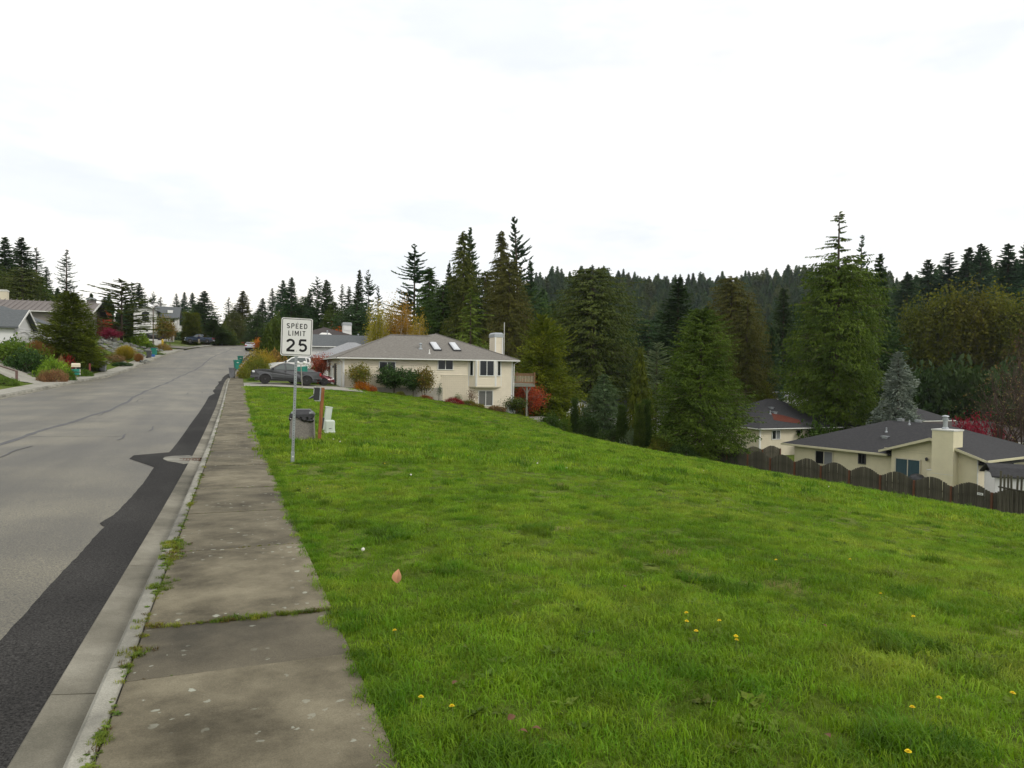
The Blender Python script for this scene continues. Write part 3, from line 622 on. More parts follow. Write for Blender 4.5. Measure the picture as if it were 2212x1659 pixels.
def bladebush(name, seed, H=1.2, Rm=1., n=1200, wd=.02, arch=.8, thick=3):
    """fountain of fine stems: ornamental grass or heather"""
    r = np.random.default_rng(seed); az = r.uniform(0, 2*np.pi, n); q = np.sqrt(r.random(n)); out = Rm*q*(.8+.4*r.random(n)); h = H*np.sqrt(np.clip(1.02-q**2.2*arch, .02, 2))*(.8+.25*r.random(n))
    V = []; F = []; base = np.stack([.35*Rm*q*np.cos(az), .35*Rm*q*np.sin(az), 0*az], 1)
    tipp = np.stack([out*np.cos(az), out*np.sin(az), h], 1); mid = base*.45+tipp*.55; mid[:, 2] = h*.66
    sd_ = np.stack([-np.sin(az+r.normal(0, .8, n)), np.cos(az), 0*az], 1)*wd
    V = np.stack([base-sd_, base+sd_, mid+sd_*.8, mid-sd_*.8, tipp+sd_*.3, tipp-sd_*.3], 1).reshape(-1, 3)
    b = np.arange(n)[:, None]*6; F = np.concatenate([b+[[0, 1, 2, 3]], b+[[3, 2, 4, 5]]])
    return dict(crown=npmesh(name+'_crown', V, F, M['bark']), trunk=None, H=H, R=Rm)
def mound(name, seed, H=1., Rm=1., n=2600, ls=.09, lump=.25, wide=.6, full=.55):
    """dense low shrub: leaves over a lumpy dome, on short stems"""
    r = np.random.default_rng(seed); d = r.normal(0, 1, (n, 3)); d[:, 2] = np.abs(d[:, 2])*.95-.1; d /= np.linalg.norm(d, axis=1, keepdims=True)
    az = np.arctan2(d[:, 1], d[:, 0]); lu = 1+lump*np.sin(az*3+seed)*np.cos(d[:, 2]*5+az*2)+lump*.5*np.sin(az*7+d[:, 2]*9+seed)
    rad = lu*(full+(1-full)*r.random(n)**.4)*r.uniform(.94, 1.05, n); p = d*rad[:, None]*np.array([Rm, Rm, H*.92]); p[:, 2] = np.maximum(p[:, 2]+.03*H, .01)
    dd = d+r.normal(0, .7, (n, 3)); ln = ls*r.uniform(.6, 1.4, n); V, F = kites(p, dd, ln, ln*wide, r, 1.4)
    m_ = MB()
    for k in range(9):
        a = r.uniform(0, 6.28); q = r.uniform(.3, .75); m_.tube([(0, 0, 0), (q*.4*Rm*math.cos(a), q*.4*Rm*math.sin(a), H*.4), (q*Rm*math.cos(a), q*Rm*math.sin(a), H*.7)], [.03*H, .02*H, .008*H], 4, False)
    me = bpy.data.meshes.new(name+'_stems'); me.from_pydata(m_.v, [], m_.f); me.materials.append(M['bark'])
    return dict(crown=npmesh(name+'_crown', V, F, M['bark']), trunk=me, H=H, R=Rm)
def plant(kind, proto, mt, loc, sx, sz, label, cat, group=None, rot=None, lean=(0, 0), crown='crown', trunk='trunk', barkm=None, sy=None):
    o = empty(kind, loc, label, cat, group); o.rotation_euler = (lean[0], lean[1], random.uniform(0, 6.28) if rot is None else rot)
    c = link(crown, proto['crown'], o); c.scale = (sx, sy or sx, sz); c.material_slots[0].link = 'OBJECT'; c.material_slots[0].material = mt
    if proto['trunk'] is not None:
        t = link(trunk, proto['trunk'], o); t.scale = (sx, sy or sx, sz)
        if barkm: t.material_slots[0].link = 'OBJECT'; t.material_slots[0].material = barkm
    return o
def treeat(kind, proto, mt, px, ytop, D, wpx, label, cat='tree', group=None, ybase=None, **kw):
    """tree whose foot stands on the ground at the bearing px and depth D, as tall and as wide as the photo shows"""
    g = G(px, D); zt = P(px, ytop, D).z
    if ybase is not None: g.z = min(g.z, P(px, ybase, D).z)
    h = max(.3, zt-g.z); rr = wpx/2/FPX*D
    return plant(kind, proto, mt, (g.x, g.y, g.z-.03), rr/proto['R'], h/proto['H'], label, cat, group, **kw)
# ================================================================ HOUSES
def sidingmat(name, c, c2): return mat(name, c, c2, 1.4, .6, .3, bump=.15, bscale=30)
def shingle(name, c1, c2, c3, course=.14):
    """asphalt shingles: courses, tabs, mottling"""
    m, nt, b = newmat(name); N = nt.nodes.new; L = nt.links.new
    ge = N('ShaderNodeNewGeometry')
    n = N('ShaderNodeTexNoise'); n.inputs['Scale'].default_value = 4.5; n.inputs['Detail'].default_value = 8; n.inputs['Roughness'].default_value = .75
    mp = N('ShaderNodeMapping'); mp.inputs['Scale'].default_value = (1, 1, 3.2); L(ge.outputs['Position'], mp.inputs[0]); L(mp.outputs[0], n.inputs['Vector'])
    cr = N('ShaderNodeValToRGB'); e = cr.color_ramp.elements; e[0].position = .32; e[0].color = (*c1, 1); e[1].position = .68; e[1].color = (*c3, 1); x = e.new(.5); x.color = (*c2, 1); L(n.outputs[0], cr.inputs[0])
    sx = N('ShaderNodeSeparateXYZ'); L(ge.outputs['Position'], sx.inputs[0])
    mu = N('ShaderNodeMath'); mu.operation = 'MULTIPLY'; mu.inputs[1].default_value = 1/(course*.38); L(sx.outputs['Z'], mu.inputs[0])
    fr = N('ShaderNodeMath'); fr.operation = 'FRACT'; L(mu.outputs[0], fr.inputs[0])
    rp = N('ShaderNodeMapRange'); rp.inputs[1].default_value = 0; rp.inputs[2].default_value = .25; rp.inputs[3].default_value = .78; rp.inputs[4].default_value = 1; L(fr.outputs[0], rp.inputs[0])
    mx = N('ShaderNodeMix'); mx.data_type = 'RGBA'; mx.blend_type = 'MULTIPLY'; mx.inputs[0].default_value = 1; L(cr.outputs[0], mx.inputs[6]); L(rp.outputs[0], mx.inputs[7])
    L(mx.outputs[2], b.inputs['Base Color']); b.inputs['Roughness'].default_value = .92; b.inputs['Specular IOR Level'].default_value = .15
    bp = N('ShaderNodeBump'); bp.inputs['Strength'].default_value = .5; bp.inputs['Distance'].default_value = .02; L(fr.outputs[0], bp.inputs['Height']); L(bp.outputs[0], b.inputs['Normal'])
    return m
M['sid_cream'] = sidingmat('beige lap siding', (.72, .65, .515), (.66, .595, .47)); M['sid_yellow'] = sidingmat('cream siding', (.66, .61, .425), (.6, .555, .385))
M['sid_grey'] = sidingmat('pale grey siding', (.74, .74, .74), (.68, .68, .68)); M['sid_white'] = sidingmat('white siding', (.76, .75, .74), (.7, .69, .68)); M['sid_taupe'] = sidingmat('taupe siding', (.24, .22, .2), (.2, .18, .165))
M['sid_pale'] = sidingmat('pale yellow siding', (.66, .6, .46), (.6, .54, .41))
M['roof_brown'] = shingle('brown grey shingles', (.135, .127, .115), (.19, .178, .16), (.25, .237, .215)); M['roof_black'] = shingle('charcoal shingles', (.035, .035, .038), (.05, .05, .053), (.068, .067, .068))
M['roof_grey'] = shingle('grey shingles', (.22, .225, .235), (.29, .297, .31), (.36, .365, .375)); M['roof_slate'] = shingle('slate grey shingles', (.085, .093, .1), (.115, .125, .13), (.15, .158, .165))
M['roof_dark'] = shingle('dark brown shingles', (.05, .043, .042), (.07, .06, .058), (.085, .075, .07)); M['roof_taupe'] = shingle('taupe ribbed roofing', (.17, .15, .142), (.2, .18, .17), (.22, .2, .19), .3)
M['roof_red'] = shingle('red brown shingles', (.085, .028, .02), (.11, .035, .024), (.135, .045, .03))
M['found'] = mat('grey foundation concrete', (.3, .28, .24), (.38, .36, .31), 2, .9, bump=.2)
M['cedar'] = mat('stained cedar wood', (.15, .085, .045), (.22, .13, .07), 6, .75, bump=.3, stretch=(4, 4, .6))
M['greywood'] = mat('grey green weathered wood', (.16, .165, .135), (.24, .24, .2), 5, .85, bump=.3, stretch=(4, 4, .6))
class Fr:
    """plan frame turned by ang about (cx, cy): finds where a pixel's sight line meets a wall or roof plane"""
    def __init__(s, cx=0, cy=0, ang=0): s.c = Vector((cx, cy, 0)); s.i = Matrix.Rotation(-ang, 3, 'Z'); s.ang = ang
    def ray(s, px, py): return s.i @ (CAMP-s.c) + s.c, s.i @ ray(px, py)
    def x(s, px, py, x): o, d = s.ray(px, py); return o+d*((x-o.x)/d.x)
    def y(s, px, py, y): o, d = s.ray(px, py); return o+d*((y-o.y)/d.y)
    def pl(s, px, py, p, n): o, d = s.ray(px, py); n = Vector(n); return o+d*((Vector(p)-o).dot(n)/d.dot(n))
F0 = Fr()
EX, EY = Vector((1, 0, 0)), Vector((0, 1, 0)); NF = Vector((0, -1, 0)); NL = Vector((-1, 0, 0)); NR = Vector((1, 0, 0))
def window(par, o, e, n, x0, x1, z0, z1, mull=(.5,), glass='glass', fw=.07, mt='white', dep=.1, label=None, rails=()):
    """frame ring with mullions standing on the wall, panes set back in it"""
    m_ = MB(); ob = lambda *a: m_.obox(o, e, n, *a)
    ob(x0, x1, z0, z0+fw, 0, dep); ob(x0, x1, z1-fw, z1, 0, dep); ob(x0, x0+fw, z0+fw, z1-fw, 0, dep); ob(x1-fw, x1, z0+fw, z1-fw, 0, dep)
    for k in mull: c = x0+(x1-x0)*k; ob(c-fw*.4, c+fw*.4, z0+fw, z1-fw, 0, dep*.9)
    for k in rails: c = z0+(z1-z0)*k; ob(x0+fw, x1-fw, c-fw*.3, c+fw*.3, 0, dep*.8)
    w_ = m_.build('window', M[mt], par); tag(w_, label)
    cuts = [x0+fw*.98]+[x0+(x1-x0)*k for k in mull]+[x1-fw*.98]
    for i, (a, b) in enumerate(zip(cuts[:-1], cuts[1:])):
        g_ = glass[i % len(glass)] if isinstance(glass, (list, tuple)) else glass
        MB().obox(o, e, n, a+.003, b-.003, z0+fw*.98, z1-fw*.98, .004, .058).build('pane', M[g_], w_)
    return w_
def siding(par, o, e, n, x0, x1, z0, z1, mt, pitch=.16, each=True, name='siding_board'):
    """lap siding: each course a board thicker at its lower edge"""
    k = int(round((z1-z0)/pitch)); h = (z1-z0)/k; big = MB()
    for i in range(k):
        m_ = MB() if each else big
        m_.obox(o, e, n, x0, x1, z0+i*h, z0+(i+1)*h-.001, -.01, .045, .004)
        if each: m_.build(name, mt, par)
    if not each: tag(big.build('siding', mt, par), kind='stuff')
def gutterline(par, a, b, sz=.12, mt='white', name='gutter'):
    a = Vector(a); b = Vector(b); d = (b-a).normalized(); n = Vector((d.y, -d.x, 0)); Z = Vector((0, 0, 1)); m_ = MB()
    prof = [(0, 0), (sz, .02), (sz, sz), (sz-.02, sz), (sz-.03, .04), (0, .03)]
    p = [a+n*x+Z*z for x, z in prof]; q = [b+n*x+Z*z for x, z in prof]; k = len(prof)
    m_.faces(p+q, [tuple(range(k)), tuple(range(k, 2*k))[::-1]]+[(i, k+i, k+(i+1) % k, (i+1) % k) for i in range(k)])
    return m_.build(name, M[mt], par)
def hip(par, x0, y0, x1, y1, ze, p, mt, th=.16, name='roof'):
    w_, d_ = x1-x0, y1-y0
    if w_ >= d_: h = d_/2; a, b = (x0+h, y0+h, ze+h*p), (x1-h, y0+h, ze+h*p)
    else: h = w_/2; a, b = (x0+h, y0+h, ze+h*p), (x0+h, y1-h, ze+h*p)
    c = [(x0, y0, ze), (x1, y0, ze), (x1, y1, ze), (x0, y1, ze)]
    ps = [(c[0], c[1], b, a), (c[1], c[2], b), (c[2], c[3], a, b), (c[3], c[0], a)] if w_ >= d_ else [(c[0], c[1], a), (c[1], c[2], b, a), (c[2], c[3], b), (c[3], c[0], a, b)]
    return MB().shell(ps, th).build(name, mt, par)
def gable(par, x0, y0, x1, y1, ze, p, mt, axis='y', th=.16, name='roof'):
    """gable roof, ridge along axis"""
    if axis == 'y': m = (x0+x1)/2; z = ze+(x1-x0)/2*p; ps = [((x0, y0, ze), (m, y0, z), (m, y1, z), (x0, y1, ze)), ((m, y0, z), (x1, y0, ze), (x1, y1, ze), (m, y1, z))]
    else: m = (y0+y1)/2; z = ze+(y1-y0)/2*p; ps = [((x0, y0, ze), (x1, y0, ze), (x1, m, z), (x0, m, z)), ((x0, m, z), (x1, m, z), (x1, y1, ze), (x0, y1, ze))]
    return MB().shell([q[::-1] if axis == 'y' else q for q in ps], th).build(name, mt, par)
def vent(par, p, r=.05, h=.35, cap=0, mt='metal', name='vent_pipe'):
    m_ = MB().lathe(p, [(r*2.2, -.06), (r*2, .05), (r*1.05, .09), (r, h)]+([(r*1.1, h), (r*cap, h+.03), (r*cap, h+.12), (r*.4, h+.18)] if cap else [(r*.8, h)]), 10); return m_.build(name, M[mt], par)

# ---------------------------------------------------------------- beige house across the lawn
V0, V1, U0, U1 = 9.2, 25.8, 67.2, 78.4; EZ = 2.74
def z5(x, y): return ((1600+x/3.687)*.553, (1250+y/3.687)*.553)
hs = empty('beige_house', (V0, U0, 0), 'beige hip roofed house with bay window beyond the lawn', 'house')
w_ = MB(); w_.box(V0, U0+.03, -5, V1, U1, EZ-.05); w_.build('wall', M['sid_cream'], hs)
MB().box(V0-.012, U0-.03, -5, 18.6, U0+.029, .0).build('foundation', M['found'], hs)
o_ = Vector((0, U0+.03, 0))
siding(hs, o_, EX, NF, V0, 18.6, .0, EZ-.06, M['sid_cream'], .21)
siding(hs, o_, EX, NF, 18.6, V1, -4.4, EZ-.06, M['sid_cream'], .21)
MB().obox(o_, EX, NF, V0-.02, V0+.12, -.1, EZ-.06, 0, .055).build('corner_trim', M['white'], hs); MB().obox(o_, EX, NF, V1-.12, V1+.02, -4.4, EZ-.06, 0, .055).build('corner_trim', M['white'], hs)
# street side with two garage doors
ol = Vector((V0, 0, 0)); siding(hs, ol, EY, NL, U0+.05, U1, 0, EZ-.06, M['sid_cream'], .21, False)
MB().obox(ol, EY, NL, U0+.0, U0+.14, -.1, EZ-.06, 0, .05).build('corner_trim', M['white'], hs)
def gdoor(par, o, e, n, x0, x1, z0, z1, arch=.22, rows=4, name='garage_door'):
    m_ = MB(); h = (z1-z0)/rows
    for k in range(rows):
        for c in range(4):
            a = x0+(x1-x0)*c/4; b = x0+(x1-x0)*(c+1)/4
            m_.obox(o, e, n, a, b, z0+k*h, z0+(k+1)*h-.008, 0, .055); m_.obox(o, e, n, a+.08, b-.08, z0+k*h+.08, z0+(k+1)*h-.09, .055, .07)
    d = m_.build(name, M['white'], par)
    t = MB(); k = 8
    for i in range(k):
        xa, xb = x0+(x1-x0)*i/k, x0+(x1-x0)*(i+1)/k; f = lambda x: z1+arch*(1-((x-(x0+x1)/2)/((x1-x0)/2))**2)
        o2 = Vector(o); e2 = Vector(e); n2 = Vector(n); q = lambda x, z, dd: o2+e2*x+Vector((0, 0, z))+n2*dd
        t.faces([q(xa, f(xa), .09), q(xb, f(xb), .09), q(xb, f(xb)+.1, .09), q(xa, f(xa)+.1, .09), q(xa, f(xa), 0), q(xb, f(xb), 0), q(xb, f(xb)+.1, 0), q(xa, f(xa)+.1, 0)], [(0, 1, 2, 3), (1, 0, 4, 5), (3, 2, 6, 7), (2, 1, 5, 6), (0, 3, 7, 4)])
    t.obox(o, e, n, x0-.1, x0, z0, z1+.1, 0, .07).obox(o, e, n, x1, x1+.1, z0, z1+.1, 0, .07)
    t.build('door_trim', M['white'], d)
gdoor(hs, ol, EY, NL, 68.0, 70.7, .05, 2.1)
gdoor(hs, ol, EY, NL, 73.9, 77.4, .05, 2.1)
MB().obox(ol, EY, NL, 71.6, 73.1, .02, 2.2, 0, .065).build('doorway', M['black'], hs)
lm = MB().lathe((V0-.12, 73.5, 1.75), [(.02, 0), (.07, .04), (.08, .2), (.03, .28)], 8).build('wall_lamp', M['dkmetal'], hs)
# roof: left hip, long front slope, cross wing with the higher peak
ev = 2.76; pt = .4; a = [(8.6, 66.7, ev), (26.3, 66.7, ev), (19.5, 73.5, ev+6.8*pt), (18.7, 72.7, ev+6*pt), (14.6, 72.7, ev+6*pt)]
rf = MB(); rf.shell([a, [a[0], a[4], (8.6, 78.7, ev)], [a[1], (26.3, 84, ev), (19.5, 84, a[2][2]), a[2]], [a[2], (19.5, 84, a[2][2]), (18.7, 84, a[3][2]), a[3]], [a[4], a[3], (18.7, 84, a[3][2]), (12.7, 84, ev), (12.7, 78.7, ev), (8.6, 78.7, ev)]], .16)
rfo = rf.build('roof', M['roof_brown'], hs)
MB().tube([Vector(a[4])+Vector((0, 0, .03)), Vector(a[3])+Vector((0, 0, .03))], .06, 5).tube([Vector(a[0])+Vector((0, 0, .02)), Vector(a[4])+Vector((0, 0, .02))], .05, 5).tube([Vector(a[1])+Vector((0, 0, .02)), Vector(a[2])+Vector((0, 0, .02))], .05, 5).build('ridge_cap', M['roof_brown'], rfo)
gutterline(hs, (8.55, 66.68, ev-.15), (26.35, 66.68, ev-.15)); gutterline(hs, (8.58, 78.8, ev-.15), (8.58, 66.6, ev-.15))
MB().tube([(26.25, 66.6, ev-.12), (25.9, 67.05, ev-.4), (25.86, 67.1, -3)], .045, 6).build('downspout', M['white'], hs)
MB().tube([(8.75, 66.6, ev-.12), (9.25, 67.05, ev-.4), (9.28, 67.08, 0)], .045, 6).build('downspout', M['white'], hs)
pp, pn = (0, 66.7, ev), Vector((0, -pt, 1)).normalized(); su = Vector((0, 1, pt)).normalized()
for (xa, ya, xb, yb) in ((262, 338, 402, 445), (537, 342, 680, 450)):
    A = F0.pl(*z5(xa+20, ya), pp, pn); C = F0.pl(*z5((xa+xb)/2+22, yb), pp, pn); L = (C-A).length*.98; x0 = A.x-.02; x1 = x0+.78; y0 = C.y
    q = lambda x, k, d: Vector((x, y0, ev+(y0-66.7)*pt))+su*k+pn*d
    f = MB()
    for (xx0, xx1, k0, k1) in ((x0, x1, 0, .07), (x0, x1, L-.07, L), (x0, x0+.07, .07, L-.07), (x1-.07, x1, .07, L-.07)):
        f.faces([q(xx0, k0, -.02), q(xx1, k0, -.02), q(xx1, k1, -.02), q(xx0, k1, -.02), q(xx0, k0, .16), q(xx1, k0, .16), q(xx1, k1, .16), q(xx0, k1, .16)], [(3, 2, 1, 0), (4, 5, 6, 7), (0, 1, 5, 4), (1, 2, 6, 5), (2, 3, 7, 6), (3, 0, 4, 7)])
    s_ = f.build('skylight', M['dkmetal'], rfo)
    d = MB(); vs = [q(x0+.05, .05, .16), q(x1-.05, .05, .16), q(x1-.05, L-.05, .16), q(x0+.05, L-.05, .16), q(x0+.16, .16, .25), q(x1-.16, .16, .25), q(x1-.16, L-.16, .25), q(x0+.16, L-.16, .25)]
    if 'dome' not in M: M['dome'] = glassmat('milky skylight dome', (.55, .57, .6), .12, .6)
    d.faces(vs, [(4, 5, 6, 7), (0, 1, 5, 4), (1, 2, 6, 5), (2, 3, 7, 6), (3, 0, 4, 7)]).build('dome', M['dome'], s_)
p = F0.pl(*z5(158, 415), pp, pn); vent(rfo, p, .1, .4, 1.7, 'rust' if False else 'metal'); p = F0.pl(*z5(285, 485), pp, pn); vent(rfo, p, .05, .42, 0, 'white')
# bay
q0 = F0.y(*z5(850, 760), U0); q1 = F0.y(*z5(960, 760), U0-.6); q2 = F0.y(*z5(1240, 760), U0-.6); q3 = F0.y(*z5(1300, 760), U0)
zb = F0.y(*z5(1100, 955), U0-.6).z
bay = MB(); ft = [(q0.x, U0+.05), (q1.x, U0-.6), (q2.x, U0-.6), (q3.x+.15, U0+.05)]
bay.prism([(x, y, zb) for x, y in ft][::-1], (0, 0, 1), EZ-.06-zb); bay.prism([(x+(.04 if i == 3 else -.04 if i == 0 else 0), y-.04*(i in (1, 2)), zb-.1) for i, (x, y) in enumerate(ft)][::-1], (0, 0, 1), .1)
bo = bay.build('bay', M['sid_cream'], hs)
def edge(i): a_ = Vector((*ft[i], 0)); b_ = Vector((*ft[i+1], 0)); e = (b_-a_).normalized(); return a_, e, Vector((e.y, -e.x, 0)), (b_-a_).length
for i in range(3):
    a_, e, n, l = edge(i); siding(bo, a_, e, n, .0, l, zb+.02, EZ-.06, M['sid_cream'], .21)
    MB().obox(a_, e, n, -.0, .09, zb, EZ-.06, 0, .055).build('corner_trim', M['white'], bo); MB().obox(a_, e, n, l-.09, l, zb, EZ-.06, 0, .055).build('corner_trim', M['white'], bo)
zt, zl = F0.y(*z5(1100, 580), U0-.6).z, F0.y(*z5(1100, 808), U0-.6).z
a_, e, n, l = edge(1); xl = F0.y(*z5(1002, 700), U0-.6).x-a_.x; xr = F0.y(*z5(1218, 700), U0-.6).x-a_.x
window(bo, a_, e, n, xl, xr, zl, zt)
a_, e, n, l = edge(0); window(bo, a_, e, n, .16, .62, zl, zt, ())
a_, e, n, l = edge(2); window(bo, a_, e, n, .16, l-.2, zl, zt, ())
# windows of the front
def fw(x0, y0, x1, y1, **k):
    a_ = F0.y(*z5(x0, y0), U0); b_ = F0.y(*z5(x1, y1), U0); window(hs, o_, EX, NF, a_.x, b_.x, min(a_.z, b_.z), max(a_.z, b_.z), **k)
fw(402, 565, 628, 722); M['blind'] = mat('half drawn grey blinds', (.09, .09, .085), (.13, .13, .12), 3, .4, .5, stretch=(1, 1, 9)); fw(988, 1015, 1200, 1238, glass='blind')
def z8(x, y): return z5((1280+x/5.53-1600)*3.687, (1250+y/5.53-1250)*3.687)
a_ = F0.y(*z8(1105, 890), U0); b_ = F0.y(*z8(1470, 1130), U0); window(hs, o_, EX, NF, a_.x, b_.x, b_.z, a_.z)
# trellis on the wall
a_ = F0.y(*z5(458, 792), U0); b_ = F0.y(*z5(820, 1150), U0)
M['lattice'] = mat('cream lattice', (.72, .66, .53), (.66, .6, .48), 6, .7)
tr = MB().obox(o_, EX, NF, a_.x, b_.x, a_.z-.04, a_.z, .03, .075).build('trellis', M['lattice'], hs); MB().obox(o_, EX, NF, a_.x, b_.x, b_.z, b_.z+.04, .03, .075).build('slat', M['lattice'], tr)
for k in range(14): x = a_.x+(b_.x-a_.x)*k/13; MB().obox(o_, EX, NF, x-.013, x+.013, b_.z+.041, a_.z-.041, .058, .068).build('slat', M['lattice'], tr)
for k in range(14): z = b_.z+(a_.z-b_.z)*(k+.5)/14; MB().obox(o_, EX, NF, a_.x-.01, b_.x+.01, z-.013, z+.013, .046, .057).build('slat', M['lattice'], tr)
# chimney and mast
ch = MB().box(25.3, 71.1, -1, 26.15, 72.8, 5.2).build('chimney', M['sid_cream'], hs)
siding(ch, (25.3, 71.1, 0), EX, NF, 0, .85, 2.4, 5.2, M['sid_cream'], .21); siding(ch, (25.3, 71.1, 0), EY, NL, 0, 1.7, 2.4, 5.2, M['sid_cream'], .21)
MB().box(25.27, 71.03, 2.4, 25.4, 71.07, 5.2).build('corner_trim', M['white'], ch); MB().box(26.04, 71.03, 2.4, 26.18, 71.07, 5.2).build('corner_trim', M['white'], ch)
MB().faces([(25.22, 71.02, 5.2), (26.23, 71.02, 5.2), (26.23, 72.88, 5.2), (25.22, 72.88, 5.2), (25.22, 71.02, 5.52), (26.23, 71.02, 5.52), (26.23, 72.88, 5.52), (25.22, 72.88, 5.52), (25.36, 71.2, 5.68), (26.09, 71.2, 5.68), (26.09, 72.7, 5.68), (25.36, 72.7, 5.68)],
           [(3, 2, 1, 0), (0, 1, 5, 4), (1, 2, 6, 5), (2, 3, 7, 6), (3, 0, 4, 7), (4, 5, 9, 8), (5, 6, 10, 9), (6, 7, 11, 10), (7, 4, 8, 11), (8, 9, 10, 11)]).build('metal_cap', M['metal'], ch)
MB().tube([(26.25, 70.95, -1), (26.25, 70.95, 6.75)], .03, 6).build('mast', M['white'], hs)
# deck
dz = F0.y(*z5(1620, 915), 68.6).z; dx1 = F0.y(*z5(1803, 915), 68.6).x
dk = MB().box(25.82, 68.6, dz-.06, dx1, 73.5, dz).build('deck', M['greywood'], hs)
MB().box(25.82, 68.55, dz-.32, dx1, 68.66, dz-.062).build('deck_beam', M['greywood'], dk)
rz = F0.y(*z5(1620, 768), 68.6).z
MB().box(25.82, 68.58, rz-.06, dx1, 68.74, rz).box(25.82, 68.6, rz-.24, dx1, 68.64, rz-.1).box(25.82, 68.6, dz+.06, dx1, 68.66, dz+.18).box(dx1-.12, 68.6, rz-.06, dx1, 73.5, rz).build('rail', M['cedar'], dk)
M['palewood'] = mat('pale weathered wood', (.42, .36, .26), (.34, .29, .21), 6, .8)
for k in range(20): x = 25.95+(dx1-26.15)*k/19; MB().box(x, 68.665, dz+.05, x+.04, 68.7, rz-.1).build('baluster', M['palewood'], dk)
for k in range(18): y = 68.9+k*.25; MB().box(dx1-.08, y, dz+.02, dx1-.04, y+.04, rz-.06).build('baluster', M['palewood'], dk)
MB().box(dx1-.14, 68.52, dz-.1, dx1, 68.64, rz+.12).box(dx1-.14, 73.4, dz-.1, dx1, 73.52, rz+.12).build('rail_post', M['cedar'], dk)
px_ = F0.y(*z5(1685, 1200), 68.75).x
MB().box(px_-.08, 68.68, tz(px_, 68.7)-.2, px_+.08, 68.84, dz-.325).box(px_-.08, 72.9, tz(px_, 73)-.2, px_+.08, 73.06, dz-.065).build('deck_post', M['greywood'], dk)
MB().tube([(px_, 68.76, dz-1.1), (px_+.5, 68.76, dz-.33)], .05, 4).tube([(px_, 68.76, dz-1.1), (px_-.5, 68.76, dz-.33)], .05, 4).build('brace', M['greywood'], dk)
g = G(1137, 75); tag(MB().box(27.0, 67.4, tz(27, 68)-.3, 31.2, 72, tz(28.5, 68.6)+.06).build('patio_slab', M['drive']), 'grey concrete patio slab under the wooden deck', 'patio')
g = G(z5(1465, 1370)[0], 70.5); b_ = empty('heat_pump', (g.x, g.y, g.z), 'white boxy outdoor unit beside the beige house corner', 'outdoor unit')
MB().box(g.x-.5, g.y-.2, g.z-.1, g.x+.45, g.y+.25, g.z+.75).build('casing', M['white'], b_, bevel=.03); MB().lathe((g.x, g.y-.2, g.z+.35), [(.28, 0), (.28, -.02), (.02, -.03)], 14, 'y').build('fan_grille', M['metal'], b_)

# ---------------------------------------------------------------- grey roofed house next along the street
nb = empty('grey_roofed_house', (12, 83, tz(12, 83)), 'white sided house with grey hip roofs behind the white pickup', 'house')
zg = 1.0; siding_o = Vector((0, 84, 0))
MB().box(8.6, 84.03, -1, 17.5, 92, 2.95).build('wall', M['sid_white'], nb); siding(nb, siding_o+Vector((0, .03, 0)), EX, NF, 8.6, 17.5, .7, 2.95, M['sid_white'], .17)
hip(nb, 8.1, 83.5, 18, 92.5, 3.0, .42, M['roof_grey']); gutterline(nb, (8.1, 83.48, 2.86), (18, 83.48, 2.86))
MB().box(6.0, 95.5, 0, 16.4, 106, 4.6).build('wall', M['sid_white'], nb)
gable(nb, 5.5, 95, 17.0, 106.6, 4.6, .3, M['roof_slate'], 'x', name='roof'); gutterline(nb, (5.5, 94.98, 4.46), (17, 94.98, 4.46))
MB().box(7.2, 107, 1, 17.8, 118, 5.95).build('wall', M['sid_white'], nb)
r2 = hip(nb, 6.6, 106.7, 18.5, 119, 6.0, .34, M['roof_dark'])
def chim(par, px0, px1, pyt, pym, pyb, D, mt, cap='metal', name='chimney', dep=1.2):
    a_ = P(px0, pyt, D); b_ = P(px1, pyb, D); zm = P(px0, pym, D).z; c = MB().box(a_.x, a_.y, b_.z-1, b_.x, a_.y+dep, zm).build(name, M[mt], par)
    MB().box(a_.x-.06, a_.y-.06, zm, b_.x+.06, a_.y+dep+.06, a_.z-.08).box(a_.x+.03, a_.y+.03, a_.z-.08, b_.x-.03, a_.y+dep-.03, a_.z).build('metal_cap', M[cap], c); return c
c_ = chim(nb, 741.5, 760.5, 696, 702.5, 715, 108, 'white'); a_ = P(743, 704, 108); b_ = P(759, 714, 108); MB().box(a_.x, a_.y-.02, b_.z, b_.x, a_.y-.003, a_.z).build('chimney_panel', M['sid_grey'], c_)
for px, py, D in ((707, 726, 100), (774, 733, 103)):
    o = P(px, py, D); vent(nb, (o.x, o.y, o.z-.1), .06, .7, 2.2, 'metal')
o = P(703, 722, 101); MB().box(o.x-.8, o.y-.3, o.z-.5, o.x+.8, o.y+.4, o.z-.02).faces([(o.x-.8, o.y-.3, o.z-.02), (o.x+.8, o.y-.3, o.z-.02), (o.x+.8, o.y+.4, o.z-.02), (o.x-.8, o.y+.4, o.z-.02), (o.x-.5, o.y-.1, o.z+.2), (o.x+.5, o.y-.1, o.z+.2), (o.x+.5, o.y+.2, o.z+.2), (o.x-.5, o.y+.2, o.z+.2)], [(4, 5, 6, 7), (0, 1, 5, 4), (1, 2, 6, 5), (2, 3, 7, 6), (3, 0, 4, 7)]).build('skylight', M['white'], nb)
a_ = P(682, 720, 100)

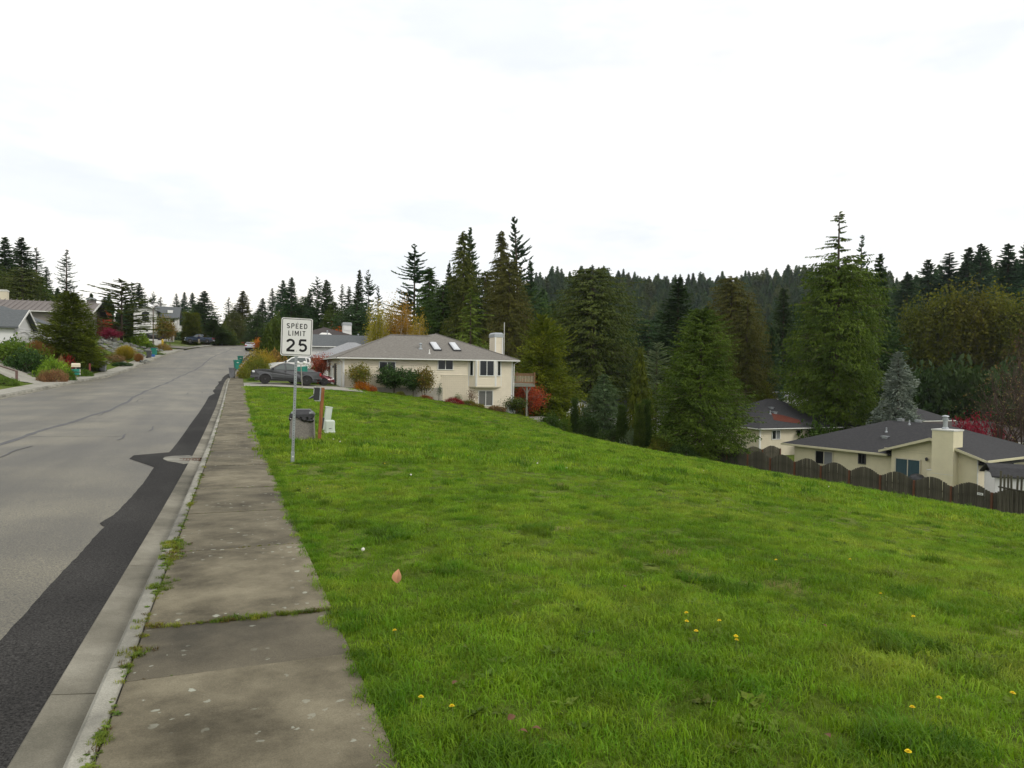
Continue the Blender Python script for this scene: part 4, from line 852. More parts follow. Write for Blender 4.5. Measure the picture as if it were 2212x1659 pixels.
# ---------------------------------------------------------------- cream house behind the wavy fence (turned a little to the street)
FB = Fr(45.9, 41, R(12)); CXa, CYa = 45.9, 41
def z4(x, y): return ((2700+x/1.7015)*.553, (1350+y/1.7015)*.553)
def z6(x, y): return ((3500+x/3.686)*.553, (1600+y/3.686)*.553)
cr_ = empty('cream_house', (CXa, CYa, -6.9), 'low cream house with charcoal roof and chimney behind the wavy fence', 'house')
XA, XB = 46.5, 45.9
lc = FB.x(*z4(685, 720), XA).y; rB = FB.x(*z6(1165, 900), XB).y; lB = FB.x(*z4(1330, 740), XB).y
zeA = FB.x(*z4(950, 682), XA-.5).z; zeB = (FB.x(*z4(1250, 690), XB-.5).z+FB.x(*z6(1300, 745), XB-.5).z)/2
le = FB.x(*z4(600, 652), XA-.5).y; eB0 = FB.x(*z6(1300, 745), XB-.5).y; eB1 = FB.x(*z4(1250, 690), XB-.5).y
mB = (eB0+eB1)/2; zpk = FB.x(*z4(1590, 612), XB-.5).z; pB = (zpk-zeB)/((eB1-eB0)/2)
MB().box(XA+.03, rB+.05, -7.3, XA+11, lc, zeA-.05).build('wall', M['sid_yellow'], cr_)
wl = MB().box(XB+.03, rB, -7.3, XB+4, lB, zeB-.03)
wl.prism([(XB+.03, rB, zeB-.03), (XB+.03, lB, zeB-.03), (XB+.03, lB, zeB+(eB1-lB)*pB-.08), (XB+.03, mB, zpk-.17), (XB+.03, rB, zeB+(rB-eB0)*pB-.08)][::-1], (1, 0, 0), 4); wl.build('wall', M['sid_yellow'], cr_)
pA = .36; dA = 12.0; h = dA/2
# roof A: hip at the left, running into the cross gable
yR = eB0+.12; ra = [(XA-.5, le, zeA), (XA-.5, yR, zeA), (XA-.5+h, yR+h, zeA+h*pA), (XA-.5+h, le-h, zeA+h*pA), (XA-.5+dA, le, zeA), (XA-.5+dA, yR, zeA)]
roA = MB().shell([(ra[1], ra[0], ra[3], ra[2]), (ra[0], ra[4], ra[3]), (ra[4], ra[5], ra[2], ra[3]), (ra[5], ra[1], ra[2])], .14).build('roof', M['roof_black'], cr_)
roB = MB().shell([((XB-.5, eB1, zeB), (XB+5, eB1, zeB), (XB+5, mB, zpk), (XB-.5, mB, zpk)), ((XB-.5, mB, zpk), (XB+5, mB, zpk), (XB+5, eB0, zeB), (XB-.5, eB0, zeB))], .14).build('roof', M['roof_black'], cr_)
M['trim_cream'] = mat('cream trim paint', (.56, .53, .36), (.5, .47, .32), 3, .6)
MB().prism([(XB-.52, eB1+.04, zeB-.16), (XB-.52, eB1+.04, zeB+.0), (XB-.52, mB, zpk), (XB-.52, mB, zpk-.2)], (-1, 0, 0), .04).prism([(XB-.52, eB0-.04, zeB-.16), (XB-.52, eB0-.04, zeB), (XB-.52, mB, zpk), (XB-.52, mB, zpk-.2)][::-1], (-1, 0, 0), .04).build('bargeboard', M['trim_cream'], roB)
MB().box(XA-.62, eB1-.3, zeA-.16, XA-.51, le, zeA-.01).build('gutter', M['trim_cream'], roA)
MB().box(XB-.5, eB0-.12, zeB-.16, XB+13, eB0-.02, zeB-.01).build('gutter', M['trim_cream'], roB)
oA = Vector((XA+.03, 0, 0)); oB = Vector((XB+.03, 0, 0))
def wA(a, b, X, o, **k):
    p, q = FB.x(*a, X), FB.x(*b, X); window(cr_, o, EY, NL, min(p.y, q.y), max(p.y, q.y), min(p.z, q.z), max(p.z, q.z), **k)
M['trim_w'] = mat('cream window frame', (.55, .52, .4), (.5, .47, .36), 3, .6)
wA(z4(825, 692), z4(943, 800), XA, oA, mt='trim_w', glass=['glass_pale', 'glass']); wA(z4(1112, 715), z4(1160, 790), XA, oA, mt='dkmetal')
wA(z4(1357, 742), z4(1524, 915), XB, oB, mt='trim_w', glass='glass_curtain')
p = FB.x(*z6(450, 715), XB); MB().lathe((XB-.1, p.y, p.z-.12), [(.03, 0), (.09, .05), (.1, .2), (.03, .26)], 8).build('wall_lamp', M['dkmetal'], cr_)
for yy_ in (600, 632): p = FB.x(*z6(300, yy_-8), XB); MB().obox(oB, EY, NL, p.y-3, mB+3.6, p.z-.015, p.z+.015, 0, .022).build('batten', M['trim_cream'], cr_)
# chimney breast with its flue
cL = FB.x(*z6(516, 500), XB-.75).y; cR = FB.x(*z6(825, 500), XB-.75).y; cT = FB.x(*z6(650, 292), XB-.75).z; cS = FB.x(*z6(445, 870), XB-.75)
chb = MB().box(XB-.75, cR, -7.3, XB+.55, cL, cT-.06).box(XB-.752, cL-.01, -7.3, XB+.05, cS.y, cS.z)
cho = chb.build('chimney', M['sid_yellow'], cr_)
MB().box(XB-.8, cR-.05, cT-.06, XB+.6, cL+.05, cT+.03).build('chimney_cap', M['offwhite'], cho)
MB().box(XB-.78, cL, cS.z, XB+.03, cS.y+.04, cS.z+.05).box(XB-.765, cR-.01, -5.2, XB-.749, cL+.01, -5.17).build('flashing', M['offwhite'], cho)
fp = FB.x(*z6(705, 285), XB-.15); MB().lathe((XB-.1, fp.y, cT+.02), [(.24, 0), (.22, .1), (.15, .16), (.15, .62), (.2, .66), (.2, .74), (.15, .76), (.15, .86), (.24, .88), (.22, .95), (.03, 1.0)], 14).build('flue', M['metal'], cho)
# right wall facing the camera
oR = Vector((0, rB, 0)); siding(cr_, oR, EX, NF, XB+.1, XB+12, -7, zeB-.1, M['sid_pale'], .2)
MB().obox(oR, EX, NF, XB, XB+.12, -7.2, zeB-.1, 0, .04).build('corner_trim', M['offwhite'], cr_)
p, q = FB.y(*z6(1545, 715), rB), FB.y(*z6(1672, 880), rB); window(cr_, oR, EX, NF, p.x, q.x, q.z, p.z, mt='dkmetal')
# roof vents on the front slopes
nA = Vector((-pA, 0, 1)).normalized()
for x, y, kind in ((1297, 575, 'p'), (1290, 612, 'b'), (1450, 525, 'p'), (1393, 497, 'b'), (1510, 505, 'b')):
    o = FB.pl(*z4(x, y), ra[0], nA)
    if kind == 'p': vent(roA, o, .055, .38, 0, 'metal')
    else: MB().box(o.x-.16, o.y-.2, o.z-.1, o.x+.2, o.y+.2, o.z+.1).box(o.x-.24, o.y-.26, o.z+.1, o.x+.22, o.y+.26, o.z+.13).build('roof_vent', M['metal'], roA)
cr_.rotation_euler.z = R(12)

# ---------------------------------------------------------------- two storey house left of it, its roof patched in red
def zc(x, y): return ((2800+x/4.424)*.553, (1480+y/4.424)*.553)
tb = empty('two_storey_house', (54, 65, -7.4), 'cream two storey house with red patch on its black hip roof', 'house')
c0 = P(*zc(740, 900), 80); X2, Y2 = c0.x, c0.y; ze2 = P(*zc(765, 850), 79.6).z
MB().box(X2, Y2, -8.2, X2+14, Y2+13, ze2-.05).build('wall', M['sid_pale'], tb)
siding(tb, (X2, Y2, 0), EX, NF, 0, 14, -7.8, ze2-.1, M['sid_pale'], .22, False); siding(tb, (X2, Y2, 0), EY, NL, 0, 13, -7.8, ze2-.1, M['sid_pale'], .22, False)
MB().obox((X2, Y2, 0), EX, NF, -.05, .16, -8, ze2-.05, -.05, .06).build('corner_trim', M['white'], tb)
r2_ = hip(tb, X2-.55, Y2-.55, X2+14.5, Y2+13.5, ze2, .42, M['roof_black'])
gutterline(tb, (X2-.57, Y2-.57, ze2-.15), (X2+14.5, Y2-.57, ze2-.15)); gutterline(tb, (X2-.57, Y2+13.5, ze2-.15), (X2-.57, Y2-.57, ze2-.15))
p, q = F0.y(*zc(945, 885), Y2), F0.y(*zc(1090, 1045), Y2); window(tb, (0, Y2, 0), EX, NF, p.x, q.x, q.z, p.z, glass=['glass', 'glass_pale'])
p, q = F0.y(*zc(1380, 885), Y2), F0.y(*zc(1440, 965), Y2); window(tb, (0, Y2, 0), EX, NF, p.x, q.x, q.z, p.z, (), mt='dkmetal')
q0 = (X2-.55, Y2-.55, ze2); n2 = Vector((0, -.42, 1)).normalized(); pts = [F0.pl(*zc(x, y), q0, n2) for x, y in ((945, 595), (1150, 632), (1430, 712), (1450, 775), (1180, 745), (985, 710))]
MB().prism([x+n2*.004 for x in pts][::-1], n2, .012).build('shingle_patch', M['roof_red'], r2_)
for x, y in ((938, 510), (995, 592)):
    o = F0.pl(*zc(x, y), q0, n2); MB().box(o.x-.2, o.y-.2, o.z-.1, o.x+.2, o.y+.25, o.z+.12).box(o.x-.28, o.y-.28, o.z+.12, o.x+.28, o.y+.26, o.z+.16).build('roof_vent', M['metal'], r2_)
o = F0.pl(*zc(925, 605), q0, n2); vent(r2_, o, .06, .4, 0, 'metal')

def simple_house(name, label, px, D, zb, w_, d_, h, roof, pitch, axis, wallm, roofm, wins=(), ov=.4, garage=None):
    """house standing with its near left corner on column px at depth D"""
    c = P(px, 800, D); x, y = c.x, c.y; rt = empty(name, (x, y, zb), label, 'house')
    wb = MB().box(x, y, zb-3, x+w_, y+d_, zb+h)
    if roof == 'gable':
        if axis == 'y': z = w_/2*pitch; wb.prism([(x, y+.002, zb+h), (x+w_, y+.002, zb+h), (x+w_/2, y+.002, zb+h+z)], (0, 1, 0), d_-.004)
        else: z = d_/2*pitch; wb.prism([(x+.002, y, zb+h), (x+.002, y+d_, zb+h), (x+.002, y+d_/2, zb+h+z)][::-1], (1, 0, 0), w_-.004)
    wb.build('wall', M[wallm], rt); ze = zb+h-ov*pitch+.17
    if roof == 'gable': r_ = gable(rt, x-ov, y-ov, x+w_+ov, y+d_+ov, ze, pitch, M[roofm], axis)
    else: r_ = hip(rt, x-ov, y-ov, x+w_+ov, y+d_+ov, zb+h+.1, pitch, M[roofm]); ze = zb+h+.1
    gutterline(rt, (x-ov, y-ov-.02, ze-.16), (x+w_+ov, y-ov-.02, ze-.16))
    for (side, a_, b_, z0, z1, kw) in wins:
        if side == 'f': window(rt, (x, y, zb), EX, NF, a_, b_, z0, z1, **kw)
        elif side == 'l': window(rt, (x, y, zb), EY, NL, a_, b_, z0, z1, **kw)
        else: window(rt, (x+w_, y, zb), EY, NR, a_, b_, z0, z1, **kw)
    return rt, x, y, r_
# houses glimpsed between the trees of the hollow
simple_house('white_house', 'white house gable glimpsed right of the red patched roof between trees', 1690, 118, -6.8, 4.6, 8, 4.4, 'gable', .45, 'y', 'sid_white', 'roof_grey', [('f', 1, 1.9, 2.2, 3.4, {})])
simple_house('cream_gabled_house', 'cream house with black roof glimpsed right of the blue spruce', 1952, 100, -7.2, 9.3, 10, 2.6, 'hip', .45, 'x', 'sid_yellow', 'roof_black', [('f', 1.2, 2.4, 1, 2.2, {})])
simple_house('dark_roofed_house', 'long low house with dark grey roof behind the red maple', 1985, 74, -8.1, 22, 10, 2.6, 'hip', .36, 'x', 'sid_yellow', 'roof_dark', [('f', 2, 3.4, 1, 2.2, {})])
simple_house('white_gabled_house', 'white gabled house with grey roof glimpsed behind the golden conifer', 1222, 98, -6.6, 4.6, 8, 3.2, 'gable', .5, 'y', 'sid_white', 'roof_slate', [('f', 1.6, 2.8, 1.2, 2.4, {})])
simple_house('grey_gabled_house', 'white house with grey roof hidden behind the drooping cypress', 1320, 104, -7.0, 9, 8, 3.0, 'gable', .4, 'x', 'sid_white', 'roof_slate', [('f', 3.5, 5, .9, 2.2, {})])

# ---------------------------------------------------------------- houses on the left side
def z0l(x, y): return ((x/5.53)*.553, (1100+y/5.53)*.553)
# grey house with the garage wing
gh = empty('grey_house', (-21, 86, 2.9), 'pale grey house with slate hip roof and gabled garage wing at the road', 'house')
gx = -20.6; gy0, gy1 = 85.0, 91.8; gz = 2.7; gze = 5.55; gp = .5
MB().box(gx-7, gy0, gz-2, gx, gy1, gze).prism([(gx-.002, gy0, gze), (gx-.002, gy1, gze), (gx-.002, (gy0+gy1)/2, gze+3.4*gp)], (-1, 0, 0), 6.9).build('wall', M['sid_grey'], gh)
gable(gh, gx-7, gy0-.5, gx+.5, gy1+.5, gze-.08, gp, M['roof_slate'], 'x')
MB().prism([(gx+.51, gy0-.55, gze-.25), (gx+.51, (gy0+gy1)/2, gze+3.4*gp-.05), (gx+.51, (gy0+gy1)/2, gze+3.4*gp+.2), (gx+.51, gy0-.55, gze)], (1, 0, 0), .05).prism([(gx+.51, gy1+.55, gze-.25), (gx+.51, (gy0+gy1)/2, gze+3.4*gp-.05), (gx+.51, (gy0+gy1)/2, gze+3.4*gp+.2), (gx+.51, gy1+.55, gze)][::-1], (1, 0, 0), .05).build('bargeboard', M['white'], gh)
siding(gh, (gx, 0, 0), EY, NR, gy0, gy1, gz, gze, M['sid_grey'], .2, False); gdoor(gh, (gx, 0, 0), EY, NR, gy0+1.3, gy1-1.3, gz, gz+2.1, .3)
for yq in (gy0, gy1-.2): MB().obox((gx, 0, 0), EY, NR, yq, yq+.2, gz-.5, gze, 0, .06).build('corner_trim', M['white'], gh)
MB().box(gx-22, 92.2, gz-2, gx+.4, 101, 6.2).build('wall', M['sid_grey'], gh)
hip(gh, gx-23, 91.6, gx+1.2, 101.6, 6.2, .42, M['roof_slate']); gutterline(gh, (gx-23, 91.58, 6.05), (gx+1.2, 91.58, 6.05))
siding(gh, (0, 92.2, 0), EX, NF, gx-6, gx+.4, gz, 6.1, M['sid_grey'], .2, False)
MB().box(gx-.9, 91.9, gz, gx+.6, 92.15, gz+1.6).build('porch_panel', M['white'], gh)
# taupe house behind it, end gable to the street
th_ = empty('taupe_house', (-19, 107, 5), 'two storey taupe house with long low brown roof left of the pine', 'house')
tx = P(190, 700, 103).x; ty0, ty1 = 117.5, 130; tze = 9.3; tp = .27
MB().box(tx-17, ty0, 2, tx, ty1, tze).prism([(tx-.002, ty0, tze), (tx-.002, ty1, tze), (tx-.002, (ty0+ty1)/2, tze+6.75*tp)], (-1, 0, 0), 16.9).build('wall', M['sid_taupe'], th_)
tr_ = gable(th_, tx-18, ty0-.7, tx+.8, ty1+.7, tze-.05, tp, M['roof_taupe'], 'x')
MB().prism([(tx+.81, ty0-.75, tze-.25), (tx+.81, (ty0+ty1)/2, tze+6.75*tp-.05), (tx+.81, (ty0+ty1)/2, tze+6.75*tp+.22), (tx+.81, ty0-.75, tze)], (1, 0, 0), .05).build('bargeboard', M['white'], tr_)
gutterline(th_, (tx-18, ty0-.72, tze-.2), (tx+.8, ty0-.72, tze-.2))
for k in range(26): x = tx-17.6+k*.7; MB().prism([(x, ty0-.6, tze+.0), (x, (ty0+ty1)/2-.1, tze+7.3*tp-.03), (x, (ty0+ty1)/2-.1, tze+7.3*tp+.05), (x, ty0-.6, tze+.08)], (1, 0, 0), .05).build('rib', M['roof_taupe'], tr_)
window(th_, (tx, 0, 0), EY, NR, 119, 122.5, 6.2, 8.4, (.5,)); window(th_, (tx, 0, 0), EY, NR, 125, 128.6, 6.2, 8.4, (.33, .66))
window(th_, (0, ty0, 0), EX, NF, tx-3.4, tx-.6, 6.3, 8.6, (.5,), glass='glass_pale')
MB().box(tx+.05, 119, 5.3, tx+2.2, 130, 5.5).build('balcony', M['white'], th_)
for k in range(12): MB().box(tx+2.05, 119.1+k*.95, 5.5, tx+2.12, 119.2+k*.95, 6.3).build('baluster', M['white'], th_)
chim(th_, 187, 203.5, 643, 648, 660, 109, 'sid_taupe', 'metal', 'chimney', 1.3)
# roof line of the house behind
bh, x_, y_, rr_ = simple_house('hillside_house', 'house with grey roof and cream chimney peeping over the taupe house', -30, 140, 9.6, 17, 10, 3.3, 'gable', .3, 'x', 'sid_yellow', 'roof_slate', [('f', 2, 4, 1, 2.2, {})])
chim(bh, -3, 13, 625, 629, 652, 118, 'sid_pale', 'offwhite', 'chimney', 1.2)
# white house with the arched window
wh = empty('white_arched_house', (-17, 162, 6.5), 'white two storey house with big arched window in its gable', 'house')
def zw(x, y): return ((350+x/5.53)*.553, (1100+y/5.53)*.553)
wy = P(315, 700, 150).y
wl_, wr_ = F0.y(*zw(950, 700), wy).x, F0.y(*zw(1450, 700), wy).x; wze = F0.y(*zw(1440, 640), wy).z; wpk = F0.y(*zw(1215, 525), wy).z
wm = (wl_+wr_)/2; wp = (wpk-wze)/((wr_-wl_)/2+.6)
MB().box(wl_, wy, 4, wr_, wy+12, wze+.3).prism([(wl_, wy+.002, wze+.3), (wr_, wy+.002, wze+.3), (wm, wy+.002, wpk-.15)], (0, 1, 0), 11.9).build('wall', M['sid_white'], wh)
wrf = gable(wh, wl_-.6, wy-.6, wr_+.6, wy+12, wze, wp, M['roof_slate'], 'y')
ow = Vector((0, wy, 0)); a0, a1 = F0.y(*zw(1120, 870), wy), F0.y(*zw(1300, 740), wy)
window(wh, ow, EX, NF, a0.x, a1.x, a0.z, a1.z, (), fw=.14)
am = (a0.x+a1.x)/2; ar = (a1.x-a0.x)/2; zc0 = F0.y(*zw(1210, 715), wy).z
arc = MB()
for k in range(12):
    t0, t1 = math.pi*k/12, math.pi*(k+1)/12; q = lambda r_, t, d: (am+r_*math.cos(t), wy-d, zc0+r_*math.sin(t)*.95)
    arc.faces([q(ar, t0, .1), q(ar, t1, .1), q(ar+.16, t1, .1), q(ar+.16, t0, .1), q(ar, t0, 0), q(ar, t1, 0), q(ar+.16, t1, 0), q(ar+.16, t0, 0)], [(0, 1, 2, 3), (0, 4, 5, 1), (2, 6, 7, 3)])
aw = arc.obox((0, wy, 0), EX, NF, a0.x-.16, a1.x+.16, zc0-.14, zc0, 0, .1).build('arched_window', M['white'], wh)
MB().prism([(am+ar*math.cos(math.pi*k/12), wy-.02, zc0+ar*.95*math.sin(math.pi*k/12)) for k in range(13)], (0, -1, 0), .02).build('pane', M['glass'], aw)
z_ = F0.y(*zw(1210, 905), wy).z; MB().box(a0.x-.4, wy-.9, z_-.5, a1.x+.4, wy, z_-.38).box(a0.x-.4, wy-.9, z_+.1, a1.x+.4, wy-.82, z_+.18).build('balcony', M['white'], wh)
for k in range(9): x = a0.x-.4+(a1.x-a0.x+.74)*k/8; MB().box(x, wy-.88, z_-.38, x+.05, wy-.83, z_+.1).build('baluster', M['white'], wh)
p, q = F0.y(*zw(1395, 870), wy), F0.y(*zw(1460, 790), wy); window(wh, ow, EX, NF, p.x-.3, q.x-.45, p.z, q.z, ())
p, q = F0.y(*zw(1210, 1075), wy), F0.y(*zw(1275, 1025), wy); window(wh, ow, EX, NF, p.x, q.x, p.z, q.z, ())
zt_ = F0.y(*zw(1100, 1110), wy).z; MB().obox(ow, EX, NF, wl_-.1, wr_, zt_, zt_+.25, 0, .15).build('trim_band', M['sid_grey'], wh)
# its street wing
sy0 = wy+2.0; sx1 = F0.y(*zw(1880, 800), sy0).x; sze = F0.y(*zw(1880, 790), sy0).z; sy1 = sy0+8.5
szr = sze+2.7
MB().box(wr_+.02, sy0, F0.y(*zw(1880, 1065), sy0).z, sx1, sy1, sze+.2).prism([(sx1-.002, sy0, sze+.2), (sx1-.002, sy1, sze+.2), (sx1-.002, (sy0+sy1)/2, szr-.1)], (-1, 0, 0), 6).box(wr_+.02, sy0+.8, 4.5, sx1-1.0, sy1-.8, F0.y(*zw(1880, 1065), sy0).z-.002).build('wall', M['sid_white'], wh)
sr = gable(wh, wr_-1, sy0-.5, sx1+.6, sy1+.5, sze, (szr-sze)/(4.75), M['roof_slate'], 'x')
os_ = Vector((sx1, 0, 0)); zl_ = F0.y(*zw(1880, 900), sy0).z
window(wh, os_, EY, NR, sy0+1, sy0+2.6, zl_, zl_+1.4, ()); window(wh, os_, EY, NR, sy0+4.6, sy0+7, zl_-1.0, zl_+1.3, (.5,), glass='glass_pale', rails=(.3,))
window(wh, (0, sy0, 0), EX, NF, sx1-1.3, sx1-.3, zl_+.1, zl_+1.3, (), mt='white')
zb_ = F0.y(*zw(1880, 1065), sy0).z; MB().obox((sx1-1.0, 0, 0), EY, NR, sy0+1.6, sy0+3.2, zb_-2.6, zb_-.3, 0, .03).build('doorway', M['black'], wh)
MB().box(sx1+.02, sy1-2.2, zb_+.2, sx1+1.0, sy1-.2, zb_+1.5).build('balcony', M['white'], wh)
p = F0.pl(*zw(1745, 650), (0, sy0-.5, sze), Vector((0, -(szr-sze)/4.75, 1)).normalized()); MB().box(p.x-.5, p.y-.5, p.z-.3, p.x+.5, p.y+.5, p.z+.3).build('skylight', M['white'], sr)
simple_house('brown_house', 'low brown house in the shade behind the clipped cypress', 408, 178, 7.6, 9, 9, 2.8, 'gable', .3, 'x', 'sid_taupe', 'roof_dark', [('f', 3, 4.2, .9, 2.1, {}), ('f', 5.5, 7, .9, 2.1, {})])
# ================================================================ FENCES
M['picket'] = mat('weathered dark fence board', (.045, .041, .029), (.095, .087, .064), 5, .9, bump=.5, stretch=(3, 3, .5), rand=.28)
M['postred'] = mat('red brown fence post', (.10, .04, .022), (.15, .065, .035), 5, .85, bump=.3, stretch=(3, 3, .5))
def picket_mesh(w_=.138, t=.02, h=1.0):
    m_ = MB().box(0, -t/2, 0, w_, t/2, h); me = bpy.data.meshes.new('picket'); me.from_pydata(m_.v, [], m_.f); me.materials.append(M['picket']); return me
PM = picket_mesh()
def wavy_fence(name, a, b, n, zv, amp, label, zbot, postm='postred', per=17, first=0):
    """panels with arched tops between posts; every picket a part"""
    a = Vector(a); b = Vector(b); L = (b-a).length; d = (b-a)/L; ang = math.atan2(d.y, d.x); nrm = Vector((d.y, -d.x))
    rt = empty(name, (a.x, a.y, zbot(a.x, a.y)), label, 'fence'); pl_ = L/n
    for i in range(n+1):
        p = a+d*pl_*i; o = MB(); z0 = zbot(p.x, p.y); zt_ = zv(i/n)+.03
        q = p+nrm*.06
        o.box(-.05, -.05, z0-.3-wloc(rt).z, .05, .05, zt_-wloc(rt).z); pb = o.build('post', M[postm], rt, local=True); pb.location = (q.x-a.x, q.y-a.y, 0); pb.rotation_euler.z = ang
    for i in range(n):
        w_ = pl_/per
        for k in range(per):
            s = (k+.5)/per; p = a+d*(pl_*i+w_*k); zt_ = zv((i+s)/n)+amp*math.sin(math.pi*s)**1.3; z0 = zbot(p.x, p.y)-.05
            o = link('picket', PM, rt, (p.x-a.x+random.uniform(-.004, .004), p.y-a.y, z0-rt.location.z)); o.rotation_euler = (random.uniform(-.012, .012), random.uniform(-.008, .008), ang)
            o.scale = (w_/.138*.97, 1, zt_-z0+random.uniform(-.012, .012))
        for hz in (.25, 1.05):
            p0 = a+d*pl_*i-nrm*.035; p1 = a+d*pl_*(i+1)-nrm*.035; zz0, zz1 = zbot(p0.x, p0.y)+hz, zbot(p1.x, p1.y)+hz
            MB().faces([(p0.x, p0.y, zz0), (p1.x, p1.y, zz1), (p1.x, p1.y, zz1+.09), (p0.x, p0.y, zz0+.09), (p0.x-nrm.x*.035, p0.y-nrm.y*.035, zz0), (p1.x-nrm.x*.035, p1.y-nrm.y*.035, zz1), (p1.x-nrm.x*.035, p1.y-nrm.y*.035, zz1+.09), (p0.x-nrm.x*.035, p0.y-nrm.y*.035, zz0+.09)],
                       [(0, 1, 2, 3), (7, 6, 5, 4), (0, 4, 5, 1), (3, 2, 6, 7)]).build('rail', M[postm], rt)
    return rt
fpx = [243, 383, 540, 697, 870, 1057, 1270, 1487, 1745, 2015]
fd = Vector((2.3, -21.8)); pst0 = Vector((39.65, 51.4)); pst9 = Vector((41.95, 29.65)); step = (pst9-pst0)/9
zb_f = lambda x, y: tz(x, y)-.02
fz0 = P(1572, 975, 62.2).z; fz9 = P(2148, 1066, 42.6).z
wavy_fence('wavy_fence', (pst0-step*1.0).to_tuple(), (pst9+step*1.0).to_tuple(), 11, lambda t: fz0+(fz9-fz0)*((t*11-1)/9), .42, 'dark weathered wooden fence with wavy top along the foot of the lawn', zb_f, 'postred', 17)
plate = P(2142, 1074, 42.0); pp_ = pst9-step*.28
pl_o = MB().box(-.17, -.03, -.07, .17, -.012, .07).build('fence_plate', M['white'], local=True); pl_o.location = (pp_.x-.02, pp_.y, P(2138, 1072, 42.6).z); pl_o.rotation_euler.z = math.atan2(step.y, step.x)+0
tag(pl_o, 'small white number plate on the wavy fence near its right end', 'plate')
dg = MB()
for k in range(4): dg.box(-.11+k*.06, -.034, -.03, -.075+k*.06, -.0305, .03)
dg.build('digits', M['dkmetal'], pl_o, local=True)
# second wavy fence between the two houses of the hollow
wavy_fence('garden_fence', (41.4, 57.0), (51.5, 58.4), 4, lambda t: -5.75-.1*t, .35, 'reddish wavy garden fence between the two cream houses', zb_f, 'postred', 14)
# tall open picket panel at the right end
M['picket2'] = M['picket']
gp_ = empty('picket_panel', (pst9.x+.15, pst9.y-1.2, tz(42, 28)), 'tall gappy picket panel at the right end of the fence line', 'fence panel')
a_ = Vector(P(2160, 1000, 41.5)); b_ = Vector(P(2300, 1000, 37.5)); dd = Vector((b_.x-a_.x, b_.y-a_.y)); L = dd.length; dd /= L; ang = math.atan2(dd.y, dd.x)
for k in range(14):
    q = Vector((a_.x, a_.y))+dd*(k*.27); o = link('picket', PM, gp_, (q.x-gp_.location.x, q.y-gp_.location.y, -.1)); o.rotation_euler = (0, random.uniform(-.03, .03), ang); o.scale = (.95, 1.2, P(2170, 1024, 41).z-gp_.location.z+.1+random.uniform(-.06, .03)-(0 if k else -.15))
for hz in (.35, 1.95):
    q0 = Vector((a_.x, a_.y)); q1 = q0+dd*4; z_ = gp_.location.z+hz; MB().tube([(q0.x, q0.y+.05, z_), (q1.x, q1.y+.05, z_)], .05, 4).build('rail', M['picket'], gp_)
# shed behind it
sh = P(2150, 1030, 45.5); sx, sy = sh.x, sh.y; zse = P(2140, 1026, 45.5).z; zsr = P(2160, 1010, 45.5).z-.3
sd_ = empty('garden_shed', (sx, sy, -6.6), 'small white sided garden shed with dark roof behind the picket panel', 'shed')
MB().box(sx, sy-.02, -7, sx+3.2, sy+2.6, zse).build('wall', M['sid_white'], sd_); siding(sd_, (sx, sy-.02, 0), EX, NF, 0, 3.2, -6.8, zse-.05, M['sid_white'], .13, True); siding(sd_, (sx, sy, 0), EY, NL, 0, 2.6, -6.8, zse-.05, M['sid_white'], .13, False)
MB().shell([((sx-.25, sy-.3, zse-.05), (sx+3.4, sy-.3, zse-.05), (sx+3.4, sy+.5, zsr+.25), (sx-.25, sy+.5, zsr+.25)), ((sx-.25, sy+.5, zsr+.25), (sx+3.4, sy+.5, zsr+.25), (sx+3.4, sy+1.3, zsr+.45), (sx-.25, sy+1.3, zsr+.45)), ((sx-.25, sy+1.3, zsr+.45), (sx+3.4, sy+1.3, zsr+.45), (sx+3.4, sy+2.9, zse-.05), (sx-.25, sy+2.9, zse-.05))], .08).build('roof', M['roof_black'], sd_)
sd_.rotation_euler.z = R(-42)
bq = P(1981, 1027, 51.5); bb = empty('covered_barbecue', (bq.x, bq.y, tz(bq.x, bq.y)), 'barbecue under a black cover behind the wavy fence', 'barbecue')
h = bq.z+.12-bb.location.z; MB().lathe((bq.x, bq.y, bb.location.z), [(.5, .02), (.52, h*.5), (.55, h*.72), (.5, h*.85), (.36, h*.95), (.12, h)], 14).build('cover', M['black'], bb, smooth=True)

# ================================================================ SIGN, BIN, MAILBOX, PEDESTALS
base = G(633, 14.75); top_ = P(642.5, 687, 14.6); sg = empty('speed_limit_sign', base, 'white speed limit sign on a perforated steel post beside the sidewalk', 'road sign')
ax = (Vector(top_)-base).normalized(); ex = (EX-ax*ax.x).normalized(); en = ex.cross(ax)*1.0   # en points away from the camera side?
if en.y > 0: en = -en
def sgq(x, z, d): return Vector(base)+ex*x+ax*z+en*d
Hs = (Vector(top_)-base).length
def sbox(m_, x0, x1, z0, z1, d0, d1):
    return m_.faces([sgq(x0, z0, d0), sgq(x1, z0, d0), sgq(x1, z1, d0), sgq(x0, z1, d0), sgq(x0, z0, d1), sgq(x1, z0, d1), sgq(x1, z1, d1), sgq(x0, z1, d1)], [(0, 1, 2, 3), (7, 6, 5, 4), (0, 4, 5, 1), (1, 5, 6, 2), (2, 6, 7, 3), (3, 7, 4, 0)])
sbox(MB(), -.026, .026, -.3, Hs, -.026, .026).build('post', M['metal'], sg)
sbox(MB(), -.033, .033, -.3, .22, -.033, .033).build('post_sleeve', M['metal'], sg)
M['hole'] = mat('dark hole', (.01, .01, .01), (.015, .015, .015), 5, .9)
hl = MB()
for k in range(int(Hs/.0508)-1):
    z = .26+k*.0508
    if z < Hs-.02: hl.faces([sgq(.0075*math.cos(j*math.pi/4), z+.0075*math.sin(j*math.pi/4), .0268) for j in range(8)], [tuple(range(8))])
tag(hl.build('holes', M['hole'], sg), kind='stuff')
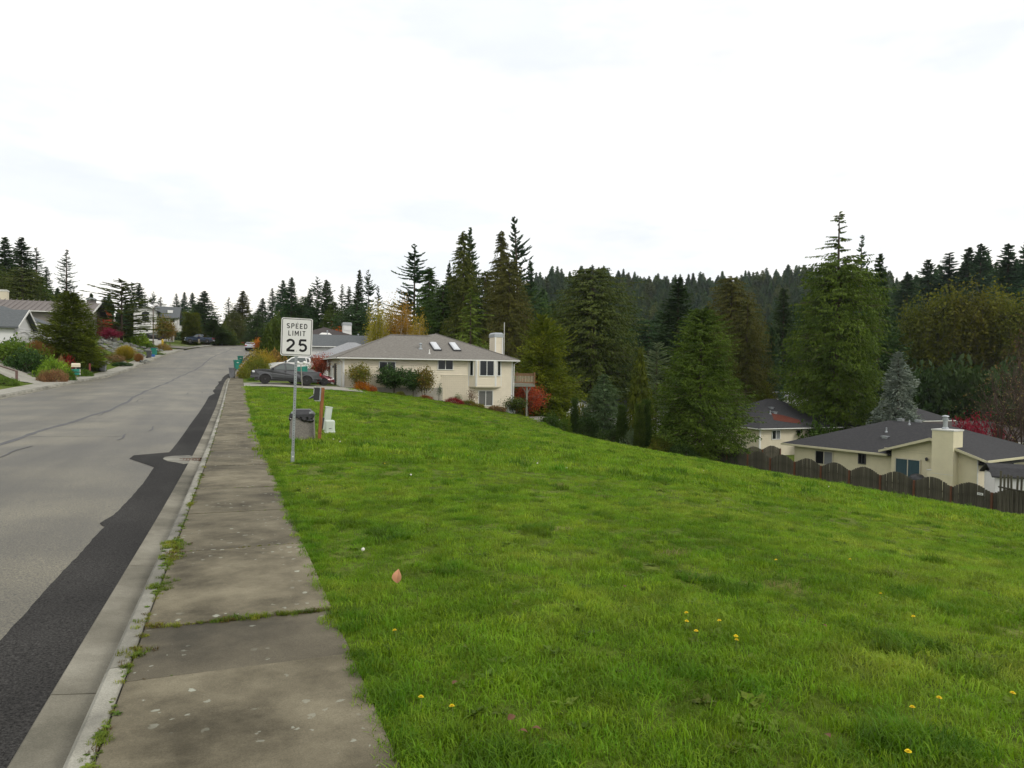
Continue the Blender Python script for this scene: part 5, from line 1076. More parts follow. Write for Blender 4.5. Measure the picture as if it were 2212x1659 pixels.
MB().lathe(sgq(0, .13, .034), [(.016, 0), (.014, -.012)], 8, 'y').build('bolt', M['white'], sg)
sc_ = P(641, 728, 14.6); zc_ = (Vector(sc_)-base).dot(ax); xc_ = (Vector(sc_)-base).dot(ex)
SW, SH = .305, .381
def rrect(w_, h_, r_, z, n=5):
    pts = []
    for cx, cy, a0 in ((w_-r_, h_-r_, 0), (-w_+r_, h_-r_, 90), (-w_+r_, -h_+r_, 180), (w_-r_, -h_+r_, 270)):
        for k in range(n+1): a = R(a0+90*k/n); pts.append(sgq(xc_+cx+r_*math.cos(a), zc_+cy+r_*math.sin(a), z))
    return pts
M['signwhite'] = mat('reflective white sheeting', (.72, .72, .7), (.68, .68, .66), 3, .4, .5); M['signblack'] = mat('black sign print', (.012, .012, .013), None, rough=.5)
pb = MB(); a_ = rrect(SW, SH, .04, .032); b_ = rrect(SW, SH, .04, .029); k = len(a_)
pb.faces(a_+b_, [tuple(range(k)), tuple(range(k, 2*k))[::-1]]+[(i, k+i, k+(i+1) % k, (i+1) % k) for i in range(k)]); pn_ = pb.build('sign_panel', M['signwhite'], sg)
bm_ = MB(); a_ = rrect(SW-.017, SH-.017, .032, .0328); b_ = rrect(SW-.029, SH-.029, .022, .0328); bm_.faces(a_+b_, [(i, (i+1) % k, k+(i+1) % k, k+i) for i in range(k)]); bm_.build('border', M['signblack'], pn_)
def arc_(cx, cy, rx, ry, a0, a1, n=10): return [(cx+rx*math.cos(R(a0+(a1-a0)*i/n)), cy+ry*math.sin(R(a0+(a1-a0)*i/n))) for i in range(n+1)]
GLY = {   # strokes in a 0..w by 0..1 box
    'S': (.62, [arc_(.31, .73, .25, .2, 30, 270)+arc_(.31, .27, .25, .2, 90, -150)]), 'P': (.6, [[(.07, 0), (.07, 1)], [(.07, .93), (.32, .93)]+arc_(.32, .7, .22, .23, 90, -90)+[(.07, .47)]]),
    'E': (.55, [[(.07, 0), (.07, 1)], [(.07, .93), (.53, .93)], [(.07, .51), (.46, .51)], [(.07, .07), (.53, .07)]]), 'D': (.64, [[(.07, 0), (.07, 1)], [(.07, .93), (.28, .93)]+arc_(.28, .5, .29, .43, 90, -90)+[(.07, .07)]]),
    'L': (.5, [[(.07, 1), (.07, 0)], [(.07, .07), (.5, .07)]]), 'I': (.14, [[(.07, 0), (.07, 1)]]), 'M': (.76, [[(.07, 0), (.07, 1)], [(.09, .98), (.38, .3), (.67, .98)], [(.69, 0), (.69, 1)]]), 'T': (.56, [[(0, .93), (.56, .93)], [(.28, 0), (.28, .93)]]),
    '2': (.62, [arc_(.31, .7, .23, .24, 165, -25)+[(.42, .46), (.1, .1)], [(.05, .06), (.6, .06)]]), '5': (.62, [[(.56, .94), (.12, .94)], [(.14, .94), (.1, .52)], [(.1, .53)]+arc_(.31, .33, .24, .27, 128, -145)]),
}
def lettering(txt, z0, h_, wk, sw, gap, name):
    tot = sum(GLY[c][0]*h_*wk for c in txt)+gap*(len(txt)-1); x = -tot/2; m_ = MB(); lay = 0
    for c in txt:
        w_, strokes = GLY[c]
        for st in strokes:
            pts = [Vector((x+p[0]*h_*wk, p[1]*h_)) for p in st]; lay += 1; lf = []; rt_ = []
            for i, p in enumerate(pts):
                d = (pts[min(i+1, len(pts)-1)]-pts[max(i-1, 0)]).normalized(); n_ = Vector((-d.y, d.x)); s_ = sw/2
                if 0 < i < len(pts)-1: d1 = (pts[i]-pts[i-1]).normalized(); s_ = sw/2/max(.5, d.dot(d1))
                lf.append(p+n_*s_); rt_.append(p-n_*s_)
            dpt = .0330+.0001*(lay % 4); vs = [sgq(xc_+p.x, zc_+z0+p.y, dpt) for p in lf+rt_]; k = len(pts)
            m_.faces(vs, [(i, k+i, k+i+1, i+1) for i in range(k-1)])
        x += w_*h_*wk+gap
    m_.build(name, M['signblack'], pn_)
lettering('SPEED', .17, .1, 1.0, .0165, .026, 'text_line'); lettering('LIMIT', .024, .1, 1.0, .0165, .03, 'text_line'); lettering('25', -.292, .245, 1.16, .044, .062, 'number')
for zz in (.3, -.285): MB().lathe(sgq(xc_+.005, zc_+zz, .034), [(.009, 0), (.007, -.004)], 8, 'y').build('bolt', M['metal'], pn_)

# waste receptacle
M['aggregate'] = mat('exposed aggregate concrete', (.17, .155, .135), (.29, .27, .24), 34, .95, bump=.9, bscale=70, c3=(.14, .135, .13), s3=60)
M['lid'] = mat('dark grey moulded lid', (.025, .025, .028), (.045, .045, .05), 6, .45, .5); M['bag'] = mat('black bin liner', (.008, .008, .009), (.014, .014, .015), 8, .25, .5)
wb_ = G(654, 20.6); wb_.z -= .02; wr = empty('litter_bin', wb_, 'square concrete litter bin with dark lid and sagging black liner', 'litter bin'); wr.rotation_euler.z = R(-9)
def frus(m_, a0, a1, z0, z1, o=wb_): return m_.faces([(o.x+sx*a_, o.y+sy*a_, o.z+z) for z, a_ in ((z0, a0), (z1, a1)) for sx, sy in ((-1, -1), (1, -1), (1, 1), (-1, 1))], [(3, 2, 1, 0), (4, 5, 6, 7), (0, 1, 5, 4), (1, 2, 6, 5), (2, 3, 7, 6), (3, 0, 4, 7)])
frus(MB(), .345, .315, -.15, .64).build('concrete_body', M['aggregate'], wr, bevel=.025)
ld = MB(); frus(ld, .335, .335, .645, .735); frus(ld, .33, .2, .735, .86); ld.build('lid', M['lid'], wr, bevel=.012)
for sx in (-1, 1): MB().box(wb_.x+sx*.24-.04, wb_.y-.335, wb_.z+.74, wb_.x+sx*.24+.06, wb_.y-.2, wb_.z+.80).build('lid_clip', M['metal'], wr, bevel=.01)
bgm = MB(); n_ = 24
for i in range(n_+1):
    t = i/n_; x = -.33+.67*t; sag = .02+.13*max(0, math.sin(math.pi*(t-.28)/.72))**1.4*(t > .28)+.012*math.sin(i*2.3)
    for zz, dd_ in ((.66, .34), (.66-sag*.6, .352+.02*math.sin(i)), (.66-sag, .337)): bgm.v.append((wb_.x+x, wb_.y-dd_, wb_.z+zz))
for i in range(n_):
    for j in range(2): bgm.f.append((i*3+j, (i+1)*3+j, (i+1)*3+j+1, i*3+j+1)); bgm.m.append(0)
bgm.lathe((wb_.x+.24, wb_.y-.33, wb_.z+.55), [(.02, -.1), (.05, -.06), (.06, 0), (.045, .06), (.02, .1)], 8, 'x'); bgm.lathe((wb_.x-.31, wb_.y-.3, wb_.z+.6), [(.02, -.05), (.05, 0), (.02, .08)], 8); bgm.build('bin_liner', M['bag'], wr)

# leaning post with the dispenser box
M['postwood'] = mat('orange brown stained timber', (.22, .085, .03), (.32, .13, .048), 5, .7, bump=.3, stretch=(6, 6, .6), c3=(.16, .06, .025), s3=3)
pb_ = G(690.5, 20.2); pt_ = Vector(P(697.5, 837.5, 20.2)); dp = empty('dispenser_post', pb_, 'leaning orange brown post carrying a black dispenser box', 'post')
pa = (pt_-pb_).normalized(); pe = (EX-pa*pa.x).normalized(); pf = pe.cross(pa); L = (pt_-pb_).length
def pbx(m_, x0, x1, z0, z1, d0, d1):
    q = lambda x, z, d: pb_+pe*x+pa*z+pf*d
    return m_.faces([q(x0, z0, d0), q(x1, z0, d0), q(x1, z1, d0), q(x0, z1, d0), q(x0, z0, d1), q(x1, z0, d1), q(x1, z1, d1), q(x0, z1, d1)], [(0, 1, 2, 3), (7, 6, 5, 4), (0, 4, 5, 1), (1, 5, 6, 2), (2, 6, 7, 3), (3, 7, 4, 0)])
pbx(MB(), -.046, .046, -.3, L, -.046, .046).build('post', M['postwood'], dp, bevel=.008)
pbx(MB(), -.05, .05, .2, .213, -.05, .05).build('cut_mark', M['bark'], dp)
pbx(MB(), -.085, -.047, L-.38, L-.01, -.07, .07).build('bracket', M['metal'], dp)
bx = pbx(MB(), -.235, -.086, L-.35, L+.0, -.1, .1).build('dispenser_box', M['black'], dp, bevel=.012)
pbx(pbx(MB(), -.2, -.09, L-.38, L-.352, -.07, .07), -.232, -.19, L+.001, L+.012, -.09, .09).build('box_cap', M['offwhite'], bx)
pbx(MB(), -.2385, -.2355, L-.19, L-.05, -.06, .06).build('box_label', M['white'], bx)
pbx(MB(), -.232, -.205, L-.18, L-.06, -.1035, -.1005).build('box_label', M['white'], bx)
q = lambda x, z, d: pb_+pe*x+pa*z+pf*d
MB().faces([q(-.23, L-.22, -.09), q(-.23, L-.22, .09), q(-.36, L-.315, .09), q(-.36, L-.315, -.09), q(-.23, L-.3, -.09), q(-.23, L-.3, .09), q(-.36, L-.33, .09), q(-.36, L-.33, -.09)], [(0, 1, 2, 3), (7, 6, 5, 4), (0, 3, 7, 4), (1, 5, 6, 2), (3, 2, 6, 7)]).build('box_flap', M['black'], bx)
# pale green utility cabinets
M['pedgreen'] = mat('pale green fibreglass', (.50, .56, .49), (.56, .61, .55), 3, .5)
pg = G(704, 23.2); pd = empty('utility_pedestal', pg, 'tall pale green utility pedestal leaning beside the brown post', 'utility pedestal')
tp_ = Vector(P(711.5, 879, 23.2)); hh = (tp_-pg).length
MB().box(pg.x-.1, pg.y-.1, pg.z-.1, pg.x+.1, pg.y+.1, pg.z+hh-.03).box(pg.x-.112, pg.y-.112, pg.z+hh-.03, pg.x+.112, pg.y+.112, pg.z+hh).build('cabinet', M['pedgreen'], pd, bevel=.012)
MB().box(pg.x-.145, pg.y-.05, pg.z+.05, pg.x-.105, pg.y+.05, pg.z+.42).build('meter', M['dkmetal'], pd)
MB().box(pg.x-.09, pg.y-.104, pg.z+.3, pg.x+.09, pg.y-.1005, pg.z+hh-.08).build('door', M['pedgreen'], pd)
pd.rotation_euler = (0, math.atan2(tp_.x-pg.x, tp_.z-pg.z), 0)
pg2 = G(713, 22.6); ub = empty('utility_box', pg2, 'squat rounded pale green utility box on the lawn', 'utility box')
bz = P(713, 907.5, 22.6).z-pg2.z
MB().box(pg2.x-.15, pg2.y-.12, pg2.z-.1, pg2.x+.15, pg2.y+.14, pg2.z+max(.2, bz)).build('cover', M['pedgreen'], ub, bevel=.05)
MB().box(pg2.x-.165, pg2.y-.135, pg2.z-.1, pg2.x+.165, pg2.y+.155, pg2.z+.05).build('base', M['pedgreen'], ub, bevel=.01)
MB().box(pg2.x-.04, pg2.y-.127, pg2.z+.13, pg2.x+.04, pg2.y-.1215, pg2.z+.15).build('latch', M['dkmetal'], ub)

# ================================================================ VEHICLES (built along +x, wheels on z = 0)
def carpaint(name, c, metal=.3, rough=.32):
    m, nt, b = newmat(name); b.inputs['Base Color'].default_value = (*c, 1); b.inputs['Metallic'].default_value = metal; b.inputs['Roughness'].default_value = rough; b.inputs['Coat Weight'].default_value = .4
    n = nt.nodes.new('ShaderNodeTexNoise'); n.inputs['Scale'].default_value = 3; bp = nt.nodes.new('ShaderNodeMapRange'); bp.inputs[3].default_value = rough; bp.inputs[4].default_value = rough+.18
    nt.links.new(n.outputs[0], bp.inputs[0]); nt.links.new(bp.outputs[0], b.inputs['Roughness']); return m
M['p_grey'] = carpaint('dark grey car paint', (.06, .062, .068)); M['p_white'] = carpaint('white car paint', (.75, .75, .74), 0); M['p_maroon'] = carpaint('maroon car paint', (.11, .012, .022)); M['p_silver'] = carpaint('silver car paint', (.42, .45, .5), .5); M['p_blue'] = carpaint('dark blue car paint', (.015, .03, .06)); M['p_black'] = carpaint('black car paint', (.012, .012, .014))
M['rim'] = mat('dark alloy', (.05, .05, .055), (.08, .08, .085), 6, .4, .5, .5); M['rim_l'] = mat('bright alloy', (.4, .41, .42), (.5, .5, .51), 6, .35, .5, .5)
M['lamp'] = glassmat('clear headlamp', (.65, .68, .7), .15, .6); M['tail'] = glassmat('red tail lamp', (.35, .01, .015), .2, .6)
def wheel(par, x, y, r_, w_, rimm):
    s = 1 if y > 0 else -1
    t = MB().lathe((0, 0, 0), [(r_*.62, -w_/2), (r_*.93, -w_/2), (r_, -w_*.32), (r_, w_*.32), (r_*.93, w_/2), (r_*.62, w_/2)], 22, 'y').build('wheel', M['rubber'], par, local=True); t.location = (x, y, r_)
    m_ = MB(); o = s*w_*.42; m_.lathe((0, 0, 0), [(r_*.64, o), (r_*.6, o+s*.02), (r_*.55, o-s*.03)], 20, 'y')
    for k in range(6):
        a = k*math.pi/3; c, q = math.cos(a), math.sin(a); m_.faces([(r_*.1*c-.035*q, o+s*.01, r_*.1*q+.035*c), (r_*.1*c+.035*q, o+s*.01, r_*.1*q-.035*c), (r_*.6*c+.03*q, o+s*.015, r_*.6*q-.03*c), (r_*.6*c-.03*q, o+s*.015, r_*.6*q+.03*c)], [(0, 1, 2, 3) if s > 0 else (3, 2, 1, 0)])
    m_.lathe((0, 0, 0), [(r_*.16, o-s*.02), (r_*.14, o+s*.03)], 10, 'y'); m_.build('rim', M[rimm], t, local=True)
def vehicle(name, label, cat, outline, wx, r_, hw, belt, ztop, hwt, paint, rimm, wins, front, rear, lamps, tails, extras=None, group=None, xn=None, xt=None, open_bed=None):
    """outline: side profile (x,z) from rear bottom over the roof to front bottom; wx: wheel centres"""
    rt = empty(name, (0, 0, 0), label, cat, group); zb = outline[0][1]; x0 = outline[0][0]; x1 = outline[-1][0]; ra = r_*1.17
    def half(x, z):
        w_ = hw if z <= belt else hw+(hwt-hw)*min(1, (z-belt)/(ztop-belt))
        f = .0
        if x > x1-.55: f = ((x-(x1-.55))/.55)**2*.13
        if x < x0+.4: f = max(f, (((x0+.4)-x)/.4)**2*.06)
        if z < .5: f += .03
        return w_-f
    bot = []
    for c in sorted(wx, reverse=True): bot += [(c+ra*math.cos(math.pi*k/10), r_+ra*math.sin(math.pi*k/10)) for k in range(11) if r_+ra*math.sin(math.pi*k/10) > zb-.02]
    prof = list(outline)+[p for p in bot]
    def dens(ps):
        o = []
        for (a, b), (c, d) in zip(ps, ps[1:]+ps[:1]):
            k = max(1, int(math.hypot(c-a, d-b)/.3)); o += [(a+(c-a)*i/k, b+(d-b)*i/k) for i in range(k)]
        return o
    prof = dens(prof); n = len(prof)
    m_ = MB(); L = [(x, half(x, z), z) for x, z in prof]; Rr = [(x, -y, z) for x, y, z in L]
    m_.faces(L+Rr, [tuple(range(n))[::-1], tuple(range(n, 2*n))]+[(i, (i+1) % n, n+(i+1) % n, n+i) for i in range(n)])
    bd = m_.build('body', M[paint], rt, local=True, bevel=.03)
    MB().box(x0+.25, -hw+.1, .28, x1-.25, hw-.1, belt-.25).build('underbody', M['black'], rt, local=True)
    for c in wx:
        for s in (1, -1): wheel(rt, c, s*(hw-.13), r_, .24, rimm)
    for poly in wins:
        for s in (1, -1):
            a = [(x, s*(half(x, z)+.006), z) for x, z in poly]; b = [(x, s*(half(x, z)-.03), z) for x, z in poly]; k = len(poly)
            f_ = [tuple(range(k)), tuple(range(k, 2*k))[::-1]]+[(i, k+i, k+(i+1) % k, (i+1) % k) for i in range(k)]
            if s > 0: f_ = [q[::-1] for q in f_]
            MB().faces(a+b, f_).build('side_window', M['glass_car'], rt, local=True)
    for nm, (p, q) in (('windshield', front), ('rear_window', rear)):
        d = Vector((q[0]-p[0], 0, q[1]-p[1])).normalized(); nn = Vector((-d.z, 0, d.x)); nn = nn if (nn.x > 0) == (nm == 'windshield') else -nn; vs = []
        for dd_ in (.008, -.02):
            for (x, z), i in ((p, .09), (q, .07)):
                for s in (1, -1): vs.append((x+nn.x*dd_, s*(half(x, z)-i), z+nn.z*dd_))
        MB().faces(vs, [(0, 1, 3, 2), (4, 6, 7, 5), (0, 4, 5, 1), (2, 3, 7, 6), (0, 2, 6, 4), (1, 5, 7, 3)]).build(nm, M['glass'], rt, local=True)
    for (x_a, x_b, z_a, z_b, y_a, y_b) in lamps:
        for s in (1, -1): MB().box(x_a, min(s*y_a, s*y_b), z_a, x_b, max(s*y_a, s*y_b), z_b).build('headlight', M['lamp'], rt, local=True, bevel=.02)
    for (x_a, x_b, z_a, z_b, y_a, y_b) in tails:
        for s in (1, -1): MB().box(x_a, min(s*y_a, s*y_b), z_a, x_b, max(s*y_a, s*y_b), z_b).build('taillight', M['tail'], rt, local=True, bevel=.02)
    if extras: extras(rt, half, hw)
    return rt
def seam(par, half, pts, wd=.012):
    m_ = MB()
    for s in (1, -1):
        for (xa, za), (xb, zb) in zip(pts[:-1], pts[1:]):
            d = Vector((xb-xa, zb-za)).normalized(); n = Vector((-d.y, d.x))*wd; q = lambda x, z: (x, s*(half(x, z)+.0025), z)
            m_.faces([q(xa-n.x, za-n.y), q(xb-n.x, zb-n.y), q(xb+n.x, zb+n.y), q(xa+n.x, za+n.y)], [(0, 1, 2, 3) if s < 0 else (3, 2, 1, 0)])
    m_.build('door_seam', M['black'], par, local=True)
def place(rt, x, y, z, ang, pitch=0): rt.location = (x, y, z); rt.rotation_euler = (0, pitch, ang)
def pickup_extras(bump, bumpr, crew, seams, flare, paint):
    def f(rt, half, hw):
        MB().box(2.5, -hw+.12, .46, 2.74, hw-.12, .68).build('front_bumper', M[bump], rt, local=True, bevel=.04)
        MB().box(-2.82, -hw+.1, .5, -2.62, hw-.1, .7).build('rear_bumper', M[bumpr], rt, local=True, bevel=.03)
        MB().box(2.62, -.55, .78, 2.70, .55, .98).build('grille', M['black'], rt, local=True)
        for s in (1, -1):
            MB().box(.98, s*(hw-.02) if s > 0 else -hw-.22, 1.24, 1.12, hw+.22 if s > 0 else -(hw-.02), 1.42).build('side_mirror', M['black'], rt, local=True, bevel=.03)
            for x in ((.12, -.95) if crew else (.1,)): MB().box(x-.1, s*(hw+.002)-.015, 1.1, x+.08, s*(hw+.002)+.015, 1.14).build('door_handle', M['black'], rt, local=True)
            if flare:
                for c in flare:
                    m_ = MB(); k = 12
                    for i in range(k):
                        a0, a1 = math.pi*i/k, math.pi*(i+1)/k
                        q = lambda r_, a, y: (c+r_*math.cos(a), s*y, .41+r_*math.sin(a))
                        m_.faces([q(.47, a0, hw+.03), q(.47, a1, hw+.03), q(.55, a1, hw+.012), q(.55, a0, hw+.012), q(.47, a0, hw-.06), q(.47, a1, hw-.06)], [(0, 1, 2, 3) if s < 0 else (3, 2, 1, 0), (4, 5, 1, 0) if s < 0 else (0, 1, 5, 4)])
                    m_.build('wheel_arch', M[paint], rt, local=True)
            MB().box(-.9, s*(hw-.03)-.03, .42, 1.1, s*(hw-.03)+.03, .5).build('sill', M['black'], rt, local=True, bevel=.02)
        for sm in seams: seam(rt, half, sm)
        MB().box(-2.712, -hw+.2, .8, -2.70, hw-.2, 1.05).build('tailgate_panel', M['black'], rt, local=True)
    return f
def pick(name, label, paint, crew, rimm, bump='p_grey'):
    cb = -1.35 if crew else -.75      # back of the cab
    out_ = [(-2.68, .56), (-2.71, .8), (-2.7, 1.17), (-2.66, 1.2), (cb-.05, 1.2), (cb, 1.24), (cb+.05, 1.66), (cb+.14, 1.77), (-.1 if not crew else -.3, 1.85), (.28, 1.83), (.52, 1.75), (1.12, 1.33), (1.22, 1.29), (2.1, 1.23), (2.46, 1.15), (2.62, 1.02), (2.68, .72), (2.64, .5)]
    wins = [[(.94, 1.27), (.5, 1.66), (.2, 1.75), (.12, 1.27)], [(.02, 1.27), (.06, 1.76), (cb+.26, 1.71), (cb+.13, 1.29)]] if not crew else [[(.94, 1.27), (.5, 1.66), (.12, 1.76), (.06, 1.27)], [(-.04, 1.27), (-.0, 1.76), (-.8, 1.74), (-.88, 1.27)], [(-.96, 1.29), (-.88, 1.72), (-1.12, 1.68), (-1.2, 1.31)]]
    seams = [[(1.06, .56), (1.06, 1.26)], [(.07, .56), (.07, 1.26)], [(cb-.02, .56), (cb-.02, 1.2)]]
    return vehicle(name, label, 'pickup truck', out_, (-1.62, 1.62), .41, .93, 1.22, 1.85, .72, paint, rimm, wins, ((1.09, 1.36), (.55, 1.73)), ((cb+.01, 1.3), (cb+.05, 1.62)),
                   [(2.38, 2.62, .94, 1.1, .56, .86)], [(-2.74, -2.6, .85, 1.12, .78, .925)], pickup_extras(bump, bump, crew, seams, (-1.62, 1.62), paint))
t1 = pick('pickup_truck', 'dark grey pickup truck parked across the driveway with green bin in its bed', 'p_grey', False, 'rim')
# driveway heights follow the ground
def gz(x, y, h=.05): return tz(x, y)+h
t1.scale = (1.04, 1.02, .98); place(t1, 4.0, 64.6, gz(3.86, 64.2, .06), math.pi, 0)
a_, b_ = gz(2.2, 64.6), gz(5.5, 64.6); t1.rotation_euler.y = math.atan2(b_-a_, 3.3)*1; t1.location.z = (a_+b_)/2
M['bingreen'] = mat('green plastic bin', (.012, .17, .125), (.02, .21, .155), 4, .5, .4); M['bingrey'] = mat('grey plastic bin', (.13, .135, .145), (.17, .175, .185), 4, .55, .4); M['bindk'] = mat('dark grey plastic bin', (.05, .052, .058), (.07, .072, .078), 4, .55, .4)
def wheelie(name, label, x, y, z, mt, h=1.05, rot=0, lidm=None, group='wheeled bins put out at the kerb', w_=.3):
    rt = empty(name, (x, y, z), label, 'wheeled bin', group); s = h/1.05
    m_ = MB(); vs = []
    for zz, a, b in ((.06, .215, .24), (.5, .24, .27), (.93, .27, .31), (.98, .29, .33)): vs += [(-a*s, -b*s, zz*s), (a*s, -b*s, zz*s), (a*s, b*s, zz*s), (-a*s, b*s, zz*s)]
    fs = [(3, 2, 1, 0)]+[(4*k+i, 4*k+(i+1) % 4, 4*k+4+(i+1) % 4, 4*k+4+i) for k in range(3) for i in range(4)]+[(12, 13, 14, 15)]
    m_.faces(vs, fs).build('tub', M[mt], rt, local=True, bevel=.02*s)
    MB().faces([(-.31*s, -.36*s, .985*s), (.31*s, -.36*s, .985*s), (.31*s, .34*s, .985*s), (-.31*s, .34*s, .985*s), (-.27*s, -.3*s, 1.05*s), (.27*s, -.3*s, 1.05*s), (.27*s, .3*s, 1.06*s), (-.27*s, .3*s, 1.06*s)], [(3, 2, 1, 0), (4, 5, 6, 7), (0, 1, 5, 4), (1, 2, 6, 5), (2, 3, 7, 6), (3, 0, 4, 7)]).build('lid', M[lidm or mt], rt, local=True, bevel=.015)
    MB().tube([(-.24*s, .39*s, .95*s), (.24*s, .39*s, .95*s)], .02*s, 6).build('handle', M[mt], rt, local=True)
    for k in (-1, 1): MB().lathe((k*.24*s, .27*s, .11*s), [(.11*s, -.03), (.11*s, .03)], 12, 'x').build('wheel', M['rubber'], rt, local=True)
    MB().box(-.1*s, -.335*s, .74*s, .1*s, -.318*s, .8*s).build('label_plate', M['offwhite'], rt, local=True)
    rt.rotation_euler.z = rot; return rt
gb_ = wheelie('wheeled_bin', 'green wheeled bin lying on its side in the grey pickup bed', 0, 0, 0, 'bingreen', 1.15, group=None)
gb_.location = (4.7, 64.55, t1.location.z+1.24); gb_.rotation_euler = (R(90), R(4), R(90)); gb_.scale = (.95, .95, .95)
bdx = 4.35
t2 = pick('pickup_truck', 'white crew cab pickup truck behind the grey one', 'p_white', True, 'rim', 'p_white'); place(t2, 6.1, 80.6, tz(6.1, 80.6)+.02, math.pi); t2.scale = (1.08, 1.05, 1.05)
zt2 = P(650, 771, 78).z; t2.location.z = zt2-1.85*1.05
wbx = MB().box(5.75, 79.9, t2.location.z+1.27, 7.0, 81.2, t2.location.z+1.48); tag(wbx.build('tool_box', M['white']), 'white tool box across the bed of the white pickup', 'tool box')
MB().box(5.7, 79.85, t2.location.z+1.48, 7.05, 81.25, t2.location.z+1.53).build('lid', M['offwhite'], bpy.data.objects['tool_box'])
def sedan(name, label, paint, rimm, h=1.42):
    out_ = [(-2.2, .38), (-2.28, .6), (-2.26, .92), (-2.1, 1.0), (-1.72, 1.03), (-.95, 1.38), (-.3, 1.43), (.25, 1.39), (1.12, .98), (1.6, .92), (2.05, .78), (2.24, .62), (2.22, .36)]
    wins = [[(.86, 1.0), (.28, 1.33), (-.22, 1.36), (-.24, .98)], [(-.32, .98), (-.3, 1.36), (-.85, 1.31), (-1.38, 1.02)]]
    def ex(rt, half, hw):
        seam(rt, half, [(.95, .42), (.95, .95)]); seam(rt, half, [(-.28, .42), (-.28, .96)])
        MB().box(-2.33, -.72, .42, -2.2, .72, .62).build('rear_bumper', M[paint], rt, local=True, bevel=.03); MB().box(2.1, -.7, .36, 2.3, .7, .56).build('front_bumper', M[paint], rt, local=True, bevel=.04)
        MB().box(-2.292, -.26, .7, -2.28, .26, .84).build('number_plate', M['offwhite'], rt, local=True)
        for s in (1, -1): MB().box(.72, s*.86-.1, 1.0, .88, s*.86+.1, 1.14).build('side_mirror', M[paint], rt, local=True, bevel=.03)
    return vehicle(name, label, 'car', out_, (-1.32, 1.36), .315, .87, .98, 1.42, .6, paint, rimm, wins, ((1.06, 1.01), (.32, 1.36)), ((-1.66, 1.065), (-1.02, 1.35)), [(1.95, 2.2, .64, .78, .48, .78)], [(-2.3, -2.2, .72, .9, .5, .84)], ex)
c1 = sedan('car', 'maroon car nose showing beyond the tail of the grey pickup', 'p_maroon', 'rim'); place(c1, 6.0, 67.0-.25, gz(6.0, 66.6, .03), 0, 0)
a_, b_ = gz(4.7, 66.6), gz(7.4, 66.6); c1.rotation_euler.y = -math.atan2(b_-a_, 2.7); c1.location.z = (a_+b_)/2
c2 = sedan('car', 'silver car parked far up the street seen from behind', 'p_silver', 'rim_l')
g = G(541, 127); place(c2, g.x, g.y, P(541, 757, 127).z, R(90-4), 0)
t3 = pick('pickup_truck', 'dark blue pickup truck on the drive past the side street', 'p_blue', False, 'rim_l', 'metal'); g = P(431, 741.5, 147); place(t3, g.x, g.y, max(g.z, tz(g.x, g.y)), math.pi+R(-8))
c3 = sedan('car', 'black car by the white house half hidden by shrubs', 'p_black', 'rim'); g = P(331, 736, 146); place(c3, g.x, g.y, g.z, math.pi-R(5)); c3.scale = (.95, 1, 1.15)

# ================================================================ BINS, MAILBOXES, LAMPS
o = onroad(506, 820, 0)
g = P(501.5, 821, 73); wheelie('wheeled_bin', 'pale grey wheeled bin with lid on the sidewalk by the gutter', g.x, g.y, float(zs(g.y)), 'bingrey', 1.05, R(170), 'bindk', None)
g = P(511.5, 799, 86.5); wheelie('wheeled_bin', 'green wheeled bin nearest the road before the olive bush', g.x, g.y, max(float(zs(g.y)), g.z), 'bingreen', 1.2, R(15), 'bingreen', None)
g = P(519, 789, 92.5); wheelie('wheeled_bin', 'green wheeled bin half behind the other green one and the olive bush', g.x, g.y, max(float(zs(g.y)), g.z), 'bingreen', 1.2, R(5), 'bingreen', None)
g = P(521, 797, 88); jb = tag(MB().lathe((g.x+.15, g.y-.3, float(zs(g.y))), [(.18, 0), (.22, .2), (.24, .45), (.2, .5)], 12).build('recycling_tub', M['offwhite']), 'small pale tub beside the green wheeled bin', 'tub')
g = P(222.5, 803.5, 77.5); wheelie('wheeled_bin', 'grey wheeled bin standing alone on the far sidewalk', g.x, g.y, float(zs(g.y))+.02, 'bingrey', 1.08, R(80), 'bindk', None)
g = P(322, 779, 97); wheelie('wheeled_bin', 'dark grey wheeled bin on the far sidewalk before the rock bank', g.x, g.y, float(zs(g.y))+.02, 'bindk', 1.0, R(80), 'bindk', None)
g = P(338, 768, 101); wheelie('wheeled_bin', 'bin with black lid and blue green tub at the foot of the rock bank', g.x-.3, g.y, float(zs(g.y))+.05, 'bingreen', 1.15, R(70), 'black', None)
g = P(330, 775, 99.5); tag(MB().box(g.x-.25, g.y-.2, float(zs(g.y)), g.x+.25, g.y+.2, float(zs(g.y))+.35).build('recycling_box', mat('blue plastic', (.03, .1, .3), (.04, .13, .36), 4)), 'low blue recycling box beside the far bins', 'box')
g = P(477, 747, 168); wheelie('wheeled_bin', 'grey wheeled bin standing at the crest of the road', g.x, g.y, P(477, 748, 168).z, 'bingrey', 1.3, R(60), 'bingrey', None)
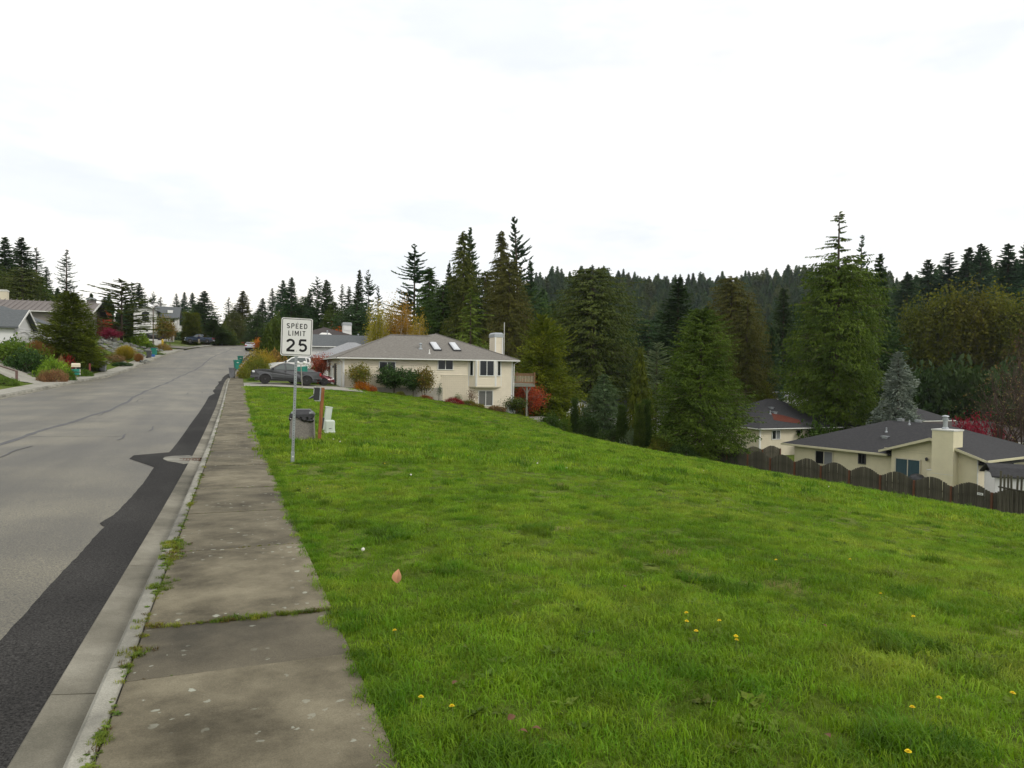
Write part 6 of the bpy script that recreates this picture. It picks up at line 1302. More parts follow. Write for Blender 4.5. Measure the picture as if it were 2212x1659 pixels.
# stacked mailboxes on a post
def mailbox(name, label, px, py0, D, boxes, postm):
    b = P(px, py0, D); bz = max(b.z, float(zs(b.y))-.02); rt = empty(name, (b.x, b.y, bz), label, 'mailbox')
    MB().box(b.x-.05, b.y-.05, bz-.2, b.x+.05, b.y+.05, P(px, boxes[0][1], D).z).build('post', M[postm], rt)
    for ya, yb, mt, w_ in boxes:
        z1, z0 = P(px, ya, D).z, P(px, yb, D).z; rr = (z1-z0)/2; m_ = MB()
        pr = [(-.0, 0)]; prof = [(-w_/2, z0), (w_/2, z0)]+[(w_/2*math.cos(a), z0+rr+rr*math.sin(a)) for a in [math.pi*k/8 for k in range(9)]]
        m_.prism([(b.x+.3, b.y+x, z) for x, z in prof], (-1, 0, 0), .62).build('box', M[mt], rt); MB().prism([(b.x+.3, b.y+x*.97, z) for x, z in prof], (1, 0, 0), .02).build('door', M['offwhite' if mt == 'bingreen' else mt], bpy.data.objects[rt.children[-1].name])
    return rt
M["signcream"] = mat("cream enamel", (.7, .64, .48), (.62, .56, .42), 4, .5)
mailbox("mailbox", "cream mailbox above a teal one on a post at the far kerb", 164, 824, 61, [(784.5, 793, "signcream", .25), (797, 803, "bingreen", .25), (804.5, 810, "bingreen", .25)], "greywood")
mailbox('mailbox', 'teal mailbox seen small at the crest of the road', 509, 747, 185, [(737, 741, 'bingreen', .4)], 'greywood')
# red brown marker post and handrail on the left
M['redpaint'] = mat('dull red painted timber', (.14, .035, .03), (.2, .06, .05), 6, .7)
g = P(194, 799, 72); tag(MB().box(g.x-.08, g.y-.06, g.z-.2, g.x+.08, g.y+.06, P(194, 785, 72).z).build('marker_post', M['redpaint']), 'short dull red post beside the far sidewalk', 'post')
M['railwood'] = mat('purple brown handrail', (.12, .075, .065), (.17, .11, .095), 5, .7)
e0 = P(36, 802, 52); e1 = P(-14, 786, 56); hr = empty('handrail', (e0.x, e0.y, tz(e0.x, e0.y)), 'purple brown timber handrail up the drive at the left edge', 'handrail')
MB().tube([e0, e1], .07, 5).build('rail', M['railwood'], hr)
MB().box(e0.x-.07, e0.y-.07, P(36, 829, 52).z-.15, e0.x+.07, e0.y+.07, e0.z+.05).build('post', M['railwood'], hr); MB().box(e1.x-.07, e1.y-.07, e1.z-1.4, e1.x+.07, e1.y+.07, e1.z+.03).build('post', M['railwood'], hr)
# street lamps
def street_lamp(label, px, pyb, pyt, pxh, pyh, D, mt='metal'):
    b = P(px, pyb, D); t = P(px, pyt, D); h = P(pxh, pyh, D); rt = empty('street_lamp', (b.x, b.y, b.z), label, 'street lamp', None)
    MB().tube([(b.x, b.y, b.z-3), (t.x, t.y, t.z)], [.13, .09], 8).build('pole', M[mt], rt)
    pts = [t+(h-t)*k+Vector((0, 0, (h.z-t.z)*(.55*math.sin(math.pi*k)*.6))) for k in (0, .2, .45, .7, 1)]; MB().tube(pts, [.08, .07, .06, .055, .05], 6).build('arm', M[mt], rt)
    d = (h-t); d.z = 0; d.normalize(); hd = MB()
    hd.tube([h-d*.1, h+d*.15, h+d*.55, h+d*.75], [.07, .16, .15, .05], 8).build('lamp_head', M['offwhite'], rt)
M['greenpole'] = mat('pale green grey pole', (.3, .36, .33), (.36, .42, .39), 4, .6); M['brownpole'] = mat('brown weathered pole', (.13, .1, .085), (.18, .15, .13), 4, .8)
street_lamp('pale street lamp standing at the crest of the road', 526.5, 747, 708, 546, 704, 215, 'greenpole')
street_lamp('slim brown street lamp pole before the white arched house', 331, 740, 666, 352, 658, 138, 'brownpole')
# garden lamp post with two globes
b = G(653.5, 58); b2 = P(650, 784, 58); gl = empty('lamp_post', b, 'thin garden lamp post with two white globes before the grey pickup', 'lamp post')
M['slim'] = mat('weathered aluminium', (.25, .24, .2), (.32, .31, .27), 6, .6)
MB().tube([b-Vector((0, 0, .2)), Vector((b2.x, b2.y, b2.z-.15))], [.045, .035], 6).build('pole', M['slim'], gl); MB().tube([(b2.x-.25, b2.y, b2.z-.1), (b2.x+.28, b2.y, b2.z-.1)], .025, 5).build('cross_arm', M['slim'], gl)
for dx in (-.25, .28): MB().lathe((b2.x+dx, b2.y, b2.z-.12), [(.04, 0), (.13, .06), (.16, .14), (.12, .23), (.03, .27)], 12).build('globe', M['white'], gl, smooth=True)
# realtor style board, hydrant and pots by the white house
g = P(343, 738, 128); zg_ = tz(g.x, g.y); tag(MB().box(g.x-.7, g.y-.05, g.z-.9, g.x+.7, g.y+.05, g.z+.25).build('garden_board', M['offwhite']), 'white board on the lawn before the white arched house', 'board')
for s in (-.6, .6): MB().box(g.x+s-.05, g.y+.05, zg_-.5, g.x+s+.05, g.y+.12, g.z+.3).build('leg', M['greywood'], bpy.data.objects['garden_board'])
M['yellow'] = mat('yellow paint', (.6, .42, .04), (.5, .34, .03), 5, .6)
g = P(351, 742, 126); hz = empty('fire_hydrant', (g.x, g.y, g.z-.1), 'yellow fire hydrant at the side street corner', 'hydrant')
MB().lathe((g.x, g.y, g.z-.3), [(.2, 0), (.2, .2), (.15, .22), (.15, .8), (.19, .82), (.19, .88), (.13, 1.0), (.05, 1.06)], 12).build('barrel', M['yellow'], hz); MB().lathe((g.x, g.y, g.z+.3), [(.08, -.24), (.08, .24)], 8, 'x').build('outlet', M['yellow'], hz)
# timber edging on the rock bank
e0, e1 = P(222, 768, 100), P(268, 780, 92); tag(MB().tube([e0, e1], .16, 4).build('edging_log', M['palewood']), 'pale timber edging log below the rock bank', 'log')

# ================================================================ ROCK BANK
M['rock'] = mat('grey bank stone', (.085, .09, .083), (.21, .22, .205), 5, .9, bump=.6, bscale=9, c3=(.14, .125, .085), s3=2, rand=.3)
rocks = []
for k in range(5):
    bm = bmesh.new(); bmesh.ops.create_icosphere(bm, subdivisions=2, radius=1)
    r_ = np.random.default_rng(50+k); dirs = r_.normal(0, 1, (9, 3)); dirs /= np.linalg.norm(dirs, axis=1, keepdims=True); cut = r_.uniform(.55, .9, 9)
    for v in bm.verts:
        for d, c in zip(dirs, cut):
            q = v.co.dot(Vector(d))
            if q > c: v.co -= Vector(d)*(q-c)
        v.co *= 1+random.uniform(-.03, .03)
    me = bpy.data.meshes.new('stone'); bm.to_mesh(me); bm.free(); me.materials.append(M['rock']); rocks.append(me)
rw = empty('rock_bank', (-17, 108, 3), 'stone bank of grey boulders below the red maple', 'rock bank')
rr_ = random.Random(5)
for k in range(170):
    px = rr_.uniform(212, 372); t = rr_.random(); D = 92+t*22+(px-212)*.05
    g = G(px, D); ww = g.x-float(cv(g.y))
    if ww > -14.3: continue
    s = rr_.uniform(.22, .62); o = link('stone', rocks[k % 5], rw, (g.x-rw.location.x, g.y-rw.location.y, g.z+s*.15-rw.location.z)); o.scale = (s*rr_.uniform(.9, 1.5), s, s*rr_.uniform(.55, .85)); o.rotation_euler = (rr_.uniform(-.3, .3), rr_.uniform(-.3, .3), rr_.uniform(0, 6))
for px, py, D, s, lab in ((136, 817, 63, .3, 'pale stone at the drive edge beside the heather'), (307, 787, 91, .42, 'white stone between the far drives'), (268, 783, 88, .3, 'small pale stone at the end of the red heather'), (318, 787, 93, .35, 'pale boulder beside the brown grass clump')):
    g = P(px, py, D); o = link('boulder', rocks[int(px) % 5], None, (g.x, g.y, max(g.z, tz(g.x, g.y)))); o.scale = (s*1.2, s, s*.8); tag(o, lab, 'boulder')

# ================================================================ PERSON BY THE BLUE PICKUP
def person(label, base, ang, pose, cols):
    J = {'pelvis': (0, 0, .93), 'belly': (0, .01, 1.1), 'chest': (0, .0, 1.32), 'neck': (0, .0, 1.5), 'head': (0, .03, 1.62), 'crown': (0, .02, 1.74)}
    E = [('pelvis', 'belly'), ('belly', 'chest'), ('chest', 'neck'), ('neck', 'head'), ('head', 'crown')]
    Rd = {'pelvis': (.16, .12), 'belly': (.15, .115), 'chest': (.17, .12), 'neck': (.06, .06), 'head': (.085, .1), 'crown': (.06, .07)}
    for s, n in ((1, 'l'), (-1, 'r')):
        f = .08*s
        for nm, co, rd in (('hip'+n, (s*.1, 0, .88), .09), ('knee'+n, (s*.12, f+.03, .5), .06), ('ank'+n, (s*.12, f-.02, .09), .045), ('toe'+n, (s*.14, f+.15, .035), .035), ('sh'+n, (s*.19, 0, 1.41), .065), ('elb'+n, (s*.25, pose[0]*.1-.02, 1.14), .045), ('wr'+n, (s*.22, pose[0]*.25+.1, .95), .032), ('hand'+n, (s*.21, pose[0]*.3+.13, .87), .03)):
            J[nm] = co; Rd[nm] = (rd, rd)
        E += [('pelvis', 'hip'+n), ('hip'+n, 'knee'+n), ('knee'+n, 'ank'+n), ('ank'+n, 'toe'+n), ('chest', 'sh'+n), ('sh'+n, 'elb'+n), ('elb'+n, 'wr'+n), ('wr'+n, 'hand'+n)]
    ks_ = list(J); me = bpy.data.meshes.new('person'); me.from_pydata([J[k] for k in ks_], [(ks_.index(a), ks_.index(b)) for a, b in E], [])
    o = bpy.data.objects.new('person', me); COL.objects.link(o); md = o.modifiers.new('skin', 'SKIN')
    for i, k in enumerate(ks_): me.skin_vertices[0].data[i].radius = Rd[k]; me.skin_vertices[0].data[i].use_root = (k == 'pelvis')
    o.modifiers.new('sub', 'SUBSURF').levels = 1
    dg_ = bpy.context.evaluated_depsgraph_get(); m2 = bpy.data.meshes.new_from_object(o.evaluated_get(dg_)); o.modifiers.clear(); o.data = m2
    m2.materials.clear()
    for c in cols: m2.materials.append(c)
    for p in m2.polygons:
        z = p.center.z; x = abs(p.center.x); p.material_index = 2 if (z > 1.5 or (x > .17 and z < .94 and z > .8)) else 0 if z > .92 else 1 if z > .08 else 3
        p.use_smooth = True
    o.location = base; o.rotation_euler.z = ang; tag(o, label, 'person')
    MB().lathe((0, .0, 1.66), [(.09, -.03), (.105, .03), (.09, .09), (.04, .125)], 12).build('hair', M['bark'], o, smooth=True, local=True)
    return o
M['skin'] = mat('skin', (.5, .3, .22), (.46, .27, .2), 6, .6); M['navy'] = mat('navy jacket', (.012, .015, .04), (.02, .024, .055), 8, .8); M['khaki'] = mat('khaki trousers', (.36, .31, .22), (.3, .26, .18), 8, .8)
g = P(430, 742.5, 143.5); person('person in dark jacket and khaki trousers standing beside the blue pickup', (g.x, g.y, max(g.z, tz(g.x, g.y))), R(20), (.6,), [M['navy'], M['khaki'], M['skin'], M['black']])
# ================================================================ TREES AND SHRUBS
LM = {}
LM['fir'] = leafmat('dark fir needles', (.012, .026, .012), (.030, .055, .022), .9, .2); LM['fir2'] = leafmat('blue green fir needles', (.014, .032, .022), (.034, .062, .040), .9, .2)
LM['cedar'] = leafmat('green cedar fronds', (.029, .043, .006), (.078, .095, .013), .7, .3); LM['cedar_d'] = leafmat('deep green cedar fronds', (.020, .038, .009), (.05, .075, .017), .7, .28)
LM['cedar_b'] = leafmat('brownish cedar fronds', (.032, .036, .010), (.072, .068, .018), .8, .28, c3=(.085, .055, .018)); LM['olive'] = leafmat('olive cedar fronds', (.026, .036, .009), (.064, .073, .017), .7, .28)
LM['sage'] = leafmat('sage green needles', (.03, .045, .03), (.07, .09, .058), 1, .2)
LM['gold'] = leafmat('golden green fronds', (.048, .062, .006), (.14, .135, .013), .5, .35, c3=(.3, .26, .03)); LM['deodar'] = leafmat('bright deodar needles', (.038, .068, .012), (.088, .125, .028), .8, .3)
LM['blue'] = leafmat('blue spruce needles', (.075, .09, .135), (.19, .205, .28), 1.2, .15); LM['bluegrey'] = leafmat('grey green cedar needles', (.07, .09, .075), (.14, .165, .135), 1, .2)
LM['birch'] = leafmat('autumn birch leaves', (.15, .098, .018), (.27, .14, .03), .8, .45, c3=(.34, .2, .04)); LM['birch_g'] = leafmat('yellow green birch leaves', (.12, .12, .015), (.26, .2, .03), .8, .45)
LM['orange'] = leafmat('orange autumn leaves', (.2, .065, .01), (.34, .125, .018), 1, .45); LM['red'] = leafmat('scarlet leaves', (.30, .03, .015), (.45, .07, .02), 1, .4); LM['crimson'] = leafmat('crimson maple leaves', (.085, .006, .016), (.20, .012, .03), 1.5, .35)
LM['redorange'] = leafmat('red orange cherry leaves', (.15, .03, .02), (.31, .07, .03), 1.2, .4); LM['dusk'] = leafmat('dusky red leaves', (.13, .03, .028), (.24, .07, .05), 1.2, .35)
LM['oliveleaf'] = leafmat('olive yellow leaves', (.062, .064, .014), (.14, .125, .03), .7, .4); LM['alder'] = leafmat('yellow green alder leaves', (.036, .044, .006), (.10, .098, .014), .5, .4, c3=(.2, .17, .03))
LM['shrub'] = leafmat('mid green shrub leaves', (.03, .06, .012), (.075, .125, .025), 1.2, .3); LM['shrub_d'] = leafmat('dark evergreen leaves', (.012, .026, .010), (.034, .058, .02), 1.2, .2); LM['lime'] = leafmat('lime green leaves', (.08, .12, .015), (.17, .2, .03), 1.2, .35)
LM['heather'] = leafmat('pink brown heather', (.11, .06, .048), (.19, .1, .078), 2, .3); LM['copper'] = leafmat('copper brown stems', (.12, .066, .03), (.2, .115, .05), 1.4, .35); LM['goldgrass'] = leafmat('golden autumn grass', (.13, .09, .018), (.23, .155, .032), 1.2, .4, c3=(.28, .15, .09))
LM['mixed'] = leafmat('mixed autumn shrub leaves', (.055, .08, .015), (.16, .10, .03), 1.6, .35, c3=(.28, .09, .03)); LM['twig'] = leafmat('brown twigs and last leaves', (.075, .055, .035), (.13, .085, .05), 1.4, .3); LM['brownred'] = leafmat('brown red twigs', (.07, .04, .03), (.12, .065, .04), 1, .3)
M['twigbark'] = mat('dark red brown twigs', (.05, .034, .026), (.085, .06, .045), 4, .9)
PR = {}
PR['fir1'] = conifer('fir', 1, 'fir', 10, 2.0, 50, 10, 16, up=.12, droop=.5, tip=.5, sp=.42, hang=.25, ragged=.5, var=.5, shell=3500)
PR['fir2'] = conifer('fir', 2, 'cone', 10, 2.3, 44, 10, 16, up=.16, droop=.55, tip=.6, sp=.46, hang=.3, ragged=.6, var=.6, shell=3500)
PR['fir3'] = conifer('fir', 3, 'narrow', 10, 1.5, 46, 9, 14, up=.2, droop=.5, tip=.4, sp=.36, hang=.2, ragged=.6, var=.6)
PR['thin'] = conifer('thin_fir', 4, 'narrow', 10, 1.5, 40, 6, 15, up=.2, droop=.5, tip=.6, sp=.36, hang=.15, ragged=.8, gap=.42, z0=.1, shell=300)
PR['open'] = conifer('open_fir', 5, 'broad', 10, 2.6, 32, 7, 26, up=.14, droop=.25, tip=.35, sp=.5, hang=.1, ragged=.7, gap=.5, z0=.2, shell=0)
PR['wind'] = conifer('wind_fir', 6, 'fir', 10, 1.9, 40, 7, 18, up=.3, droop=.3, tip=.4, sp=.42, hang=.1, ragged=.8, gap=.3, lean=-.05, one=.01, shell=0)
PR['cedar1'] = conifer('cedar', 7, 'ovoid', 10, 2.6, 70, 9, 18, up=.1, droop=.75, tip=.35, sp=.31, hang=1.0, ragged=.34, var=.45, z0=.02, shell=16000, fine=.6)
PR['cedar2'] = conifer('cedar', 8, 'broad', 10, 2.4, 64, 9, 17, up=.12, droop=.8, tip=.3, sp=.32, hang=.9, ragged=.45, var=.55, z0=.02, shell=13000, fine=.6)
PR['cedar_big'] = conifer('cedar', 9, 'spire', 10, 1.9, 105, 10, 18, up=.2, droop=.8, tip=.35, sp=.24, hang=1.0, ragged=.36, var=.5, z0=.02, shell=30000, fine=.58)
PR['cedar_near'] = conifer('cedar', 10, 'egg', 10, 3.2, 96, 10, 20, up=.22, droop=.7, tip=.5, sp=.30, hang=.75, ragged=.42, var=.5, z0=.015, wide=.36, shell=20000, fine=.7)
PR['deodar'] = conifer('deodar', 11, 'cone', 10, 4.2, 30, 6, 26, shell=0, up=.10, droop=.30, tip=-.1, sp=.52, hang=.35, ragged=.7, var=.6, z0=.05, wide=.3)
PR['golden'] = conifer('golden_conifer', 12, 'broad', 10, 3.3, 70, 9, 18, up=.28, droop=.5, tip=.7, sp=.5, hang=.25, ragged=.5, var=.6, z0=.02, wide=.36, shell=12000, fine=.7)
PR['spruce'] = conifer('spruce', 13, 'broad', 10, 3.1, 50, 10, 22, up=.02, droop=.32, tip=.45, sp=.5, hang=.12, ragged=.35, var=.4, z0=.03, wide=.34, shell=8000)
PR['weeping'] = conifer('weeping_cypress', 14, 'cone', 10, 2.0, 50, 6, 16, up=.2, droop=1.3, tip=.1, sp=.62, hang=2.2, ragged=.5, var=.6, z0=.03, wide=.3, shell=3500)
PR['column'] = conifer('columnar_cypress', 15, 'column', 10, 1.3, 70, 9, 9, up=.9, droop=.3, tip=.2, sp=.5, hang=-.9, ragged=.18, var=.15, z0=.01, wide=.34, shell=6000)
PR['pine'] = conifer('dense_pine', 16, 'egg', 10, 3.6, 60, 11, 22, up=.22, droop=.3, tip=.4, sp=.56, hang=.05, ragged=.34, var=.4, z0=.01, wide=.3, shell=9000)
PR['atlas'] = conifer('atlas_cedar', 17, 'flat', 10, 4.6, 22, 8, 36, up=.16, droop=.14, tip=.05, sp=.66, hang=.12, ragged=.7, var=.5, z0=.12, wide=.34, shell=0)
PR['birch'] = broadleaf('birch', 21, 8, 1.9, .56, .46, 18, 11, 44, .15, .45, 2, 'bark_birch', .011, .2, .3)
PR['birch2'] = broadleaf('birch', 22, 8, 1.9, .56, .46, 18, 11, 44, .15, .45, 3, 'bark_birch', .011, .2, .3)
PR['broad'] = broadleaf('broadleaf', 23, 8, 3.4, .6, .38, 22, 11, 26, .24, .42, 1, 'bark_grey', .016)
PR['alder'] = broadleaf('alder', 24, 12, 3.4, .54, .45, 34, 14, 34, .3, .3, 2, 'bark_grey', .010, 0, .42)
PR['maple'] = broadleaf('maple', 25, 3, 2.2, .56, .44, 16, 9, 34, .15, .42, 2, 'bark', .022, .3, .2)
PR['shrubtree'] = broadleaf('shrub_tree', 26, 3, 1.5, .6, .4, 14, 9, 22, .16, .45, 3, 'bark', .016, 0, .2)
PR['holly'] = broadleaf('evergreen_shrub', 27, 3, 1.9, .6, .38, 20, 11, 26, .18, .4, 1, 'bark', .035, 0, .18)
PR['bare'] = broadleaf('bare_tree', 28, 8, 3.6, .58, .42, 22, 14, 3, .12, .6, 2, 'bark_grey', .014, 0, .2)
PR['sparse'] = broadleaf('thin_shrub', 29, 2, .8, .58, .42, 9, 6, 9, .11, .5, 4, 'bark', .012, 0, .2)
for k in range(3): PR['mound%d' % k] = mound('mound', 30+k, 1, 1, 2600, .13, .28)
PR['fine'] = mound('fine_mound', 35, 1, 1, 5200, .085, .18, .45); PR['roundbush'] = mound('round_bush', 36, 1, 1, 4200, .12, .12, .55, .6)
PR['fountain'] = bladebush('fountain_grass', 40, 1, 1, 2600, .012); PR['fountain2'] = bladebush('fountain_grass', 41, 1, 1, 1800, .014, .9)
T = lambda kind, pr, m, px, yt, D, w_, lab, **k: treeat(kind, PR[pr], LM[m], px, yt, D, w_*WID.get(pr, 1), lab, **k)
WID = dict(pine=1.2, alder=1.15, golden=1.1, column=1.1, fir1=1.5, fir2=1.45, fir3=1.6, thin=1.3, open=1.15, cedar1=1.12, cedar2=1.45, wind=1.3, spruce=1.15, atlas=1.1)
# ---- skyline on the left
T('fir_tree', 'fir1', 'fir', 10, 510, 150, 74, 'tall dark fir at the left edge, tip cut by no other tree'); T('fir_tree', 'fir2', 'fir', 46, 512, 155, 86, 'broad dark fir between two others above the brown roof')
T('fir_tree', 'thin', 'fir2', 78, 533, 150, 52, 'slim ragged fir right of the broad fir above the brown roof'); T('fir_tree', 'fir3', 'fir2', 100, 576, 160, 34, 'low narrow fir at the right end of the left fir group')
T('pine_tree', 'cedar2', 'olive', -18, 560, 142, 120, 'broad olive evergreen at the left edge below the firs'); T('pine_tree', 'cedar1', 'olive', 48, 578, 138, 110, 'broad olive evergreen in front of the left firs'); T('pine_tree', 'cedar2', 'cedar_d', 88, 596, 140, 60, 'small olive evergreen where the left fir group ends')
o = T('fir_tree', 'thin', 'fir2', 143, 537, 150, 46, 'lone thin fir with dense tip rising behind the pine'); 
T('dense_pine', 'pine', 'cedar', 152, 630, 75, 122, 'dense dark green pine on the far verge before the slate roof')
T('atlas_cedar', 'atlas', 'olive', 262, 603, 112, 160, 'spreading flat branched cedar before the white arched house'); T('fir_tree', 'fir2', 'fir', 300, 612, 178, 46, 'dark fir rising behind the flat branched cedar'); T('fir_tree', 'open', 'fir2', 284, 610, 178, 44, 'gappy fir left of the dark fir behind the flat cedar')
T('fir_tree', 'open', 'fir2', 330, 630, 185, 34, 'thin open fir behind the white arched gable'); T('fir_tree', 'thin', 'fir2', 346, 640, 190, 34, 'thin fir right behind the white arched gable'); T('fir_tree', 'fir1', 'fir2', 225, 640, 150, 40, 'dark fir left of the flat branched cedar')
T('autumn_tree', 'broad', 'redorange', 222, 668, 122, 44, 'rust red tree squeezed between the taupe house and the flat cedar')
for px, yt, D, w_, pr, m, lab in ((380, 634, 235, 26, 'fir3', 'fir2', 'small fir right of the white house wing'), (397, 630, 235, 30, 'fir1', 'fir2', 'first of two hazy firs behind the clipped cypress'), (414, 632, 240, 36, 'fir2', 'fir2', 'second of two hazy firs behind the clipped cypress'),
                                  (441, 628, 185, 64, 'fir2', 'fir', 'big dark fir behind the blue pickup'), (428, 655, 195, 46, 'cedar1', 'cedar_d', 'round headed dark evergreen left of the big fir'), (493, 641, 230, 30, 'thin', 'fir2', 'thin see through fir above the road crest'), (523, 627, 215, 58, 'fir1', 'cedar_b', 'bronze tinted fir right of the pale street lamp'),
                                  (505, 672, 205, 50, 'cedar1', 'cedar_b', 'broad bronze evergreen at the road crest'), (566, 643, 195, 40, 'fir1', 'fir2', 'blue green fir left of the speed limit sign'), (587, 622, 190, 30, 'fir3', 'fir2', 'narrow spire fir just left of the speed limit sign'),
                                  (610, 605, 180, 50, 'fir2', 'fir2', 'fir rising over the speed limit sign, left one'), (628, 598, 172, 50, 'fir1', 'fir', 'fir rising over the speed limit sign, tallest one'), (655, 640, 180, 46, 'cedar1', 'cedar_d', 'dark round evergreen right of the sign'), (683, 598, 168, 56, 'open', 'fir2', 'ragged broad fir above the slate roof'),
                                  (703, 604, 165, 60, 'fir2', 'fir', 'broad dark fir above the dark roofed house'), (668, 625, 172, 44, 'fir1', 'fir2', 'medium fir left of the ragged fir'), (737, 612, 165, 38, 'thin', 'fir2', 'thin fir between the broad fir and the pair'), (752, 618, 165, 34, 'fir3', 'fir', 'small dark fir left of the pair'),
                                  (774, 581, 160, 40, 'fir1', 'fir', 'dense fir, left of the pair above the golden birches'), (794, 583, 158, 48, 'open', 'fir2', 'open fir, right of the pair above the golden birches'), (815, 615, 160, 34, 'thin', 'fir2', 'scraggy fir right of the pair'), (720, 650, 160, 70, 'cedar2', 'cedar_d', 'wide low evergreen behind the metal capped chimney')):
    T('fir_tree' if 'cedar' not in pr else 'evergreen_tree', pr, m, px, yt, D, w_, lab)
T('columnar_cypress', 'column', 'cedar', 412, 683, 152, 34, 'clipped bright green cypress by the white house wing'); T('evergreen_tree', 'fir2', 'cedar_d', 462, 690, 165, 70, 'low spreading dark evergreen behind the blue pickup tail'); T('round_tree', 'roundbush', 'olive', 487, 702, 172, 40, 'rounded olive tree with a yellow top at the road crest')
T('small_spruce', 'spruce', 'bluegrey', 505, 730, 186, 26, 'small blue grey spruce left of the pale street lamp'); T('evergreen_tree', 'cedar1', 'fir', 555, 672, 178, 50, 'dark evergreen behind the orange tree')
T('round_tree', 'roundbush', 'olive', 598, 692, 90, 84, 'large rounded olive green tree left behind the sign'); T('autumn_tree', 'shrubtree', 'orange', 563, 727, 118, 40, 'flame orange tree up the street right of the silver car'); T('small_shrub', 'mound1', 'lime', 548, 738, 130, 22, 'yellow green shrub between the silver car and the orange tree', cat='shrub')
# ---- behind the beige house
T('fir_tree', 'open', 'fir2', 893, 527, 125, 116, 'tall open fir with flat branches left of the central group'); T('cedar_tree', 'cedar2', 'cedar_d', 925, 575, 120, 90, 'deep green cedar right of the open fir'); T('cedar_tree', 'cedar1', 'cedar_d', 955, 615, 116, 110, 'wide green cedar above the beige roof')
T('fir_tree', 'fir1', 'fir2', 967, 565, 130, 44, 'short fir behind the wide green cedar'); T('fir_tree', 'fir2', 'fir', 1012, 490, 128, 60, 'dark pointed fir behind the pale stemmed cedar'); T('cedar_tree', 'cedar2', 'olive', 998, 497, 112, 84, 'tall olive cedar with pale stem in the central group')
T('cedar_tree', 'cedar2', 'cedar_b', 1078, 496, 118, 84, 'tall bronze green cedar left of the wind bent fir'); T('cedar_tree', 'cedar1', 'cedar_b', 1098, 560, 108, 106, 'broad bronze cedar behind the chimney'); T('fir_tree', 'wind', 'fir2', 1122, 466, 122, 100, 'wind bent fir, tallest of the central group', rot=0); T('fir_tree', 'fir1', 'fir', 1143, 560, 130, 60, 'dark fir under the wind bent one')
T('deodar_tree', 'deodar', 'deodar', 1015, 618, 92, 170, 'bright green deodar with drooping tiers behind the beige roof'); T('golden_conifer', 'golden', 'gold', 1172, 680, 84, 160, 'golden green conifer right of the wooden deck')
T('birch_tree', 'birch', 'birch_g', 812, 655, 93, 54, 'yellow green birch, left one of the birches', cat='birch', group=None); T('birch_tree', 'birch2', 'birch', 843, 634, 96, 62, 'orange birch with white stems in the middle of the birches', cat='birch'); T('birch_tree', 'birch', 'birch', 873, 645, 94, 62, 'orange birch right of the middle one behind the roof', cat='birch'); T('birch_tree', 'birch2', 'birch', 900, 668, 92, 50, 'small orange birch at the right end of the birches', cat='birch')
T('autumn_tree', 'broad', 'red', 728, 702, 125, 60, 'scarlet tree showing over the dark roof left of the chimney')
for px, yt, D, w_, pr, m, lab in ((938, 650, 132, 130, 'cedar1', 'cedar_d', 'low wide evergreen filling behind the open fir and the birches'), (1046, 585, 134, 120, 'cedar1', 'olive', 'wide olive evergreen filling between the two tall cedars of the central group'), (1135, 625, 128, 130, 'cedar1', 'cedar_d', 'wide evergreen low behind the golden green conifer'), (975, 600, 136, 110, 'cedar1', 'olive', 'rounded olive evergreen behind the tall pale stemmed cedar'), (640, 660, 175, 120, 'cedar1', 'cedar_d', 'wide dark evergreen directly behind the speed limit sign'), (770, 655, 150, 110, 'cedar1', 'fir', 'wide dark evergreen under the pair of firs'), (1225, 660, 140, 130, 'cedar1', 'cedar_d', 'shaded evergreen between the golden conifer and the great olive cedar'), (1400, 690, 135, 130, 'cedar1', 'fir', 'shaded evergreen behind the blue grey cedar')):
    T('evergreen_tree', pr, m, px, yt, D, w_, lab)
# ---- hollow, middle
T('cedar_tree', 'cedar1', 'olive', 1278, 578, 112, 215, 'great dark olive cedar in the middle of the hollow'); T('fir_tree', 'fir1', 'fir', 1462, 596, 118, 130, 'dark layered fir with two tips left of the bronze cedar'); T('cedar_tree', 'cedar1', 'cedar_b', 1578, 596, 100, 130, 'bronze red cedar behind the near big cedar'); T('cedar_tree', 'cedar1', 'cedar_b', 1612, 650, 96, 100, 'second bronze cedar leaning right of the first', ); 
T('cedar_tree', 'cedar_near', 'cedar', 1514, 664, 65, 246, 'big fresh green cedar standing against the wavy fence'); T('cedar_tree', 'cedar_big', 'cedar', 1806, 452, 86, 186, 'huge cedar with thin bare spire above the cream roofs')
T('blue_spruce', 'spruce', 'blue', 1940, 757, 79, 104, 'blue spruce behind the charcoal roof'); T('grey_cedar', 'atlas', 'bluegrey', 1418, 738, 100, 100, 'blue grey cedar behind the drooping cypress'); T('weeping_cypress', 'weeping', 'cedar', 1382, 748, 71, 84, 'yellow green drooping cypress left of the big near cedar'); 
T('small_conifer', 'cedar2', 'sage', 1305, 806, 76, 84, 'pale grey green conifer before the great olive cedar'); T('columnar_cypress', 'column', 'cedar_d', 1345, 884, 66, 22, 'slim dark columnar cypress, left of three'); T('columnar_cypress', 'column', 'cedar_d', 1383, 883, 64.5, 22, 'slim dark columnar cypress, tallest of three'); T('columnar_cypress', 'column', 'cedar_d', 1397, 875, 65, 20, 'slim dark columnar cypress close behind the tallest one')
T('columnar_cypress', 'column', 'cedar_d', 1242, 868, 74, 16, 'small columnar cypress under the golden conifer'); T('evergreen_tree', 'fir2', 'fir2', 1665, 705, 100, 56, 'slender blue green fir right of the bronze cedars'); T('evergreen_tree', 'golden', 'gold', 1650, 822, 94, 70, 'yellow green conifer behind the red patched roof'); T('brown_tree', 'broad', 'alder', 1395, 704, 150, 100, 'dull brown autumn tree deep in the hollow', cat='tree')
